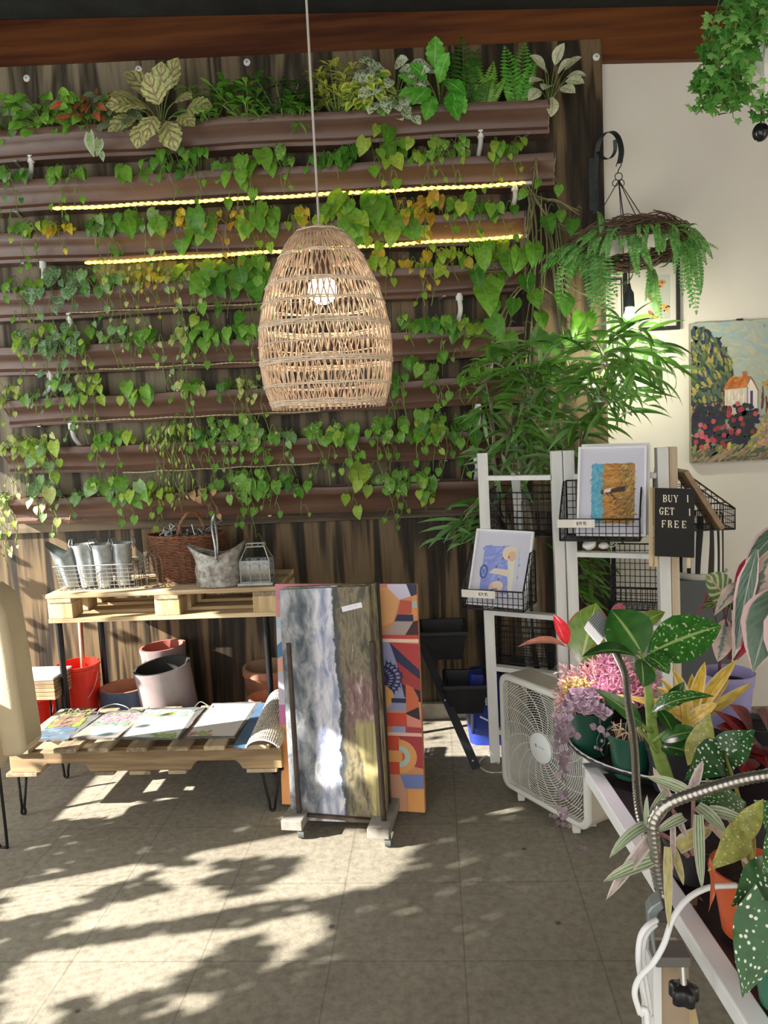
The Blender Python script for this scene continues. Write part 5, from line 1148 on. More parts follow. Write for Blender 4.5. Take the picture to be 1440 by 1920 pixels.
m.tube([c+V((x, y, zr)) for x, y in [(-xr2, -.012), (xr2, -.012), (xr2, .012), (-xr2, .012)]], .003, 5, True)
m.tube([c+V((x, y, zr+.016)) for x, y in [(-xr2, -.012), (xr2, -.012), (xr2, .012), (-xr2, .012)]], .0025, 5, True)
for x in (-xr2, -xr2/3, xr2/3, xr2): m.tube([c+V((x, -.012, zr)), c+V((x, -.012, zr+.016))], .002, 4)
for s_ in (-1, 1):
    for i in range(3):
        x0 = -X+w*i/3; x1 = x0+w/3; rr = w/6; xc = (x0+x1)/2
        m.tube([c+V((xc+rr*.95*math.cos(PI-PI*q/10), s_*Y, zw-.012-rr+rr*math.sin(PI*q/10))) for q in range(11)], .0018, 4)
        if i: m.tube([c+V((x0, s_*Y, zb)), c+V((x0, s_*Y, zw))], .0022, 4)
m.build('frame', M_LEAD, t)
m = MB(); q = lambda *p: m.quad(*[c+V(x) for x in p])
for s_ in (-1, 1): q((-X, s_*Y, zb), (X, s_*Y, zb), (X, s_*Y, zw), (-X, s_*Y, zw)); q((s_*X, -Y, zb), (s_*X, Y, zb), (s_*X, Y, zw), (s_*X, -Y, zw)); q((-X, s_*Y, zw), (X, s_*Y, zw), (xr2, s_*.012, zr), (-xr2, s_*.012, zr)); q((s_*X, -Y, zw), (s_*X, Y, zw), (s_*xr2, .012, zr), (s_*xr2, -.012, zr))
m.build('panes', M_GL, t)
# ================================================================= CANVAS RACK
M_RUST = mat('brown_steel', (.085, .062, .052), .45, .55, var=.3, vs=20)
M_BLOCK = mat('grey_block', (.30, .28, .25), .8, var=.3, vs=30)
YP = 2.90   # posts
def lean(px0, py0, px1, py1, Y0, Y1): return A(px0, py0, Y0), A(px1, py1, Y1)
pa0, pa1 = lean(562, 1540, 541, 1206, 2.90, 2.93); pb0, pb1 = lean(721, 1552, 697, 1203, 2.83, 2.86)
zb = .075
rk = thing('canvas_rack', 'rolling rack with two brown steel posts that hold the leaning canvases', 'rack', ((pa0.x+pb0.x)/2, 3.0, 0))
for p0, p1 in ((pa0, pa1), (pb0, pb1)):
    d = (p1-p0); q0 = V((p0.x, p0.y, zb)); MB().tube([q0, p1], .0105, 14).build('post', M_RUST, rk, smooth=40)
    MB().box((p0.x, p0.y+.10, zb-.012), (.085, .34, .04), Matrix.Rotation(-.12, 3, 'Z')).build('foot', M_BLOCK, rk, bevel=.003)
    for dy in (-.045, .22):
        c = V((p0.x+.015*(1 if dy < 0 else -1), p0.y+dy, .024)); m = MB(); m.tube([c+V((-.011, 0, 0)), c+V((.011, 0, 0))], .022, 16); cs = m.build('caster', mat('grey_rubber', (.10, .12, .12), .5), rk, smooth=40)
        MB().bar(c+V((-.014, 0, 0)), c+V((-.014, .005, .036)), .004, .02).build('caster_fork', M_CLIP, cs)
MB().bar((pa0.x, pa0.y+.03, zb-.006), (pb0.x, pb0.y+.03, zb-.006), .05, .012).build('cross_bar', M_RUST, rk)
MB().bar((pa0.x, pa0.y+.24, zb-.006), (pb0.x, pb0.y+.24, zb-.006), .05, .012).build('cross_bar', M_RUST, rk)
for p in (pa0, pb0): MB().tube([(p.x, p.y+.25, zb), (p.x-.01, p.y+.30, zb+.62)], .0105, 12).build('back_post', M_RUST, rk, smooth=40)
# abstract cloud painting
def cloud_mat():
    m, nt, b = _nt('stormy_paint'); L = nt.links.new
    tc = N(nt, 'ShaderNodeTexCoord'); sp = N(nt, 'ShaderNodeSeparateXYZ'); L(tc.outputs['UV'], sp.inputs[0])
    def noise(sx, sy, s, d=6., w=0):
        mp = N(nt, 'ShaderNodeMapping'); mp.inputs['Scale'].default_value = (sx, sy, 1); mp.inputs['Location'].default_value = (w, w*.7, w); L(tc.outputs['UV'], mp.inputs[0]); n = N(nt, 'ShaderNodeTexNoise', i_Scale=s, i_Detail=d, i_Roughness=.62, i_Distortion=.5); L(mp.outputs[0], n.inputs['Vector']); return n.outputs['Fac']
    def math_(op, a, b_): n = N(nt, 'ShaderNodeMath', operation=op); (L(a, n.inputs[0]) if not isinstance(a, float) else setattr(n.inputs[0], 'default_value', a)); (L(b_, n.inputs[1]) if not isinstance(b_, float) else setattr(n.inputs[1], 'default_value', b_)); return n.outputs[0]
    r = lambda f, st: (lambda q: (L(f, q.inputs[0]), q.outputs[0])[1])(ramp(nt, st))
    def mx(f, a, c): n = N(nt, 'ShaderNodeMix', data_type='RGBA'); L(f, n.inputs[0]); L(a, n.inputs[6]); L(c, n.inputs[7]); return n.outputs[2]
    u = math_('ADD', sp.outputs[0], math_('MULTIPLY', math_('SUBTRACT', noise(2, 3.5, 2.), .5), .22))
    clouds = r(noise(1.6, 2, 4.2, 8.), [(.28, srgb('#2b333c')), (.42, srgb('#5b636c')), (.52, srgb('#85888c')), (.64, srgb('#adb0b8')), (.78, srgb('#d4d4d8'))])
    lilac = r(noise(2.5, 2, 4.5, w=4), [(.3, srgb('#6f7fa4')), (.45, srgb('#a3a8bc')), (.6, srgb('#cfcfd8'))])
    earth = r(noise(3, 2, 3.2, 8., 9), [(.3, srgb('#23231f')), (.42, srgb('#4a4638')), (.53, srgb('#7d745a')), (.62, srgb('#57493f')), (.74, srgb('#a49a7e'))])
    rose = r(noise(4, 3, 4., 8., 3), [(.35, srgb('#4a3236')), (.55, srgb('#8a6a6a')), (.68, srgb('#c8b8b4'))])
    ochre = r(noise(6, 1, 3., 5., 2), [(.35, srgb('#8a7f50')), (.6, srgb('#b9ae7c'))])
    step = lambda x, a, w: (lambda q: (setattr(q.inputs[1], 'default_value', a-w), setattr(q.inputs[2], 'default_value', a+w), L(x, q.inputs[0]), q.outputs[0])[3])(N(nt, 'ShaderNodeMapRange', interpolation_type='SMOOTHSTEP'))
    col = mx(step(u, .36, .05), clouds, lilac); dk = r(noise(3, 3, 3.), [(.3, srgb('#23272a')), (.7, srgb('#4b5052'))])
    col = mx(step(u, .60, .012), col, dk); col = mx(step(u, .66, .03), col, earth)
    # rose thicket half-way up the right side, ochre wedge low right
    v = sp.outputs[1]; band = math_('MULTIPLY', step(v, .40, .05), math_('SUBTRACT', 1.0, step(v, .62, .05))); col = mx(math_('MULTIPLY', band, math_('MULTIPLY', step(u, .68, .04), .85)), col, rose)
    w = math_('ADD', u, math_('MULTIPLY', v, .43)); col = mx(math_('MULTIPLY', math_('MULTIPLY', step(w, .95, .02), math_('SUBTRACT', 1.0, step(v, .43, .02))), .9), col, ochre)
    L(col, b.inputs['Base Color']); b.inputs['Roughness'].default_value = .45; return m
M_STORM = cloud_mat()
M_MOSS = mat('mossy_edge', (.42, .38, .20), .6, var=.8, vs=26, col2=(.03, .028, .02), scale=(1, 1, .35))
def canvas(name, label, p00, p10, p01, depth, front, side, lean_y=0.):
    """p00, p10, p01: lower-left, lower-right, upper-left corners of the front face"""
    U, Vv = V(p10)-V(p00), V(p01)-V(p00); Nb = -U.cross(Vv).normalized()*depth
    t = thing(name, label, 'painting', V(p00)+U/2+Nb/2); P = [V(p00), V(p00)+U, V(p00)+U+Vv, V(p00)+Vv]
    MB().slab(P, Nb).build('stretcher', side, t, bevel=.002)
    if front is not None: m = MB(); o = U.cross(Vv).normalized()*.0022; e = .004; m.quad(P[0]+o, P[1]+o, P[2]+o, P[3]+o); m.build('painted_face', front, t)
    return t, P, U, Vv
q00, q10, q01 = A(547, 1537, 2.925), A(714, 1543, 2.86), A(523, 1106, 3.02)
t, P, U, Vv = canvas('leaning_canvas', 'front canvas of the rack, a grey and lilac storm-cloud painting turned on its side', q00, q10, q01, .035, M_STORM, M_MOSS)
Nn = U.cross(Vv).normalized()
o = P[0]+U*.71+Vv*.895+Nn*.004; tu = U.normalized()*.98+Vv.normalized()*.19; tv = Vv.normalized()*.98-U.normalized()*.19
pt = Pic(o, tu*.085, tv*.021); pt.rect('#dfe0ea', 0, 0, 1, 1)
for i, x in enumerate((.34, .42, .50, .66, .74)): pt.line('#9a9cae', [(x, .35+.05*(i % 2)), (x+.012, .75)], .06)
tag_ = pt.build('price_tag', t)
# a second canvas with dark mossy sides behind it
t2_, P2, U2, V2 = canvas('leaning_canvas', 'second canvas in the rack with a mossy dark edge, directly behind the storm-cloud one', q00+V((.015, .042, .003)), q10+V((.022, .042, .003)), q01+V((.012, .042, .0)), .045, M_STORM, M_MOSS)
t3_, P3, U3, V3 = canvas('leaning_canvas', 'third thin dark canvas in the rack, squeezed before the colourful geometric one', q00+V((.02, .095, .003)), q10+V((.034, .095, .006)), q01+V((.02, .095, -.01)), .02, None, mat('dark_canvas_edge', (.04, .038, .03), .7, var=.5, vs=30))
# colourful geometric canvas
g01, gtr, g10 = A(516, 1095, 3.20), A(781, 1095, 3.12), A(797, 1523, 2.99); g00 = g01+g10-gtr
t4_, P4, U4, V4 = canvas('leaning_canvas', 'large canvas of orange, red and blue geometric shapes, rearmost in the rack', g00, g10, g01, .035, None, flat('#c98a5c'))
p = Pic(P4[0]+U4.cross(V4).normalized()*.0022, U4, V4)
def gp(c, *pts): p.poly(c, list(pts))
p.rect('#c98a5c', 0, 0, 1, 1)
p.rect('#d9a08a', 0, .94, .25, 1); gp('#c98096', (0, .93), (.2, .985), (.72, .985), (.8, 1), (0, 1)); gp('#d48a8a', (0, .85), (.06, .86), (.06, .93), (0, .93)); gp('#a8c0d4', (0, .80), (.06, .80), (.06, .85), (0, .85)); gp('#c8ccd8', (0, .70), (.07, .7), (.06, .8), (0, .8))
gp('#4a7aa8', (0, .72), (.07, .76), (.06, .68), (0, .66)); gp('#d9a08a', (0, .6), (.08, .6), (.07, .68), (0, .66)); gp('#b9b4c8', (0, .45), (.08, .45), (.08, .6), (0, .6)); gp('#b56a9a', (0, .36), (.08, .36), (.08, .45), (0, .45)); gp('#d4935f', (0, 0), (.1, 0), (.08, .36), (0, .36))
x0 = .70
gp('#d8a068', (x0, .80), (.83, .83), (.88, .93), (.80, .985), (x0, .985)); gp('#c9c3d9', (.80, .985), (.88, .93), (.98, .95), (.93, 1), (.80, 1)); gp('#2a2a4a', (.93, 1), (.96, .945), (1, .955), (1, 1)); gp('#b9533c', (.86, .86), (.885, .93), (.97, .925), (.97, .87)); gp('#d98f5a', (.96, .855), (1, .86), (1, .955), (.965, .945)); p.rect('#9fb5b0', .965, .895, 1, .925)
gp('#23264a', (.84, .835), (.86, .865), (.97, .865), (.97, .835)); gp('#a79690', (.75, .77), (.85, .835), (.97, .835), (.9, .765)); gp('#3a1c24', (.90, .765), (.97, .835), (1, .84), (1, .775)); p.rect('#c04338', .70, .755, 1, .775); p.rect('#e9cdb8', .70, .742, 1, .757)
gp('#8f93b8', (.70, .50), (.70, .742), (.80, .742), (.90, .55), (.90, .44), (.70, .44)); gp('#b23a3a', (.80, .742), (1, .735), (1, .62)); gp('#23264a', (.80, .742), (1, .62), (1, .58), (.84, .66)); gp('#a03434', (.84, .66), (1, .58), (1, .53), (.87, .56)); gp('#2a1c30', (.87, .56), (1, .53), (1, .48), (.89, .50))
for k in range(9):   # dark palm fan
    a = -.55+1.5*k/8+.0; L_ = .19-.01*abs(k-4); cx, cy = .695, .575; ex, ey = cx+L_*math.cos(a), cy+L_*.62*math.sin(a)
    p.line('#1c2050', [(cx, cy), (ex, ey)], .006)
    for s_ in (.35, .6, .85):
        mx_, my_ = cx+(ex-cx)*s_, cy+(ey-cy)*s_
        for sg in (-1, 1): p.poly('#1c2050', [(mx_, my_), (mx_+.045*math.cos(a+sg*.6), my_+.028*math.sin(a+sg*.6)), (mx_+.025*math.cos(a), my_+.016*math.sin(a))])
def arc(c, cx, cy, r, n=18, a0=-PI/2, a1=PI/2, asp=.52): p.poly(c, [(max(.70, cx+r*math.cos(a0+(a1-a0)*i/n)), cy+r*asp*math.sin(a0+(a1-a0)*i/n)) for i in range(n+1)])
arc('#d9a05c', .70, .50, .115); arc('#a9b4a8', .70, .50, .05); p.rect('#23264a', .80, .475, .90, .495); gp('#c9653f', (.90, .43), (.90, .56), (.95, .545), (.985, .50), (.985, .43)); gp('#2a1c24', (.89, .43), (.985, .46), (.99, .40)); gp('#c9452f', (.70, .37), (.70, .43), (.90, .43), (.90, .37)); gp('#d98a7a', (.90, .38), (.90, .425), (1, .40), (1, .36)); p.rect('#a83a44', .88, .345, 1, .37); p.rect('#8f9cc0', .80, .345, .89, .372)
p.rect('#e0b8a8', .70, .33, 1, .345); p.rect('#c0452c', .70, .25, .84, .33); gp('#a3343a', (.84, .33), (1, .33), (1, .19), (.92, .20)); arc('#d99a58', .84, .24, .12, asp=.62); arc('#a9c0b8', .84, .24, .075, asp=.62); arc('#c9663c', .84, .24, .04, asp=.62); p.rect('#d99a58', .70, .215, .86, .265); p.rect('#bf4a2e', .70, .16, .84, .215)
gp('#6a7ab0', (.85, .10), (.84, .16), (1, .165), (1, .105)); gp('#bf8f74', (.70, 0), (.70, .16), (.84, .16), (.88, .08), (.87, 0)); p.rect('#d99a58', .89, .0, 1, .10)
p.build('painted_face', t4_)
# ================================================================= BLACK TIERED PLANTER STAND
M_BK = mat('black_plastic', (.014, .015, .017), .45, var=.3, vs=20); M_BKM = mat('black_metal', (.012, .014, .018), .4, .5)
s0, s1 = A(893, 1420, 3.42), A(776, 1195, 3.78)
s0.z = .012
sp_ = thing('tiered_planter', 'black tiered planter stand with a slanting bolted leg between the canvases and the white rack', 'planter', V((.06, 3.7, 0)))
for dx in (0, .33):
    MB().bar(s0+V((dx, 0, 0)), s1+V((dx, 0, .06)), .008, .040, (1, 0, 0)).build('side_rail', M_BKM, sp_, bevel=.001)
    MB().tube([s0+V((dx-.01, .02, .26)), s0+V((dx+.0, .36, 0))], .008, 8).build('rear_leg', M_BKM, sp_)
for px, py in [(792, 1221), (838, 1312), (887, 1407)]:
    tt_ = (py-1195)/(1420-1195); c = s1+(s0-s1)*tt_+V((0, -.012, .03*(1-tt_))); MB().ball(c, .0065, 10, sq=(1, .5, 1)).build('bolt', M_CLIP, sp_, smooth=True)
for (x0, y0, x1, y1), Y, dep in [((786, 1158, 866, 1205), 3.72, .26), ((835, 1258, 905, 1305), 3.55, .24)]:
    a, b_ = A(x0, y1-12, Y), A(x1+8, y1-12, Y); w = b_.x-a.x; h = .13; m = MB(); zt7 = a.z
    def rect_(x0, x1, y0, y1, z): return [V((x0, y0, z)), V((x1, y0, z)), V((x1, y1, z)), V((x0, y1, z))]
    R0 = rect_(a.x+.02, b_.x-.02, Y+.02, Y+dep-.02, zt7-h); R1 = rect_(a.x, b_.x, Y, Y+dep, zt7); R2 = rect_(a.x-.012, b_.x+.012, Y-.012, Y+dep+.012, zt7); R3 = rect_(a.x-.012, b_.x+.012, Y-.012, Y+dep+.012, zt7+.018); R4 = rect_(a.x+.006, b_.x-.006, Y+.006, Y+dep-.006, zt7+.018); R5 = rect_(a.x+.02, b_.x-.02, Y+.025, Y+dep-.025, zt7-h+.01)
    vs = R0+R1+R2+R3+R4+R5; fs = [(k*4+i, k*4+(i+1) % 4, k*4+4+(i+1) % 4, k*4+4+i) for k in range(5) for i in range(4)]+[(3, 2, 1, 0), (20, 21, 22, 23)]
    m.add(vs, fs).build('trough', M_BK, sp_, bevel=.002)
# blue bag behind the rack
c = V((A(915, 1330, 3.78).x, 3.78, 0)); bgm = MB(); n, k = 26, 9; vs = []
for j in range(k+1):
    z = .36*j/k
    for i in range(n):
        q = 2*PI*i/n; e = .5; sx_ = abs(math.cos(q))**e*math.copysign(1, math.cos(q)); sy_ = abs(math.sin(q))**e*math.copysign(1, math.sin(q)); bl2 = 1-.18*abs(j/k-.45)**2*3+.02*math.sin(i*2.3+j)
        vs.append(c+V((sx_*.13*bl2+.02, sy_*.09*bl2, z)))
fs = [(j*n+i, j*n+(i+1) % n, (j+1)*n+(i+1) % n, (j+1)*n+i) for j in range(k) for i in range(n)]+[tuple(range(n-1, -1, -1)), tuple(k*n+i for i in range(n))]
t = thing('soil_bag', 'blue printed bag standing behind the left post of the white rack', 'bag', c)
bgm.add(vs, fs).build('sack', mat('blue_bag', (.015, .04, .30), .4, var=.3, vs=12), t, smooth=50)
p = Pic(A(899, 1323, 3.672), (.075, 0, 0), (0, 0, .04)); w_ = '#e6e8f0'
for q in ([(.05, 0), (.05, 1)], [(.45, 0), (.45, 1)], [(.05, .5), (.45, .5)], [(.62, 0), (.62, 1)], [(.62, 1), (.98, 1)], [(.62, .5), (.9, .5)]): p.line(w_, q, .2)
p.line(w_, [(0, -1.4), (1, -2.4)], .2); p.build('lettering', t)
# ================================================================= WHITE FOLDING RACK
M_WP = mat('white_painted_wood', (.74, .75, .74), .5, var=.12, vs=7, scale=(3, 3, .4)); M_RAW = wood('raw_pine', (.42, .33, .22), (.60, .51, .38), 2, 5, .7)
pw = .046
def vpost(px, py, Y, z0=0., lbl='post', m=None, w=pw, d=pw):
    p = A(px, py, Y); return p
TL, TM, TR = A(904, 850, 3.55), A(1044, 845, 3.41), A(1255, 838, 3.26)
zt8 = 1.46; fr = thing('folding_rack', 'white painted wooden folding rack with two ladder panels that carries wire baskets', 'rack', (TM.x, 3.42, 0))
BLx = A(930, 1420, 3.55); off = V((BLx.x-TL.x, 0, 0))
posts = {'a': (TL.x, 3.55), 'b': (TM.x-.004, 3.415), 'c': (TM.x+.046, 3.40), 'd': (TR.x-.03, 3.27)}
lean_ = BLx.x-TL.x
for k_, (x, y) in posts.items():
    b0, b1 = V((x+lean_*.55, y-.03, 0)), V((x, y, zt8)); ang = -.25
    MB().bar(b0, b1, pw, pw, (0, 1, 0)).build('post', M_WP, fr, bevel=.002)
x, y = posts['d']; MB().bar(V((x+.044+lean_*.55, y-.02, 0)), V((x+.044, y+.01, zt8)), .034, .05, (0, 1, 0)).build('back_post', M_RAW, fr, bevel=.002)
x, y = posts['a']; MB().bar(V((x+.25, y+.45, 0)), V((x+.16, y+.12, zt8-.1)), .04, .03, (0, 1, 0)).build('back_post', M_WP, fr, bevel=.002)
def rail(a, b_, z, w=.045):
    f_ = 1-z/zt8; pa = V((posts[a][0]+lean_*.55*f_+.02, posts[a][1]-.03*f_, z)); pb = V((posts[b_][0]+lean_*.55*f_-.02, posts[b_][1]-.03*f_, z)); MB().bar(pa, pb, w, .022, (0, 0, 1)).build('rail', M_WP, fr, bevel=.002); return pa, pb
rails = {}
for z in (1.345, .72, .455, .15): rails[z] = rail('a', 'b', z)
for z in (1.345, 1.005, .70, .30): rails[(z, 2)] = rail('c', 'd', z)
MB().bar((posts['b'][0]+.023, posts['b'][1]-.03, 1.3), (posts['b'][0]+.023, posts['b'][1]-.03, 1.24), .012, .012).build('hinge', M_CLIP, fr)
# wire baskets
M_BW = mat('black_wire', (.02, .021, .024), .4, .5)
def wirebasket(label, fl_, fr_, w_z, hb, hf, dep, bk, nu=12, tabs=True, r=.0017):
    """fl_, fr_: bottom front corners; bk: unit vector to the back; hb, hf: height of back and front"""
    fl_, fr_, bk = V(fl_), V(fr_), V(bk); u = fr_-fl_; z = V((0, 0, 1)); t = thing('wire_basket', label, 'basket', fl_+u/2+bk*dep/2); m = MB()
    a, b_, c, d = fl_, fr_, fr_+bk*dep, fl_+bk*dep; a1, b1 = a+z*hf, b_+z*hf; c1, d1 = c+z*hb, d+z*hb
    nv = max(3, round(dep/.026)); nh = max(2, round(hf/.027)); nb = max(3, round(hb/.03))
    wgrid(m, a, b_, c, d, nu, nv, r); wgrid(m, a, b_, b1, a1, nu, nh, r); wgrid(m, d, c, c1, d1, nu, nb, r)
    for p, q, q1 in ((a, d, d1), (b_, c, c1)):   # slanting ends
        k_ = bk*dep*.62
        for i in range(nv+1):
            f_ = i/nv; hh = hf+(hb-hf)*min(1, f_/.62) if f_ < .62 else hb; m.tube([p+bk*dep*f_, p+bk*dep*f_+z*hh], r, 4)
        for j in range(1, nb+1):
            h_ = hb*j/nb; f0 = 0 if h_ <= hf else .62*(h_-hf)/(hb-hf); m.tube([p+bk*dep*f0+z*h_, q+z*h_], r, 4)
    m.build('mesh', M_BW, t)
    m = MB(); k_ = bk*dep*.62; R_ = .0036
    for p, q in ((a, d), (b_, c)): m.tube([p, p+z*hf, p+k_+z*hb, q+z*hb, q], R_, 6)
    m.tube([a, b_, c, d], R_, 6, True); m.tube([a1, b1], R_, 6); m.tube([c1, d1], R_, 6); m.build('rim', M_BW, t, smooth=True)
    if tabs:
        for f_ in (.18, .82):
            o_ = d1+(c1-d1)*f_; mm = MB().tube([o_, o_+z*.022], .0042, 6); mm.ring(o_+z*.028, .006, .0022, (bk.x, bk.y, 0), 14, 5); mm.build('hanging_tab', M_BW, t)
    return t, a1, b1, u
def facing(p, q):   # from panel direction to the horizontal normal pointing away from the camera
    d = (V(q)-V(p)); d.z = 0; d.normalize(); n = V((-d.y, d.x, 0)); return n if n.y > 0 else -n
# basket with the field print, right panel
n2 = facing((posts['c'][0], posts['c'][1], 0), (posts['d'][0], posts['d'][1], 0)); FL, FR = A(1050, 1010, 3.19), A(1200, 1018, 3.10); FR.z = FL.z = (FL.z+FR.z)/2
tb1, a1, b1, u1 = wirebasket('black wire basket on the right rack panel with a field picture and a price strip', FL, FR, 0, .235, .088, .17, n2, 12)
nf = -n2
def price(parent, a1, u, f0, f1, txt, label=None):
    o_ = a1+u*f0+nf*.004+V((0, 0, -.034)); p = Pic(o_, u*(f1-f0), (0, 0, .034)); p.rect('#d9d6cc', 0, 0, 1, 1); p.rect('#e2dfd6', .42, .06, .92, .94); x = .52; w = .030; c = '#2a2a2e'
    D = {'$': [[(1, .9), (0, .8), (0, .55), (1, .5), (1, .2), (0, .1)], [(.5, 1.05), (.5, -.05)]], '3': [[(0, 1), (1, .9), (.4, .55), (1, .3), (0, 0)]], '9': [[(1, .6), (.3, .5), (0, .8), (.6, 1), (1, .8), (.8, 0)]], '.': [[(.4, .05), (.6, .05)]], '5': [[(1, 1), (.1, 1), (0, .6), (.9, .5), (.8, .05), (0, .1)]], '2': [[(0, .8), (.5, 1), (1, .8), (0, 0), (1, 0)]]}
    for ch_ in txt:
        for st_2 in D.get(ch_, []): p.line(c, [(x+q*w, .30+z*.42) for q, z in st_2], .07)
        x += w*(1.6 if ch_ != '.' else 1.0)
    return p.build('price_strip', parent)
price(tb1, a1, u1, -.03, .45, '$39.95')
def print_frame(label, c, th=.02, art=None):
    O, R_, T_ = c; U_ = R_-O; V_ = T_-O; V_ = V_-U_.normalized()*V_.dot(U_.normalized())
    t, pc, Nn_ = frame('framed_print', label, 'picture', O, U_, V_, .010, th, M_WFR, '#c9cad8'); art(pc); pc.build('picture', t); return t
def field(pc):
    u0, v0, u1_, v1 = .19, .12, .86, .82; f = lambda u: u0+(u1_-u0)*u; g = lambda v: v0+(v1-v0)*v
    pc.rect('#5aa3bf', u0, v0, u1_, v1); pc.rect('#b5813c', f(.27), v0, u1_, v1)
    pc.dabs(['#5fa8c4', '#6fb4cc', '#4f9abc', '#74aebc'], 120, lambda u, v: True, .06, .02, 1.5, 1, 2, (u0, v0, f(.27), v1)); pc.dabs(['#b8853a', '#c4914a', '#a87432', '#9c6a30', '#cc9c50'], 240, lambda u, v: True, .07, .014, .2, .5, 3, (f(.27), v0, f(.72), v1)); pc.dabs(['#7d6a3a', '#a58c4c', '#6b5a30', '#c4ae6c', '#8c7440'], 190, lambda u, v: True, .06, .012, .8, .8, 3, (f(.66), v0, u1_, v1))
    pc.dabs(['#8a4f30', '#7a4a34'], 26, lambda u, v: True, .06, .01, .6, .5, 1, (f(.45), v0, f(.8), g(.4)))
    pc.poly('#3a2c24', [(f(.38), g(.50)), (f(.42), g(.56)), (f(.60), g(.60)), (f(.78), g(.62)), (f(.78), g(.54)), (f(.60), g(.52))]); pc.poly('#d8d2c8', [(f(.27), g(.51)), (f(.32), g(.57)), (f(.46), g(.59)), (f(.44), g(.52))]); pc.ell('#4a3626', f(.25), g(.52), .024, .03, 12); pc.line('#4a3626', [(f(.42), g(.52)), (f(.56), g(.40))], .014); pc.line('#3a2a20', [(f(.33), g(.52)), (f(.40), g(.46))], .012)
pf = lambda x, y, Y: A(x, y, Y)
print_frame('white-framed print of a figure in an ochre field, in the upper rack basket', (pf(1080, 1004, 3.19), pf(1211, 1006, 3.11), pf(1075, 838, 3.30)), .018, field)
# another frame right behind it
O, R_, T_ = pf(1086, 1000, 3.225), pf(1217, 1002, 3.145), pf(1083, 833, 3.335); t, pc, _n = frame('framed_print', 'white frame peeking out right behind the field print', 'picture', O, R_-O, (T_-O)-(R_-O).normalized()*(T_-O).dot((R_-O).normalized()), .012, .018, M_WFR, '#cccdd8'); pc.rect('#b9bac4', .2, .2, .8, .8); pc.build('picture', t)
# basket with the blue print, left panel
n1 = facing((posts['a'][0], posts['a'][1], 0), (posts['b'][0], posts['b'][1], 0))
FL, FR = A(868, 1136, 3.36), A(982, 1152, 3.25); FR.z = FL.z = (FL.z+FR.z)/2; n1 = facing(FL, FR); nf = -n1
tb2, a1, b1, u1 = wirebasket('black wire basket on the left rack panel with a tilted blue picture', FL, FR, 0, .235, .085, .19, n1, 12)
price(tb2, a1, u1, -.01, .55, '$29.95')
def blue(pc):
    u0, v0, u1_, v1 = .16, .15, .82, .80; f = lambda u: u0+(u1_-u0)*u; g = lambda v: v0+(v1-v0)*v
    pc.rect('#8796d8', u0, v0, u1_, v1); pc.dabs(['#8e9cdc', '#7f90d4', '#98a6e0'], 60, lambda u, v: True, .12, .04, .5, 1, 2, (u0, v0, u1_, v1)); pc.poly('#d8d4c4', [(f(.80), v0), (f(1), v0), (f(1), v1), (f(.66), v1), (f(.60), g(.88)), (f(.70), g(.7))]); pc.rect('#c4c8d8', f(.9), v0, f(1), v1)
    pc.poly('#d8cdbc', [(f(.20), g(.42)), (f(.34), g(.52)), (f(.62), g(.52)), (f(.8), g(.5)), (f(.8), g(.36)), (f(.5), g(.40))]); pc.ell('#d9b8ac', f(.45), g(.12), .13, .09, 16); pc.ell('#e0cbb8', f(.5), g(.17), .10, .06, 14); pc.ell('#e0cdb4', f(.72), g(.86), .13, .10, 16); pc.ell('#d8b49a', f(.8), g(.8), .08, .07, 14)
    pc.ell('#3d5a96', f(.06), g(.44), .075, .10, 20); pc.ell('#8796d8', f(.06), g(.44), .052, .075, 18); pc.line('#3d5a96', [(f(-.02), g(.36)), (f(.14), g(.52))], .008); pc.line('#3d5a96', [(f(-.02), g(.52)), (f(.14), g(.36))], .008); pc.line('#2c3c66', [(f(.3), g(.06)), (f(.5), g(.1))], .014)
    for u, v in [(.55, .75), (.72, .78), (.5, .30), (.4, .56)]: pc.ell('#6b4a4a', f(u), g(v), .012, .016, 8)
print_frame('white-framed light blue print with cream shapes, tilted in the lower rack basket', (pf(874, 1132, 3.40), pf(984, 1143, 3.30), pf(921, 992, 3.50)), .018, blue)
# the other baskets
B = A(1280, 992, 3.42); nr = V((.75, .66, 0)).normalized()
FL2, FR2 = A(1378, 992, 3.40), A(1350, 985, 3.62); FR2.z = FL2.z
tb3, _, _, _ = wirebasket('empty black wire basket sticking out to the right of the rack, before the white wall', FL2, FR2, 0, .235, .09, .30, V((-1, 0, 0)), 8)
pl_, pr_ = A(1276, 882, 3.40), A(1344, 988, 3.40)
MB_ = MB().bar(pl_, pr_, .022, .15, (0, 1, 0)).build('slanting_board', wood('brown_ply', (.20, .12, .07), (.36, .25, .16), 0, 5, .7), bevel=.002); tag(MB_, 'brown board slanting inside the basket on the right of the rack', 'board')
FL, FR = A(1146, 1142, 3.42), A(1234, 1142, 3.36); FR.z = FL.z
wirebasket('empty wire basket behind the right rack panel, below the field print', FL, FR, 0, .27, .10, .16, n2, 9)
FL, FR = A(920, 998, 3.60), A(1036, 1012, 3.47); FR.z = FL.z = (FL.z+FR.z)/2
wirebasket('wire basket behind the left rack panel under the hanging pale leaves', FL, FR, 0, .22, .2, .15, n1, 11, False)
FL, FR = A(921, 1238, 3.56), A(1038, 1254, 3.45); FR.z = FL.z = (FL.z+FR.z)/2
wirebasket('lowest wire basket on the left rack panel, right above the box fan', FL, FR, 0, .20, .18, .12, n1, 11, False)
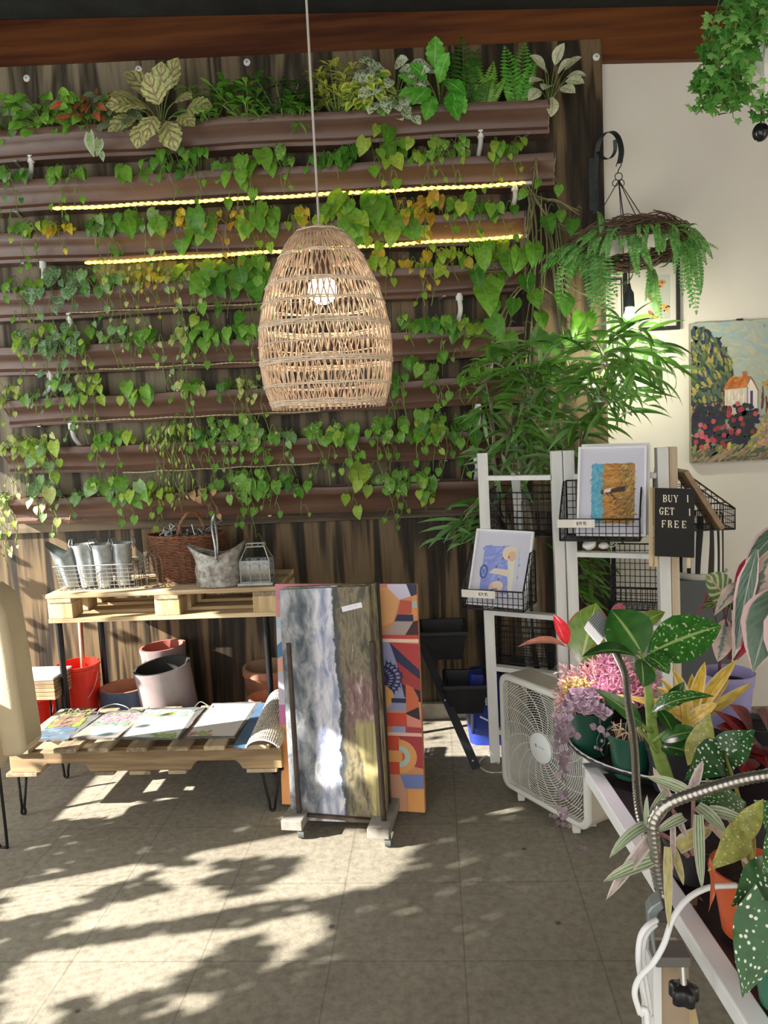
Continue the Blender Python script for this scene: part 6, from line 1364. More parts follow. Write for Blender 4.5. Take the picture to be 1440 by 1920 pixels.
# letter board sign
YS = 3.05
so0, so1, so2 = A(1228, 1043, YS), A(1302, 1046, YS-.02), A(1228, 915, YS)
t = thing('letter_board', 'black letter board reading BUY 1 GET 1 FREE hung on the rack post', 'sign', so0)
U_ = so1-so0; V_ = so2-so0; Nn_ = U_.cross(V_).normalized(); MB().slab([so0, so1, so1+V_, so2], -Nn_*.012).build('board', mat('black_felt', (.012, .012, .012), .8), t, bevel=.001)
M_PINE = wood('light_pine', (.55, .42, .24), (.74, .60, .38), 2, 7, .6)
for dx in (-.012, .006): MB().bar(so0+U_.normalized()*dx-Nn_*.024+V((0, 0, -.045)), so2+U_.normalized()*dx-Nn_*.024, .014, .012, (0, 1, 0)).build('leg', M_PINE, t, bevel=.001)
MB().bar(so1-U_.normalized()*.018-Nn_*.024+V((0, 0, -.045)), so1-U_.normalized()*.018+V_-Nn_*.024, .014, .012, (0, 1, 0)).build('leg', M_PINE, t, bevel=.001)
wood_hook = MB().tube([so2+V_*-.12+U_*.35-Nn_*.012, so2+V_*-.12+U_*.35-Nn_*.20], .004, 6).build('hanging_hook', M_BKM, t)
p = Pic(so0, U_, V_); CW = '#e8e0c8'
def glyph(ch_, x, y, h, w):
    X = lambda q: x+q*w; Yv = lambda q: y+q*h; R = lambda a, b_, c_, d_: p.rect(CW, X(a), Yv(b_), X(c_), Yv(d_)); st_ = .24; th = .09
    def ser(a, v_): R(a-.06, v_, a+st_+.06, v_+th*.8)
    if ch_ in 'BFER':
        R(.08, 0, .08+st_, 1); ser(.08, 0); ser(.08, 1-th*.8)
    if ch_ in 'FE':
        R(.2, 1-th, .92, 1); R(.86, .76, .94, 1); R(.2, .46, .66, .46+th); R(.62, .36, .69, .65)
        if ch_ == 'E': R(.2, 0, .95, th); R(.88, 0, .97, .26)
    if ch_ in 'BR':
        def bowl(v0, v1, rx):
            c0 = (v0+v1)/2; hh = (v1-v0)/2; n_ = 10
            out = [(X(.5+rx*math.cos(q)), Yv(c0+hh*math.sin(q))) for q in [-PI/2+PI*i/n_ for i in range(n_+1)]]; inn = [(X(.5+(rx-.22)*math.cos(q)), Yv(c0+(hh-th)*math.sin(q))) for q in [-PI/2+PI*i/n_ for i in range(n_+1)]]
            for i in range(n_): p.poly(CW, [out[i], out[i+1], inn[i+1], inn[i]], p.k)
            R(.2, v0, .5, v0+th); R(.2, v1-th, .5, v1)
        bowl(.46, 1, .38)
        if ch_ == 'B': bowl(0, .54, .44)
        else: p.poly(CW, [(X(.5), Yv(.5)), (X(.72), Yv(.5)), (X(1.0), Yv(0)), (X(.74), Yv(0))])
    if ch_ == 'U':
        R(.08, .3, .3, 1); R(.78, .3, .87, 1); ser(.06, 1-th*.8); R(.68, 1-th*.8, .98, 1); n_ = 10
        for i in range(n_):
            q0, q1 = PI+PI*i/n_, PI+PI*(i+1)/n_; p.poly(CW, [(X(.475+.395*math.cos(q0)), Yv(.32+.32*math.sin(q0))), (X(.475+.395*math.cos(q1)), Yv(.32+.32*math.sin(q1))), (X(.54+.24*math.cos(q1)), Yv(.32+.22*math.sin(q1))), (X(.54+.24*math.cos(q0)), Yv(.32+.22*math.sin(q0)))], p.k)
    if ch_ == 'Y':
        R(.40, 0, .64, .48); ser(.40, 0); p.poly(CW, [(X(.0), Yv(1)), (X(.28), Yv(1)), (X(.62), Yv(.42)), (X(.40), Yv(.42))]); p.poly(CW, [(X(.86), Yv(1)), (X(.95), Yv(1)), (X(.6), Yv(.42)), (X(.52), Yv(.45))]); R(-.06, 1-th*.8, .36, 1); R(.74, 1-th*.8, 1.05, 1)
    if ch_ == 'T': R(.38, 0, .62, 1); ser(.38, 0); R(.02, 1-th, .98, 1); R(.02, .76, .1, 1); R(.9, .76, .98, 1)
    if ch_ == 'G':
        n_ = 16
        for i in range(n_):
            q0, q1 = .7+4.9*i/n_, .7+4.9*(i+1)/n_; f_ = lambda q, a, b_: (X(.5+a*math.cos(q)), Yv(.5+b_*math.sin(q)))
            p.poly(CW, [f_(q0, .48, .52), f_(q1, .48, .52), f_(q1, .26, .43), f_(q0, .26, .43)], p.k)
        R(.62, .05, .86, .45); R(.5, .40, 1.0, .48); R(.82, .7, .9, 1.02)
    if ch_ == '1': p.poly(CW, [(X(.38), Yv(0)), (X(.62), Yv(0)), (X(.56), Yv(1)), (X(.34), Yv(1))])
for txt, y, sx_ in [('BUY', .80, (.20, .33, .47)), ('1', .805, (.77,)), ('GET', .615, (.11, .245, .375)), ('1', .61, (.82,)), ('FREE', .43, (.17, .325, .49, .68))]:
    p = Pic(so0, U_, V_)
    for ch_, x in zip(txt, sx_): glyph(ch_, x, y, .105, .115); p.k += 1
    p.build('lettering', t)
# white clip gadget under the basket
c = A(1118, 1024, 3.22); t = thing('clip_lamp', 'small white clip lamp under the field print basket', 'lamp', c)
MB().ball(c+V((.03, 0, .0)), .02, 14, sq=(1.1, .8, .7)).build('head', mat('white_gloss', (.8, .8, .8), .25), t, smooth=True); MB().lathe(c+V((-.02, 0, -.008)), [(.0, 0), (.022, .004), (.03, .022), (.026, .03), (0, .03)], 18, (-.5, -.2, 1)).build('shade', mat('white_gloss', (.8, .8, .8), .25), t, smooth=True)
MB().tube(spline([c+V((.04, 0, 0)), c+V((.07, 0, -.005)), c+V((.10, .01, .025))], 5), .002, 5).build('cord', mat('white_gloss', (.8, .8, .8), .25), t)
# ================================================================= ZEBRA PLANTER ON A GREY STAND
def zebra_mat():
    m, nt, b = _nt('zebra_print'); L = nt.links.new; c = coords(nt, (1, 1, .55), kind='UV'); mp = N(nt, 'ShaderNodeMapping'); mp.inputs['Scale'].default_value = (6, .8, 1); tc = N(nt, 'ShaderNodeTexCoord'); L(tc.outputs['UV'], mp.inputs[0])
    w = N(nt, 'ShaderNodeTexWave', i_Scale=.75, i_Distortion=9., i_Detail=1.); w.inputs['Detail Scale'].default_value = .9; L(mp.outputs[0], w.inputs['Vector']); r = ramp(nt, [(.46, (.01, .01, .01)), (.52, (.78, .76, .72))]); L(w.outputs['Fac'], r.inputs[0]); L(r.outputs[0], b.inputs['Base Color']); b.inputs['Roughness'].default_value = .6; return m
c0, c1 = A(1300, 1068, 3.72), A(1356, 1068, 3.72); cr = .115; c = V((c1.x-cr, 3.72, c0.z)); zt9 = A(1320, 962, 3.72).z
t = thing('zebra_drum', 'black and white zebra-striped drum on a pale tray, behind the letter board', 'drum', c); h = zt9-c.z
MB().lathe(c, [(cr, 0), (cr*.985, h*.5), (cr*.965, h), (cr*.93, h), (cr*.95, .01)], 40).build('drum', zebra_mat(), t, smooth=40)
MB().lathe(c, [(0, -.012), (cr*1.0, -.03), (cr*1.12, -.012), (cr*1.13, .0), (cr*1.08, .0), (0, -.002)], 40).build('tray', mat('pale_tray', (.62, .60, .54), .5), t, smooth=40)
gs = MB().box((c.x-.01, 3.74, (c.z-.03)/2), (.25, .26, c.z-.03)).build('grey_stand', mat('slate_grey_paint', (.085, .10, .105), .6), bevel=.004); tag(gs, 'dark grey box stand under the zebra-striped drum', 'stand')
# ================================================================= BOX FAN
M_FAN = mat('fan_white', (.70, .70, .66), .4); M_FANB = mat('fan_beige', (.50, .46, .38), .45, var=.15, vs=9)
f0, f1 = G(944, 1470, .045), G(1080, 1548, .045); fu = (f1-f0).normalized(); S = .50; fn = V((fu.y, -fu.x, 0)); f1 = f0+fu*S
t = thing('box_fan', 'white box fan with a round spiral grille standing on the floor', 'fan', (f0+f1)/2*1.0-V((0, 0, .045)))
FC = (f0+f1)/2+V((0, 0, S/2)); R = Matrix((fu, V((0, 0, 1)), fn)).transposed(); FD = .125
def rsq(h, r, n=6): return [(sx*(h-r)+r*math.cos(a), sy*(h-r)+r*math.sin(a)) for sx, sy, a0 in ((1, 1, 0), (-1, 1, PI/2), (-1, -1, PI), (1, -1, 1.5*PI)) for a in [a0+PI/2*i/n for i in range(n+1)]]
def ringloft(levels, cap=False):
    m = MB(); n = len(levels[0][0]); vs = [FC+R@V((x, y, z)) for pts, z in levels for x, y in pts]
    fs = [(j*n+i, j*n+(i+1) % n, (j+1)*n+(i+1) % n, (j+1)*n+i) for j in range(len(levels)-1) for i in range(n)]; return m.add(vs, fs)
H = S/2
ringloft([(rsq(H, .05), -FD), (rsq(H, .05), -.012)]).build('casing', M_FANB, t, smooth=40)
ringloft([(rsq(H, .05), -.014), (rsq(H+.003, .052), -.008), (rsq(H+.001, .05), .004), (rsq(H-.008, .045), .010), (rsq(H-.022, .035), .006), (rsq(H-.024, .035), -.02)]).build('front_frame', M_FAN, t, smooth=50)
ringloft([(rsq(H, .05), -FD), (rsq(H-.02, .04), -FD-.004), (rsq(H-.022, .04), -FD+.01)]).build('back_frame', M_FANB, t, smooth=50)
m = MB(); fp = lambda x, y, z=0.: FC+R@V((x, y, z))
lim = H-.024
for k_ in range(27):
    r_ = .058+k_*.0098; seg = []
    for i in range(97):
        a = 2*PI*i/96; x, y = r_*math.cos(a), r_*math.sin(a)
        if max(abs(x), abs(y)) < lim: seg.append(fp(x, y, .004))
        else:
            if len(seg) > 1: m.tube(seg, .0017, 4)
            seg = []
    if len(seg) > 1: m.tube(seg, .0017, 4)
m.build('grille_rings', M_FAN, t, smooth=True); m = MB()
for k_ in range(18):
    a0 = 2*PI*k_/18; seg = []
    for i in range(20):
        r_ = .055+i*.0155; a = a0+1.1*(i/19)**1.1*.9; x, y = r_*math.cos(a), r_*math.sin(a)
        if max(abs(x), abs(y)) < lim+.004: seg.append(fp(x, y, .001))
    m.tube(seg, .0022, 4)
m.build('grille_spokes', M_FAN, t, smooth=True)
hbm = MB(); hbm.add([fp(.062*math.cos(2*PI*i/36), .062*math.sin(2*PI*i/36), z) for z in (-.004, .008) for i in range(36)]+[fp(.058*math.cos(2*PI*i/36), .058*math.sin(2*PI*i/36), .011) for i in range(36)], [(j*36+i, j*36+(i+1) % 36, (j+1)*36+(i+1) % 36, (j+1)*36+i) for j in range(2) for i in range(36)]+[tuple(range(72, 108))])
hub = hbm.build('hub', mat('hub_white', (.72, .76, .76), .35), t, smooth=40)
p = Pic(fp(-.03, -.004, .0112), fu*.06, (0, 0, .02)); p.ell('#20262a', .12, .45, .10, .36, 6); p.ell('#c9d4d6', .12, .45, .045, .16, 10); p.poly('#c9d4d6', [(.12, .45), (.22, .5), (.2, .75)])
for i in range(5): p.rect('#8d979b', .32+i*.13, .28, .32+i*.13+.09, .48)
p.build('logo', hub)
m = MB()
for k_ in range(5):
    a0 = 2*PI*k_/5
    for i in range(8):
        pass
    vs = []
    for i in range(7):
        for j in range(4):
            a = a0+.95*(i/6)-.2*(j/3); r_ = .05+.165*j/3; vs.append(fp(r_*math.cos(a), r_*math.sin(a), -.035-.05*(i/6)))
    m.add(vs, [(i*4+j, i*4+j+1, (i+1)*4+j+1, (i+1)*4+j) for i in range(6) for j in range(3)])
m.build('blades', mat('fan_blade', (.30, .30, .28), .4), t, smooth=True)
m = MB()
for k_ in range(18): r_ = .06+k_*.0145; m.add([], []); m.tube([fp(min(lim, max(-lim, r_*math.cos(2*PI*i/40))), min(lim, max(-lim, r_*math.sin(2*PI*i/40))), -FD) for i in range(40)], .0014, 3, True)
m.build('back_grille', M_FANB, t)
for x in (-.16, .16):
    m = MB(); m.bar(fp(x, -H, -.02), fp(x, -H-.04, -.02), .03, .03, (0, 1, 0)); m.build('foot', M_FAN, t, bevel=.004)
    m = MB(); m.bar(fp(x, -H, -FD+.02), fp(x, -H-.04, -FD+.02), .03, .03, (0, 1, 0)); m.build('foot', M_FAN, t, bevel=.004)
fc_ = [fp(-.2, -H+.06, -FD)]+[G(x, y, .006) for x, y in [(942, 1448), (915, 1447), (899, 1436), (901, 1425), (915, 1416), (925, 1425), (935, 1432)]]
tag(MB().tube(spline(fc_, 6), .0035, 6).build('fan_lead', mat('cream_cord', (.62, .58, .48), .5), smooth=True), 'cream power cord curled on the floor at the foot of the white rack', 'cord')
# ================================================================= FOREGROUND PLANT TABLE
TZ = .80
tA, tB = G(1090, 1430, TZ), G(1400, 1920, TZ); dirn = (tB-tA).normalized(); tC = tA+dirn*1.25
tc_ = V((tA.x+.55, (tA.y+tC.y)/2, 0))
tbl = thing('plant_table', 'white-framed work table with a dark tray top crowded with potted plants', 'table', tc_)
nx = V((-dirn.y, dirn.x, 0)); nx = nx if nx.x > 0 else -nx; TWd = 1.05
M_TWH = mat('white_steel', (.78, .80, .80), .4); M_TRAY = mat('dark_tray', (.045, .032, .035), .4, var=.45, vs=6, bump=.08, bs=30)
def strip(a, b_, nm='frame_rail'): MB().bar(a, b_, .034, .05, (0, 0, 1)).build(nm, M_TWH, tbl, bevel=.004)
def strip2(a, b_, inn):
    d = (b_-a); P = [a, b_, b_+inn*.034, a+inn*.034]; MB().slab([p+V((0, 0, -.03)) for p in P], (0, 0, .03)).build('frame_rail', M_TWH, tbl, bevel=.003)
strip2(tA, tC, nx); strip2(tA+nx*TWd, tC+nx*TWd, -nx); strip2(tA, tA+nx*TWd, dirn); strip2(tC, tC+nx*TWd, -dirn)
i0 = nx*.036; MB().slab([tA+i0+dirn*.036+V((0, 0, -.02)), tC+i0-dirn*.036+V((0, 0, -.02)), tC+nx*(TWd-.036)-dirn*.036+V((0, 0, -.02)), tA+nx*(TWd-.036)+dirn*.036+V((0, 0, -.02))], (0, 0, .008)).build('tray_top', M_TRAY, tbl)
lg0 = G(1237, 1745, TZ)
def tleg(p, nm='leg'):
    w, d = .046, .06; c = V((p.x, p.y, (TZ-.032)/2)); MB().box(c, (w, d, TZ-.032)).build(nm, mat('tan_board', (.42, .32, .22), .7, var=.15, vs=5), tbl, bevel=.002)
    MB().box(c+V((-w/2-.003, .0, 0)), (.012, d+.012, TZ-.034)).build('leg_facing', M_TWH, tbl)
tleg(lg0+nx*.012); tleg(tA+nx*.6+dirn*.05); tleg(tA+nx*(TWd-.04)+dirn*.05); tleg(tC+nx*(TWd-.04)-dirn*.05); tleg(tC+nx*.035-dirn*.05)
for px in (1276, 1330): MB().bar(Dp(1288, 1868, 1.22), Dp(px, 2050, 1.22), .014, .018, (0, 1, 0)).build('brace', M_PINE, tbl)
def pot2(px, py, z, r, h, name, label, mo, soil=True, Y=None, lip=.006):
    c = G(px, py, z) if Y is None else A(px, py, Y); c.z = z; t = thing(name, label, 'plant', c)
    pb = MB().lathe(c, [(r*.72, 0), (r*.95, h*.84), (r*1.0, h*.85), (r*1.04, h), (r*.97, h), (r*.93, h*.8), (r*.7, .01)], 32, cap0=True).build('pot', mo, t, smooth=35)
    if soil: MB().lathe(c, [(0, h*.88), (r*.5, h*.89), (r*.94, h*.86)], 24).build('soil', M_SOIL, t, smooth=True)
    return t, c, c+V((0, 0, h*.87))
def pleaf(fo, b, t, d0, d1, wpx, nrm=(0, -1, .6), sh='oval', bend=.5, fold=.2, n=9, mi=0, q=2, lobes=0, lob=.2, wave=0., skew=0.):
    p0, p1 = Dp(*b, d0), Dp(*t, d1); ch_ = p1-p0; L_ = ch_.length; d = ch_.normalized(); nr = V(nrm); nr = (nr-d*nr.dot(d)).normalized()
    if abs(bend) > .01: L_ *= (bend/2)/math.sin(bend/2); d = Quaternion(d.cross(nr), bend/2)@d
    nr = (nr-d*nr.dot(d)).normalized(); leaf(fo, p0, d, nr, L_, wpx*(d0+d1)/2/FPX, sh, bend, fold, n, mi, q, lobes, lob, wave, skew)
def pstem(st, pts, deps, r0, r1=None, n=7):
    P = spline([Dp(x, y, d) for (x, y), d in zip(pts, deps)], 5); r1 = r1 or r0; st.tube(P, [r0+(r1-r0)*i/(len(P)-1) for i in range(len(P))], n)
M_GPOT = mat('green_plastic', (.012, .075, .048), .35); M_BPOT = mat('black_nursery', (.018, .018, .02), .45); M_OPOT = mat('orange_plastic', (.56, .10, .03), .38); M_LPOT = mat('lilac_glaze', (.30, .29, .52), .4)
# round dish
dc_ = V((.535, 1.815, TZ)); o = MB().lathe(dc_, [(0, .004), (.20, .004), (.235, .030), (.243, .032), (.246, .028), (.212, -.001), (0, 0)], 56).build('plant_saucer', mat('black_saucer', (.022, .022, .024), .3), smooth=40, origin=dc_); tag(o, 'wide black round saucer overhanging the far corner of the plant table', 'saucer')
MB().ring(dc_+V((0, 0, .031)), .241, .0026, n=64, k=6).build('rim_bead', mat('pale_rim', (.55, .55, .52), .4), o)
# ---- pink sedum
t, c, s_ = pot2(1108, 1409, TZ+.006, .052, .108, 'sedum', 'bushy pink and lilac succulent spilling over a dark green pot in the round saucer', M_GPOT)
M_PK = leafmat('sedum_pink', (.66, .30, .32), (.86, .58, .54), trans=.2); M_OL = leafmat('sedum_olive', (.30, .24, .08), (.44, .36, .16), trans=.2); M_LI = leafmat('sedum_lilac', (.10, .065, .10), (.22, .17, .24), trans=.2, back=(.17, .09, .13)); M_PM = leafmat('sedum_magenta', (.55, .20, .34), (.78, .42, .52), trans=.2)
fo, st = MB(), MB()
def tuft(px, py, d, n, L_, mi, w=.3, r=.02):
    p = Dp(px, py, d)
    for _ in range(n):
        dd = V((rnd.gauss(0, .8), rnd.gauss(-.35, .7), rnd.gauss(.55, .7))).normalized(); leaf(fo, p+dd*rnd.random()*r, dd+rv(.5), rv()+V((0, -.5, .6)), L_*rnd.uniform(.6, 1.2), L_*w, 'lance', .6, .2, 2, mi)
for k in range(95):
    a, q = rnd.random(), rnd.random(); x = 1048+175*a; y = 1252+14*math.sin(a*9)+70*q*(1-.3*a); d = 1.80-.08*q+rnd.uniform(-.02, .02)
    tuft(x, y, d, 34, .0165, 3 if x > 1115 and rnd.random() < .75 else 0)
for k in range(16): tuft(rnd.uniform(1062, 1102), rnd.uniform(1278, 1308), 1.71, 16, .012, 1, .55, .014)
def rosebit(px, py, d, n, L_, mi=2):
    p = Dp(px, py, d)
    for i in range(n): a = i*2.4; dd = V((math.cos(a), -.45, math.sin(a)*.9+.1)); leaf(fo, p, dd, V((-dd.x*.3, -1, .5)), L_*rnd.uniform(.7, 1.1), L_*.85, 'oval', .4, .15, 4, mi)
for px, py in [(1072, 1312), (1088, 1318), (1100, 1308), (1112, 1322), (1095, 1328), (1122, 1330), (1080, 1300), (1062, 1325), (1130, 1335), (1108, 1300)]: rosebit(px, py, 1.69, 7, .021)
for x0, y0, y1 in [(1060, 1330, 1420), (1052, 1335, 1400), (1066, 1335, 1470), (1058, 1340, 1540), (1048, 1325, 1392), (1070, 1345, 1530), (1130, 1345, 1420), (1124, 1340, 1400)]:
    pts = [(x0+rnd.uniform(-5, 5)-(8 if x0 < 1080 else 0)*math.sin((y-y0)/max(1, y1-y0)*2), y) for y in range(y0, y1+1, 12)]; pstem(st, pts, [1.69-.0*i for i in range(len(pts))], .0010, .0008, 4)
    for x, y in pts[1:]:
        if rnd.random() < (.62 if y < 1410 else .3): rosebit(x+rnd.uniform(-9, 9), y+rnd.uniform(-5, 5), 1.68, rnd.choice([1, 2, 3]), rnd.uniform(.009, .021))
for pts in [[(1070, 1500), (1063, 1528), (1050, 1545), (1020, 1558)], [(1058, 1530), (1075, 1570), (1100, 1592)]]: pstem(st, pts, [1.69, 1.7, 1.72, 1.74][:len(pts)], .0009, .0007, 4)
for x, y in [(1035, 1530), (1050, 1545), (1062, 1548), (1092, 1590)]: rosebit(x, y, 1.70, 2, .014)
fo.build('foliage', [M_PK, M_OL, M_LI, M_PM], t, smooth=True); st.build('trailing_stem', mat('purple_stem', (.14, .08, .09), .6), t)
# ---- small green pot with roots
t, c, s_ = pot2(1183, 1452, TZ+.006, .050, .098, 'small_potted_plant', 'smaller dark green pot with dry stalks, right of the pink succulent', M_GPOT); m = MB()
for k in range(22): a = rnd.random()*6.28; p = s_+V((.03*math.cos(a), .03*math.sin(a), 0)); m.tube(spline([p, p+rv(.012)+V((0, 0, .022)), p+rv(.028)+V((0, 0, .012))], 4), .0011, 4)
m.build('dry_stalks', mat('dry_straw', (.46, .34, .20), .8), t)
# ---- dieffenbachia
t, c, s_ = pot2(1262, 1478, TZ+.006, .055, .10, 'dieffenbachia', 'tall speckled-leaf plant on a thick green cane at the front of the saucer', M_BPOT)
M_DIE = leafmat('speckled_leaf', (.014, .075, .012), (.028, .12, .018), pattern='splash', pc=(.45, .58, .28), thr=.585, ps=11, vein=(.30, .42, .14), rough=.28, trans=.18)
M_DIP = leafmat('dark_dieff_leaf', (.010, .05, .010), (.022, .085, .016), pattern='splash', pc=(.36, .46, .14), thr=.70, ps=8, vein=(.22, .32, .10), rough=.28, trans=.18)
M_CANE = mat('green_cane', (.22, .33, .07), .45, var=.3, vs=30, scale=(1, 1, 2.5))
st = MB(); pstem(st, [(1250, 1462), (1238, 1420), (1226, 1385), (1220, 1340), (1215, 1290), (1208, 1245)], [1.60, 1.59, 1.58, 1.57, 1.56, 1.56], .0165, .0065, 10)
for pts, r in [([(1222, 1345), (1250, 1330), (1265, 1322)], .005), ([(1216, 1290), (1224, 1255), (1238, 1228)], .006), ([(1212, 1280), (1207, 1240), (1196, 1220)], .006), ([(1214, 1300), (1205, 1255), (1190, 1234)], .005), ([(1224, 1372), (1210, 1365), (1202, 1357)], .005), ([(1226, 1390), (1245, 1375), (1262, 1368)], .005), ([(1232, 1410), (1212, 1385), (1196, 1362)], .004), ([(1222, 1350), (1238, 1330), (1262, 1318)], .005)]: pstem(st, pts, [1.57, 1.55, 1.54], r, r*.7)
st.build('cane', M_CANE, t, smooth=True); fo = MB()
pleaf(fo, (1214, 1226), (1353, 1172), 1.55, 1.50, 98, (-.25, -.75, .75), 'oval', .5, .06, 12, 0, 3)
pleaf(fo, (1204, 1226), (1146, 1142), 1.54, 1.58, 100, (.2, -.9, .45), 'oval', .5, .12, 12, 1, 3)
pleaf(fo, (1198, 1236), (1092, 1226), 1.52, 1.46, 46, (0, -.35, 1), 'lance', 1.0, .25, 10, 1, 2)
pleaf(fo, (1202, 1236), (1206, 1288), 1.53, 1.50, 62, (.3, -.8, -.3), 'oval', .3, .2, 9, 1, 2); pleaf(fo, (1212, 1230), (1255, 1262), 1.53, 1.48, 42, (.1, -.6, .6), 'oval', .9, .3, 9, 0, 2)
pleaf(fo, (1204, 1360), (1116, 1291), 1.53, 1.47, 38, (.3, -.8, .5), 'lance', .5, .2, 9, 1, 2)
pleaf(fo, (1222, 1336), (1338, 1302), 1.54, 1.47, 38, (0, -.5, .9), 'lance', .9, .4, 10, 0, 2); pleaf(fo, (1262, 1322), (1283, 1278), 1.53, 1.52, 32, (-.5, -.8, .2), 'lance', .4, .5, 8, 1, 2)
pleaf(fo, (1240, 1388), (1312, 1370), 1.53, 1.48, 36, (0, -.7, .8), 'oval', .8, .3, 9, 1, 2); pleaf(fo, (1240, 1400), (1300, 1412), 1.53, 1.48, 44, (0, -.7, .8), 'oval', .7, .3, 9, 1, 2); pleaf(fo, (1236, 1330), (1262, 1372), 1.52, 1.48, 34, (.3, -.9, .2), 'oval', .4, .2, 9, 1, 2)
fo.build('foliage', [M_DIE, M_DIP], t, smooth=True)
# ---- yellow bromeliad
t, c, s_ = pot2(1322, 1452, TZ+.006, .05, .09, 'yellow_dracaena', 'plant with bright yellow strap leaves fanning out, behind the speckled-leaf plant', M_BPOT)
fo = MB(); M_YE = leafmat('yellow_strap', (.78, .55, .05), (.88, .70, .20), edge=(.78, .64, .36), edge_w=.7, vein=(.58, .40, .05), trans=.25, rough=.35); bx_ = (1288, 1362)
for tx, ty, w, nr, bd in [(1381, 1236, 30, (-.6, -.7, .4), .3), (1411, 1281, 26, (-.2, -.5, .9), -.35), (1368, 1272, 28, (-.4, -.7, .6), .3), (1322, 1240, 26, (-.3, -.9, .2), .1), (1262, 1252, 30, (.4, -.8, .3), .9), (1232, 1285, 30, (.4, -.8, .5), .9), (1222, 1310, 28, (.3, -.7, .7), .8),
                         (1150, 1300, 18, (.1, -.5, .9), .7), (1345, 1318, 26, (0, -.7, .8), .5), (1250, 1330, 28, (.2, -.7, .7), .6), (1310, 1400, 26, (0, -.9, .3), .3), (1240, 1270, 24, (.5, -.8, .2), .7), (1298, 1262, 22, (0, -1, .1), .2)]:
    pleaf(fo, (bx_[0]+(tx-bx_[0])*.08, bx_[1]-10), (tx, ty), 1.68, 1.66 if ty > 1290 else 1.72, w, nr, 'strap', bd, .35, 9, 0, 2)
fo.tube(spline([s_, Dp(1292, 1390, 1.68), Dp(1290, 1350, 1.69)], 4), [.014]*8+[.010], 8); fo.build('foliage', M_YE, t, smooth=True)
# ---- stromanthe in the lilac pot
t, c, s_ = pot2(1364, 1392, TZ, .058, .19, 'stromanthe', 'pink, white and green streaked leaves over a lilac pot at the right edge', M_LPOT, Y=1.80)
M_STR = leafmat('tricolor', (.05, .10, .07), (.11, .17, .13), edge=(.66, .46, .44), edge_w=.74, pattern='feather', pc=(.13, .20, .16), thr=.25, ps=7, vein=(.35, .4, .34), back=(.30, .02, .06), trans=.12)
M_STP = leafmat('tricolor_pale', (.60, .48, .44), (.72, .60, .54), pattern='centre', pc=(.16, .24, .20), thr=.20, back=(.42, .03, .09), trans=.15); M_STR2 = leafmat('burgundy_back', (.24, .012, .04), (.34, .02, .06), trans=.12)
fo, st = MB(), MB()
pleaf(fo, (1462, 1100), (1411, 1260), 1.55, 1.52, 92, (-.55, -.75, .3), 'lance', .5, .12, 12, 0, 3); pleaf(fo, (1448, 1030), (1372, 1238), 1.62, 1.60, 62, (-.55, -.75, .3), 'lance', .4, .15, 12, 1, 3)
pleaf(fo, (1420, 1030), (1378, 1226), 1.60, 1.60, 40, (-.7, -.6, .2), 'lance', .3, .3, 10, 0, 2); pleaf(fo, (1398, 1092), (1339, 1152), 1.66, 1.60, 34, (-.3, -.6, .8), 'lance', .7, .2, 10, 1, 2)
pleaf(fo, (1362, 1160), (1346, 1241), 1.66, 1.62, 40, (-.2, -1, .2), 'oval', .3, .2, 10, 1, 2); pleaf(fo, (1500, 985), (1392, 1075), 1.66, 1.62, 56, (-.3, -.3, .9), 'lance', 1.2, .15, 12, 0, 3); pleaf(fo, (1412, 1040), (1374, 1118), 1.67, 1.66, 26, (-.6, -.8, -.2), 'lance', .2, .2, 9, 2, 2)
pleaf(fo, (1452, 1130), (1382, 1238), 1.60, 1.58, 30, (-.6, -.7, -.2), 'lance', .4, .3, 9, 2, 2); pleaf(fo, (1500, 1010), (1462, 1170), 1.5, 1.48, 50, (-.5, -.8, .2), 'lance', .5, .2, 10, 0, 2); pleaf(fo, (1480, 1120), (1470, 1290), 1.5, 1.48, 80, (-.4, -.8, .2), 'lance', .5, .2, 10, 0, 2)
for a, b_ in [((1362, 1235), (1372, 1165)), ((1368, 1232), (1400, 1092)), ((1372, 1235), (1440, 1040)), ((1376, 1238), (1462, 1100)), ((1366, 1235), (1360, 1160)), ((1380, 1236), (1425, 1030)), ((1370, 1236), (1352, 1130))]: pstem(st, [a, ((a[0]+b_[0])/2+6, (a[1]+b_[1])/2), b_], [1.70, 1.68, 1.63], .0028, .002, 5)
fo.build('foliage', [M_STR, M_STP, M_STR2], t, smooth=True); st.build('stem', mat('dark_red_stem', (.10, .03, .03), .6), t)
# ---- peacock calathea
t, c, s_ = pot2(1335, 1380, TZ, .05, .09, 'peacock_calathea', 'round feather-striped leaf with a wine-red back, between the grey stand and the streaked pink leaves', M_BPOT, Y=1.88)
fo, st = MB(), MB(); M_CAL = leafmat('peacock_leaf', (.02, .06, .02), (.035, .09, .03), pattern='feather', pc=(.34, .42, .16), thr=.05, ps=4.5, vein=(.4, .25, .16), back=(.25, .015, .03), trans=.12)
pleaf(fo, (1362, 1122), (1324, 1078), 1.80, 1.76, 60, (-.1, -.9, .5), 'oval', .5, .1, 10, 0, 3); pleaf(fo, (1328, 1090), (1303, 1160), 1.80, 1.76, 26, (.8, .3, .6), 'lance', .5, .2, 9, 1, 2); pleaf(fo, (1368, 1128), (1318, 1140), 1.80, 1.74, 30, (0, -.4, 1), 'oval', .5, .1, 9, 0, 2); pleaf(fo, (1366, 1128), (1400, 1150), 1.80, 1.76, 34, (0, -.6, .8), 'oval', .6, .1, 9, 0, 2)
for b_ in [(1362, 1122), (1328, 1090), (1368, 1128)]: pstem(st, [(1345, 1350), (1350, 1220), b_], [1.86, 1.84, 1.80], .0022, .0018, 5)
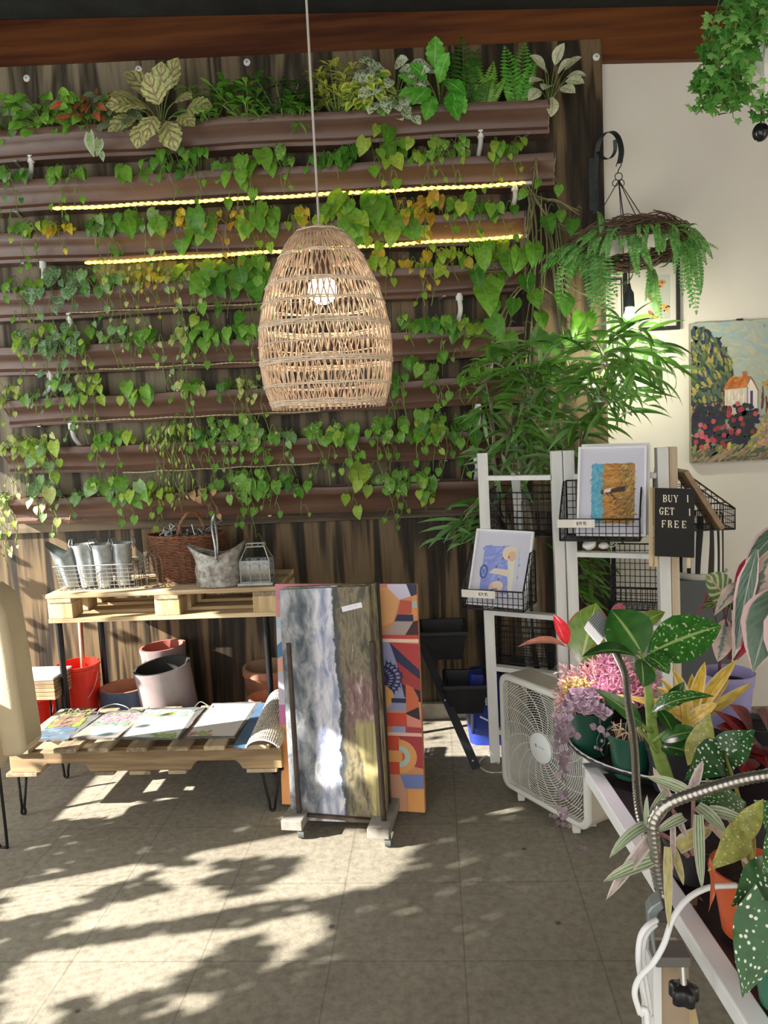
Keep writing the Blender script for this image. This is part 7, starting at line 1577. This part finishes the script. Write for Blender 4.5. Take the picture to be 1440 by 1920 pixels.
fo.build('foliage', [M_CAL, M_STR2], t, smooth=True); st.build('stem', mat('dark_red_stem', (.10, .03, .03), .6), t)
# ---- philodendron at the back left
t, c, s_ = pot2(1150, 1385, TZ+.006, .05, .09, 'philodendron', 'plant with a big upright green leaf and a red new leaf behind pink succulent', M_BPOT, Y=1.93)
fo, st = MB(), MB(); M_PH = leafmat('philo_green', (.07, .15, .025), (.10, .19, .035), vein=(.36, .42, .12), edge=(.26, .10, .03), edge_w=.86, pattern='feather', pc=(.15, .25, .055), thr=.6, ps=7, rough=.25, trans=.2); M_PHR = leafmat('philo_red', (.40, .012, .022), (.52, .03, .04), rough=.2, trans=.15); M_PHP = leafmat('philo_pink', (.24, .10, .08), (.30, .16, .10), trans=.15); M_PHM = leafmat('philo_plum', (.20, .05, .09), (.28, .08, .12))
pleaf(fo, (1088, 1246), (1118, 1130), 1.86, 1.90, 84, (-.3, -.95, .1), 'oval', .35, .14, 11, 0, 3); pleaf(fo, (1064, 1208), (1038, 1152), 1.86, 1.84, 28, (.2, -.9, .3), 'oval', .4, .4, 9, 1, 2); pleaf(fo, (1062, 1214), (972, 1208), 1.86, 1.80, 22, (0, -.5, .9), 'lance', 1.1, .3, 9, 2, 2)
pleaf(fo, (1150, 1172), (1166, 1130), 1.88, 1.90, 34, (.2, -.9, .3), 'oval', .5, .3, 8, 3, 2); pleaf(fo, (1195, 1180), (1246, 1146), 1.88, 1.86, 34, (0, -.6, .8), 'oval', .9, .2, 9, 0, 2); pleaf(fo, (1105, 1250), (1160, 1210), 1.86, 1.84, 60, (.2, -.9, .3), 'oval', .5, .2, 9, 0, 2); pleaf(fo, (1150, 1270), (1120, 1225), 1.87, 1.85, 20, (.2, -.9, .3), 'oval', .5, .2, 9, 1, 2)
for b_ in [(1088, 1246), (1064, 1210), (1150, 1172), (1195, 1180), (1105, 1250)]: pstem(st, [(1145, 1330), (1120, 1285), b_], [1.93, 1.9, 1.87], .003, .0022, 5)
fo.build('foliage', [M_PH, M_PHR, M_PHP, M_PHM], t, smooth=True); st.build('stem', M_STEM, t)
# ---- burgundy foliage
t, c, s_ = pot2(1420, 1425, TZ, .055, .09, 'burgundy_begonia', 'low dark burgundy-leaved plant under the yellow straps at the right edge', M_BPOT)
fo = MB(); M_BU = leafmat('burgundy', (.055, .005, .008), (.11, .012, .014), vein=(.26, .06, .06), trans=.1)
for bx, by, tx, ty, w in [(1400, 1390, 1345, 1360, 56), (1410, 1370, 1370, 1320, 50), (1420, 1390, 1395, 1405, 60), (1440, 1370, 1420, 1330, 60), (1430, 1400, 1440, 1440, 66), (1400, 1400, 1360, 1400, 50), (1450, 1400, 1480, 1370, 60), (1415, 1400, 1340, 1330, 40), (1400, 1420, 1390, 1450, 50)]: pleaf(fo, (bx, by), (tx, ty), 1.62, 1.56, w, (rnd.uniform(-.3, .3), -.7, .7), 'heart', .5, .1, 9, 0, 2)
fo.build('foliage', M_BU, t, smooth=True)
# ---- spotted begonia in the orange pot
t, c, s_ = pot2(1408, 1745, TZ, .058, .105, 'polka_dot_begonia', 'white-spotted angel-wing begonia in an orange plastic pot', M_OPOT)
M_BG = leafmat('spotted_dark', (.014, .06, .020), (.030, .10, .028), pattern='spots', pc=(.70, .76, .62), thr=.30, ps=7, back=(.34, .05, .02), rough=.25, trans=.15); M_BO = leafmat('spotted_olive', (.22, .24, .07), (.30, .32, .11), pattern='spots', pc=(.66, .66, .46), thr=.27, ps=7, edge=(.36, .34, .10), edge_w=.9, back=(.48, .09, .02), rough=.3, trans=.25)
fo, st = MB(), MB()
pleaf(fo, (1306, 1428), (1331, 1334), 1.42, 1.44, 52, (-.4, -.8, .3), 'wing', .4, .2, 10, 1, 3, wave=.10)
pleaf(fo, (1358, 1410), (1284, 1462), 1.40, 1.32, 74, (.1, -.75, .65), 'wing', .6, .1, 11, 0, 3, wave=.08); pleaf(fo, (1352, 1420), (1416, 1368), 1.40, 1.40, 66, (-.2, -.75, .6), 'wing', .5, .1, 11, 0, 3, wave=.08)
pleaf(fo, (1398, 1512), (1302, 1500), 1.24, 1.20, 58, (0, -.5, .9), 'wing', .7, .1, 10, 0, 3, wave=.06); pleaf(fo, (1392, 1560), (1330, 1632), 1.10, 1.04, 58, (.2, -.7, .6), 'wing', .9, .15, 11, 1, 3, wave=.14); pleaf(fo, (1388, 1566), (1432, 1497), 1.10, 1.12, 44, (-.2, -.8, .5), 'wing', .3, .2, 10, 1, 3, wave=.1)
pleaf(fo, (1328, 1620), (1330, 1712), 1.05, 1.03, 34, (.9, .1, .3), 'wing', .4, .3, 10, 1, 2, wave=.15); pleaf(fo, (1452, 1545), (1415, 1500), 1.15, 1.12, 60, (0, -.8, .6), 'wing', .5, .1, 10, 0, 3)
pleaf(fo, (1450, 1630), (1372, 1700), 1.02, 1.0, 80, (.1, -.85, .45), 'wing', .4, .1, 11, 0, 3, wave=.08); pleaf(fo, (1436, 1690), (1392, 1872), .98, .96, 96, (-.25, -.95, .2), 'wing', .4, .1, 12, 0, 3, wave=.08); pleaf(fo, (1470, 1560), (1430, 1640), 1.02, 1.0, 60, (.1, -.85, .4), 'wing', .4, .1, 10, 0, 2)
for b_, d in [((1306, 1428), 1.42), ((1358, 1410), 1.40), ((1398, 1512), 1.24), ((1392, 1560), 1.10), ((1450, 1630), 1.04), ((1436, 1690), 1.0), ((1452, 1545), 1.15)]: pstem(st, [(1408, 1660), ((1408+b_[0])/2+10, (1640+b_[1])/2), b_], [1.10, (1.1+d)/2, d], .0038, .0026, 6)
fo.build('foliage', [M_BG, M_BO], t, smooth=True); st.build('stem', mat('begonia_stem', (.30, .24, .06), .5), t, smooth=True)
t, c, s_ = pot2(1478, 1880, TZ, .05, .10, 'small_potted_plant', 'green plastic pot cut by the right edge below the spotted begonia', mat('bright_green_pot', (.03, .17, .10), .35))
MB().tube(spline([s_, s_+V((.01, 0, .05)), s_+V((.03, -.02, .09))], 4), .003, 5).build('stem', M_STEM, t)
# ---- striped tradescantia
t, c, s_ = pot2(1305, 1640, TZ, .055, .07, 'striped_tradescantia', 'white, green and pink striped plant arching over the white table edge', M_BPOT)
M_TRA = leafmat('striped_strap', (.15, .26, .13), (.22, .33, .18), pattern='stripes', pc=(.60, .64, .50), thr=-.25, ps=4, edge=(.64, .58, .54), edge_w=.8, back=(.42, .33, .36), trans=.25); M_TRP = leafmat('pink_strap', (.46, .34, .35), (.56, .45, .44), edge=(.70, .64, .58), edge_w=.6, trans=.25); M_TRY = leafmat('straw_strap', (.42, .40, .18), (.52, .48, .24), edge=(.6, .54, .4), edge_w=.7)
fo, st = MB(), MB()
for b_, tp, d0, d1, w, nr, bd, mi in [((1220, 1548), (1143, 1604), 1.17, 1.12, 24, (-.2, -.5, .9), 1.1, 0), ((1224, 1568), (1136, 1687), 1.15, 1.10, 24, (-.5, -.8, .4), .3, 1), ((1228, 1612), (1132, 1652), 1.14, 1.10, 26, (0, -.6, .8), .4, 0), ((1262, 1508), (1224, 1438), 1.2, 1.22, 18, (-.5, -.8, .1), .2, 1),
    ((1296, 1484), (1318, 1426), 1.2, 1.22, 18, (-.5, -.8, .1), -.4, 1), ((1292, 1488), (1214, 1456), 1.2, 1.2, 26, (0, -.7, .8), .6, 0), ((1310, 1528), (1316, 1668), 1.15, 1.09, 21, (-.4, -.9, .2), .6, 0), ((1252, 1588), (1254, 1742), 1.13, 1.08, 17, (-.3, -.9, .1), .25, 2), ((1306, 1512), (1362, 1562), 1.18, 1.14, 28, (.1, -.7, .8), .5, 0),
    ((1214, 1552), (1213, 1490), 1.16, 1.17, 12, (-.7, -.7, 0), .2, 0), ((1212, 1556), (1262, 1492), 1.16, 1.2, 20, (-.2, -.9, .4), .6, 1), ((1266, 1528), (1288, 1572), 1.18, 1.14, 14, (0, -1, .3), .3, 1), ((1270, 1590), (1336, 1552), 1.15, 1.16, 32, (0, -.6, .8), .8, 2), ((1262, 1542), (1262, 1632), 1.16, 1.12, 11, (-.3, -.9, 0), .3, 1),
    ((1282, 1532), (1230, 1560), 1.17, 1.13, 20, (0, -.7, .7), .6, 0), ((1330, 1520), (1402, 1540), 1.18, 1.16, 24, (0, -.7, .7), .5, 0), ((1222, 1528), (1250, 1478), 1.17, 1.2, 16, (-.5, -.8, 0), .3, 0), ((1330, 1545), (1412, 1630), 1.16, 1.12, 14, (0, -.8, .5), .5, 1), ((1262, 1592), (1282, 1660), 1.14, 1.1, 16, (0, -.9, .3), .4, 2)]:
    pleaf(fo, b_, tp, d0, d1, w, nr, 'strap', bd, .3, 9, mi, 2)
for a, b_ in [((1300, 1600), (1300, 1500)), ((1290, 1605), (1220, 1555)), ((1300, 1602), (1262, 1520)), ((1310, 1600), (1335, 1525))]: pstem(st, [a, ((a[0]+b_[0])/2, (a[1]+b_[1])/2-8), b_], [1.2, 1.19, 1.17], .004, .003, 6)
fo.build('foliage', [M_TRA, M_TRP, M_TRY], t, smooth=True); st.build('stem', mat('tradescantia_stem', (.36, .18, .16), .5), t)
# dead leaves lying on the tray
dl = MB()
for px, py in [(1300, 1672), (1318, 1690), (1285, 1655), (1292, 1640), (1330, 1665)]: p = G(px, py, TZ+.004-.012); leaf(dl, p, rv()*V((1, 1, .1)), V((0, 0, 1))+rv(.3), .05, .012, 'lance', .6, .3, 5)
tag(dl.build('dry_leaves', mat('dead_leaf', (.22, .14, .08), .9)), 'dried leaf litter on the dark tray under the striped plant', 'leaves', kind='stuff')
# ================================================================= CLIP-ON GROW LIGHT
M_STL = mat('brushed_steel', (.42, .40, .36), .28, .9); M_ZC = mat('grey_cast', (.26, .29, .30), .45, .5)
t = thing('grow_light', 'clamp-on grow light with two steel goosenecks on the white table edge', 'lamp', Dp(1232, 1790, 1.14))
def goose(pts, deps, r, nm):
    C = spline([Dp(x, y, d) for (x, y), d in zip(pts, deps)], 16); Ls = [0]
    for a, b_ in zip(C, C[1:]): Ls.append(Ls[-1]+(b_-a).length)
    P, R_ = [], []; step = r*.28; k = 0; s2 = 0; i = 0
    while s2 < Ls[-1]:
        while Ls[i+1] < s2: i += 1
        f_ = (s2-Ls[i])/max(1e-9, Ls[i+1]-Ls[i]); P.append(C[i].lerp(C[i+1], f_)); R_.append(r*(1 if k % 3 else .86)); k += 1; s2 += step
    MB().tube(P, R_, 12).build(nm, M_STL, t, smooth=True)
goose([(1240, 1672), (1232, 1620), (1226, 1570), (1226, 1538), (1250, 1508), (1310, 1485), (1390, 1462), (1450, 1452), (1540, 1440)], [1.15, 1.14, 1.13, 1.125, 1.12, 1.12, 1.12, 1.12, 1.13], .0092, 'gooseneck')
goose([(1238, 1678), (1215, 1580), (1200, 1530), (1194, 1480), (1191, 1420), (1186, 1370), (1177, 1315), (1172, 1265), (1155, 1225), (1140, 1195)], [1.15, 1.17, 1.20, 1.24, 1.30, 1.36, 1.42, 1.47, 1.53, 1.58], .0070, 'gooseneck')
MB().tube([Dp(1247, 1705, 1.15), Dp(1238, 1660, 1.15)], .0095, 14).build('collar', mat('chrome', (.6, .58, .55), .15, 1), t, smooth=40)
h0 = [Dp(1102, 1164, 1.60), Dp(1121, 1143, 1.62), Dp(1150, 1172, 1.60), Dp(1131, 1198, 1.58)]; nn = (h0[1]-h0[0]).cross(h0[2]-h0[0]).normalized(); nn = nn if nn.y > 0 else -nn
hd = MB().slab(h0, nn*.03).build('lamp_head', mat('white_gloss', (.8, .8, .8), .25), t, bevel=.002); m = MB()
for i in range(11): f_ = (i+.5)/11; a, b_ = h0[0].lerp(h0[3], f_), h0[1].lerp(h0[2], f_); m.bar(a-nn*.002, b_-nn*.002, .0022, .004, nn)
m.build('cooling_rib', mat('rib_grey', (.16, .17, .18), .5), hd)
hc = (h0[0]+h0[2])/2+nn*.034
MB().slab([q+nn*.0305+((h0[0]+h0[2])/2-q)*.15 for q in h0], nn*.003).build('led_panel', mat('lit_led', (1, .9, .98), .4, emit=(1, .82, .96), es=6), hd)
pl = bpy.data.lights.new('grow_glow', 'POINT'); pl.energy = .9; pl.color = (1, .74, .92); pl.shadow_soft_size = .03; plo = bpy.data.objects.new('grow_glow', pl); COL.objects.link(plo); plo.location = hc+nn*.03+V((0, 0, -.05))
m = MB(); P = [Dp(x, y, 1.12) for x, y in [(1222, 1700), (1240, 1688), (1246, 1704), (1236, 1712), (1228, 1730), (1228, 1760), (1232, 1792), (1226, 1792), (1216, 1745), (1214, 1712)]]
m.slab(P, (0.004, .028, 0)); m.build('clamp_jaw', M_ZC, t, bevel=.003)
MB().box(Dp(1255, 1788, 1.14), (.05, .04, .016)).build('clamp_pad', mat('clamp_grey', (.12, .115, .10), .6), t, bevel=.002)
MB().box(Dp(1243, 1706, 1.14), (.028, .034, .02)).build('clamp_top', mat('clamp_black', (.05, .05, .05), .5), t, bevel=.003)
k0 = Dp(1282, 1850, 1.12); MB().tube([k0, Dp(1279, 1795, 1.13)], .005, 12).build('clamp_screw', M_STL, t, smooth=40)
m = MB(); n = 40; pr = [(.019+.0032*math.cos(5*2*PI*i/n)) for i in range(n)]; vs = []
for z, f_ in [(-.016, .85), (-.013, 1), (.004, 1), (.007, .9), (.010, .5)]: vs += [k0+V((pr[i]*f_*math.cos(2*PI*i/n), pr[i]*f_*math.sin(2*PI*i/n), z-.006)) for i in range(n)]
m.add(vs, [(j*n+i, j*n+(i+1) % n, (j+1)*n+(i+1) % n, (j+1)*n+i) for j in range(4) for i in range(n)]+[tuple(range(n-1, -1, -1)), tuple(4*n+i for i in range(n))]).build('clamp_knob', mat('black_knob', (.012, .012, .014), .35), t, smooth=50)
M_CAB = mat('white_cable', (.78, .79, .80), .4)
for lb, pts, deps in [('white cable looping from the tray down past the table leg, the outermost', [(1380, 1660), (1330, 1664), (1290, 1685), (1262, 1722), (1245, 1770), (1225, 1805), (1200, 1832), (1190, 1862), (1200, 1900), (1215, 1950)], [1.12, 1.11, 1.10, 1.09, 1.08, 1.08, 1.08, 1.08, 1.08, 1.08]),
                      ('white cable running from the grow light clamp down the left of the leg', [(1232, 1725), (1212, 1738), (1200, 1760), (1197, 1800), (1204, 1850), (1212, 1900), (1216, 1960)], [1.11, 1.10, 1.10, 1.10, 1.10, 1.10, 1.10]),
                      ('white cable closest to the table leg, inside the bundle', [(1230, 1732), (1214, 1748), (1206, 1772), (1206, 1810), (1213, 1860), (1219, 1910), (1222, 1960)], [1.12, 1.115, 1.11, 1.11, 1.11, 1.11, 1.11])]:
    P = [Dp(x, y, d) for (x, y), d in zip(pts, deps)]; e_ = P[-1]; P += [V((e_.x, e_.y, .25)), V((e_.x-.01, e_.y+.02, .02)), V((e_.x-.03, e_.y+.08, .005))]
    o = MB().tube(spline(P, 8), .0042, 8).build('power_cable', M_CAB, smooth=True); tag(o, lb, 'cable', 'white cables on the plant table')
# ================================================================= LEFT WALL WITH ITS WINDOW
XL = -3.35
WY0, WY1, WZ0, WZ1 = .95, 3.85, .86, 2.06
m = MB()
for y0, y1, z0, z1 in ((-1.7, WY0, 0, 3.86), (WY1, 4.14, 0, 3.86), (WY0, WY1, 0, WZ0), (WY0, WY1, WZ1, 3.86)): m.box((XL-.05, (y0+y1)/2, (z0+z1)/2), (.1, y1-y0, z1-z0))
structure(m.build('wall_left', M_WHITE, origin=(XL, 1.4, 0)))
m = MB()
for y in (WY0+.02, 1.93, 2.90, WY1-.02): m.box((XL-.04, y, (WZ0+WZ1)/2), (.05, .04, WZ1-WZ0))
for z in (WZ0+.02, WZ1-.02): m.box((XL-.04, (WY0+WY1)/2, z), (.05, WY1-WY0, .04))
m.box((XL+.03, (WY0+WY1)/2, WZ0-.015), (.14, WY1-WY0+.1, .03)); structure(m.build('window_1', M_WIN))
structure(MB().box((2.95, -1.75, 1.9), (2.9, .1, 3.8)).build('light_block_front', M_WHITE, origin=(2.95, -1.75, 0))); structure(MB().box((4.15, 1.2, 1.9), (.1, 6, 3.8)).build('light_block_right', M_WHITE, origin=(4.15, 1.2, 0)))  # two walls added out of view to block sky light and darken the right
# added leaves out of view, set where the floor should stay dark
sd = V((.86, .305, -.47)).normalized()
LIT = [[(0, 1660), (150, 1632), (290, 1622), (250, 1643), (100, 1668), (0, 1682)], [(0, 1694), (170, 1668), (165, 1682), (30, 1712), (0, 1732)], [(280, 1634), (395, 1627), (375, 1652), (300, 1656)], [(110, 1738), (250, 1695), (350, 1668), (445, 1690), (330, 1716), (150, 1742)],
       [(30, 1802), (120, 1788), (425, 1746), (432, 1766), (335, 1815), (300, 1846), (150, 1885), (185, 1858), (60, 1872), (0, 1882), (0, 1845)], [(0, 1884), (75, 1888), (110, 1904), (60, 1922), (0, 1922)], [(445, 1740), (588, 1720), (562, 1792), (490, 1818), (528, 1770), (500, 1752)],
       [(322, 1878), (388, 1862), (412, 1878), (298, 1898)], [(315, 1610), (450, 1582), (600, 1563), (745, 1568), (765, 1600), (720, 1657), (455, 1694), (580, 1625), (600, 1603), (430, 1602)]]
fo, st = MB(), MB(); gy = WY0-.05; nrow = 0
while gy < WY1+.05:
    gz = WZ1+.02; ymax = None; lo = None
    while gz > WZ0-.03:
        p = V((XL+.06+rnd.uniform(-.02, .02), gy+rnd.uniform(-.008, .008), gz)); t = p.z/(-sd.z); hit = p+sd*t; dark = False
        if hit.y < 3.02:
            x, y = to_px(hit)
            dark = y > 1940 or not any(inpoly(x+ox, y+oy, P) for P in LIT for ox, oy in ((0, 0), (-16, 5), (16, -5), (0, 9), (0, -9)))
        elif rnd.random() < .03: dark = True
        if dark:
            leaf(fo, p+V((0, 0, .022)), V((rnd.uniform(-.2, .2), rnd.uniform(-.3, .3), -1)), -sd+rv(.15), .052, .050, 'heart', .2, .05, 3, 0); lo = gz
        gz -= .029
    if lo is not None: st.tube([(XL+.05, gy, WZ1+.06), (XL+.05, gy, lo)], .0015, 4)
    gy += .03
t = thing('sun_mask_leaves', 'added leaf screen in the side window that shapes the floor sun patches, outside the frame', 'plant', (XL+.06, 2.4, WZ0-.1))
fo.build('foliage', PM['green'], t, smooth=True); st.build('vine_stem', M_STEM, t)
# ================================================================= LIGHT
wd = bpy.data.worlds.new('sky'); SC.world = wd; wd.use_nodes = True
bg = wd.node_tree.nodes['Background']; bg.inputs[0].default_value = (1.0, .98, .94, 1); bg.inputs[1].default_value = 1.6
sun = bpy.data.lights.new('sun', 'SUN'); sun.energy = 19; sun.angle = math.radians(.55); sun.color = (1, .94, .84)
so = bpy.data.objects.new('sun', sun); COL.objects.link(so); so.rotation_euler = sd.to_track_quat('-Z', 'Y').to_euler()
ar = bpy.data.lights.new('window_daylight', 'AREA'); ar.shape = 'RECTANGLE'; ar.size = WY1-WY0-.1; ar.size_y = WZ1-WZ0-.1; ar.energy = 32; ar.color = (.95, .98, 1)
ao = bpy.data.objects.new('window_daylight', ar); COL.objects.link(ao); ao.location = (XL+.14, (WY0+WY1)/2, (WZ0+WZ1)/2); ao.rotation_euler = V((1, .25, .12)).to_track_quat('-Z', 'Z').to_euler()
vs_ = SC.view_settings; vs_.view_transform = 'Standard'; vs_.look = 'None'; vs_.exposure = .40; vs_.gamma = 1; vs_.use_curve_mapping = False
SC.cycles.max_bounces = 6; SC.cycles.transparent_max_bounces = 12; SC.cycles.use_denoising = True
for o in COL.objects:
    if o.get('label') and not 4 <= len(o['label'].split()) <= 16: print('LABEL', len(o['label'].split()), o['label'])
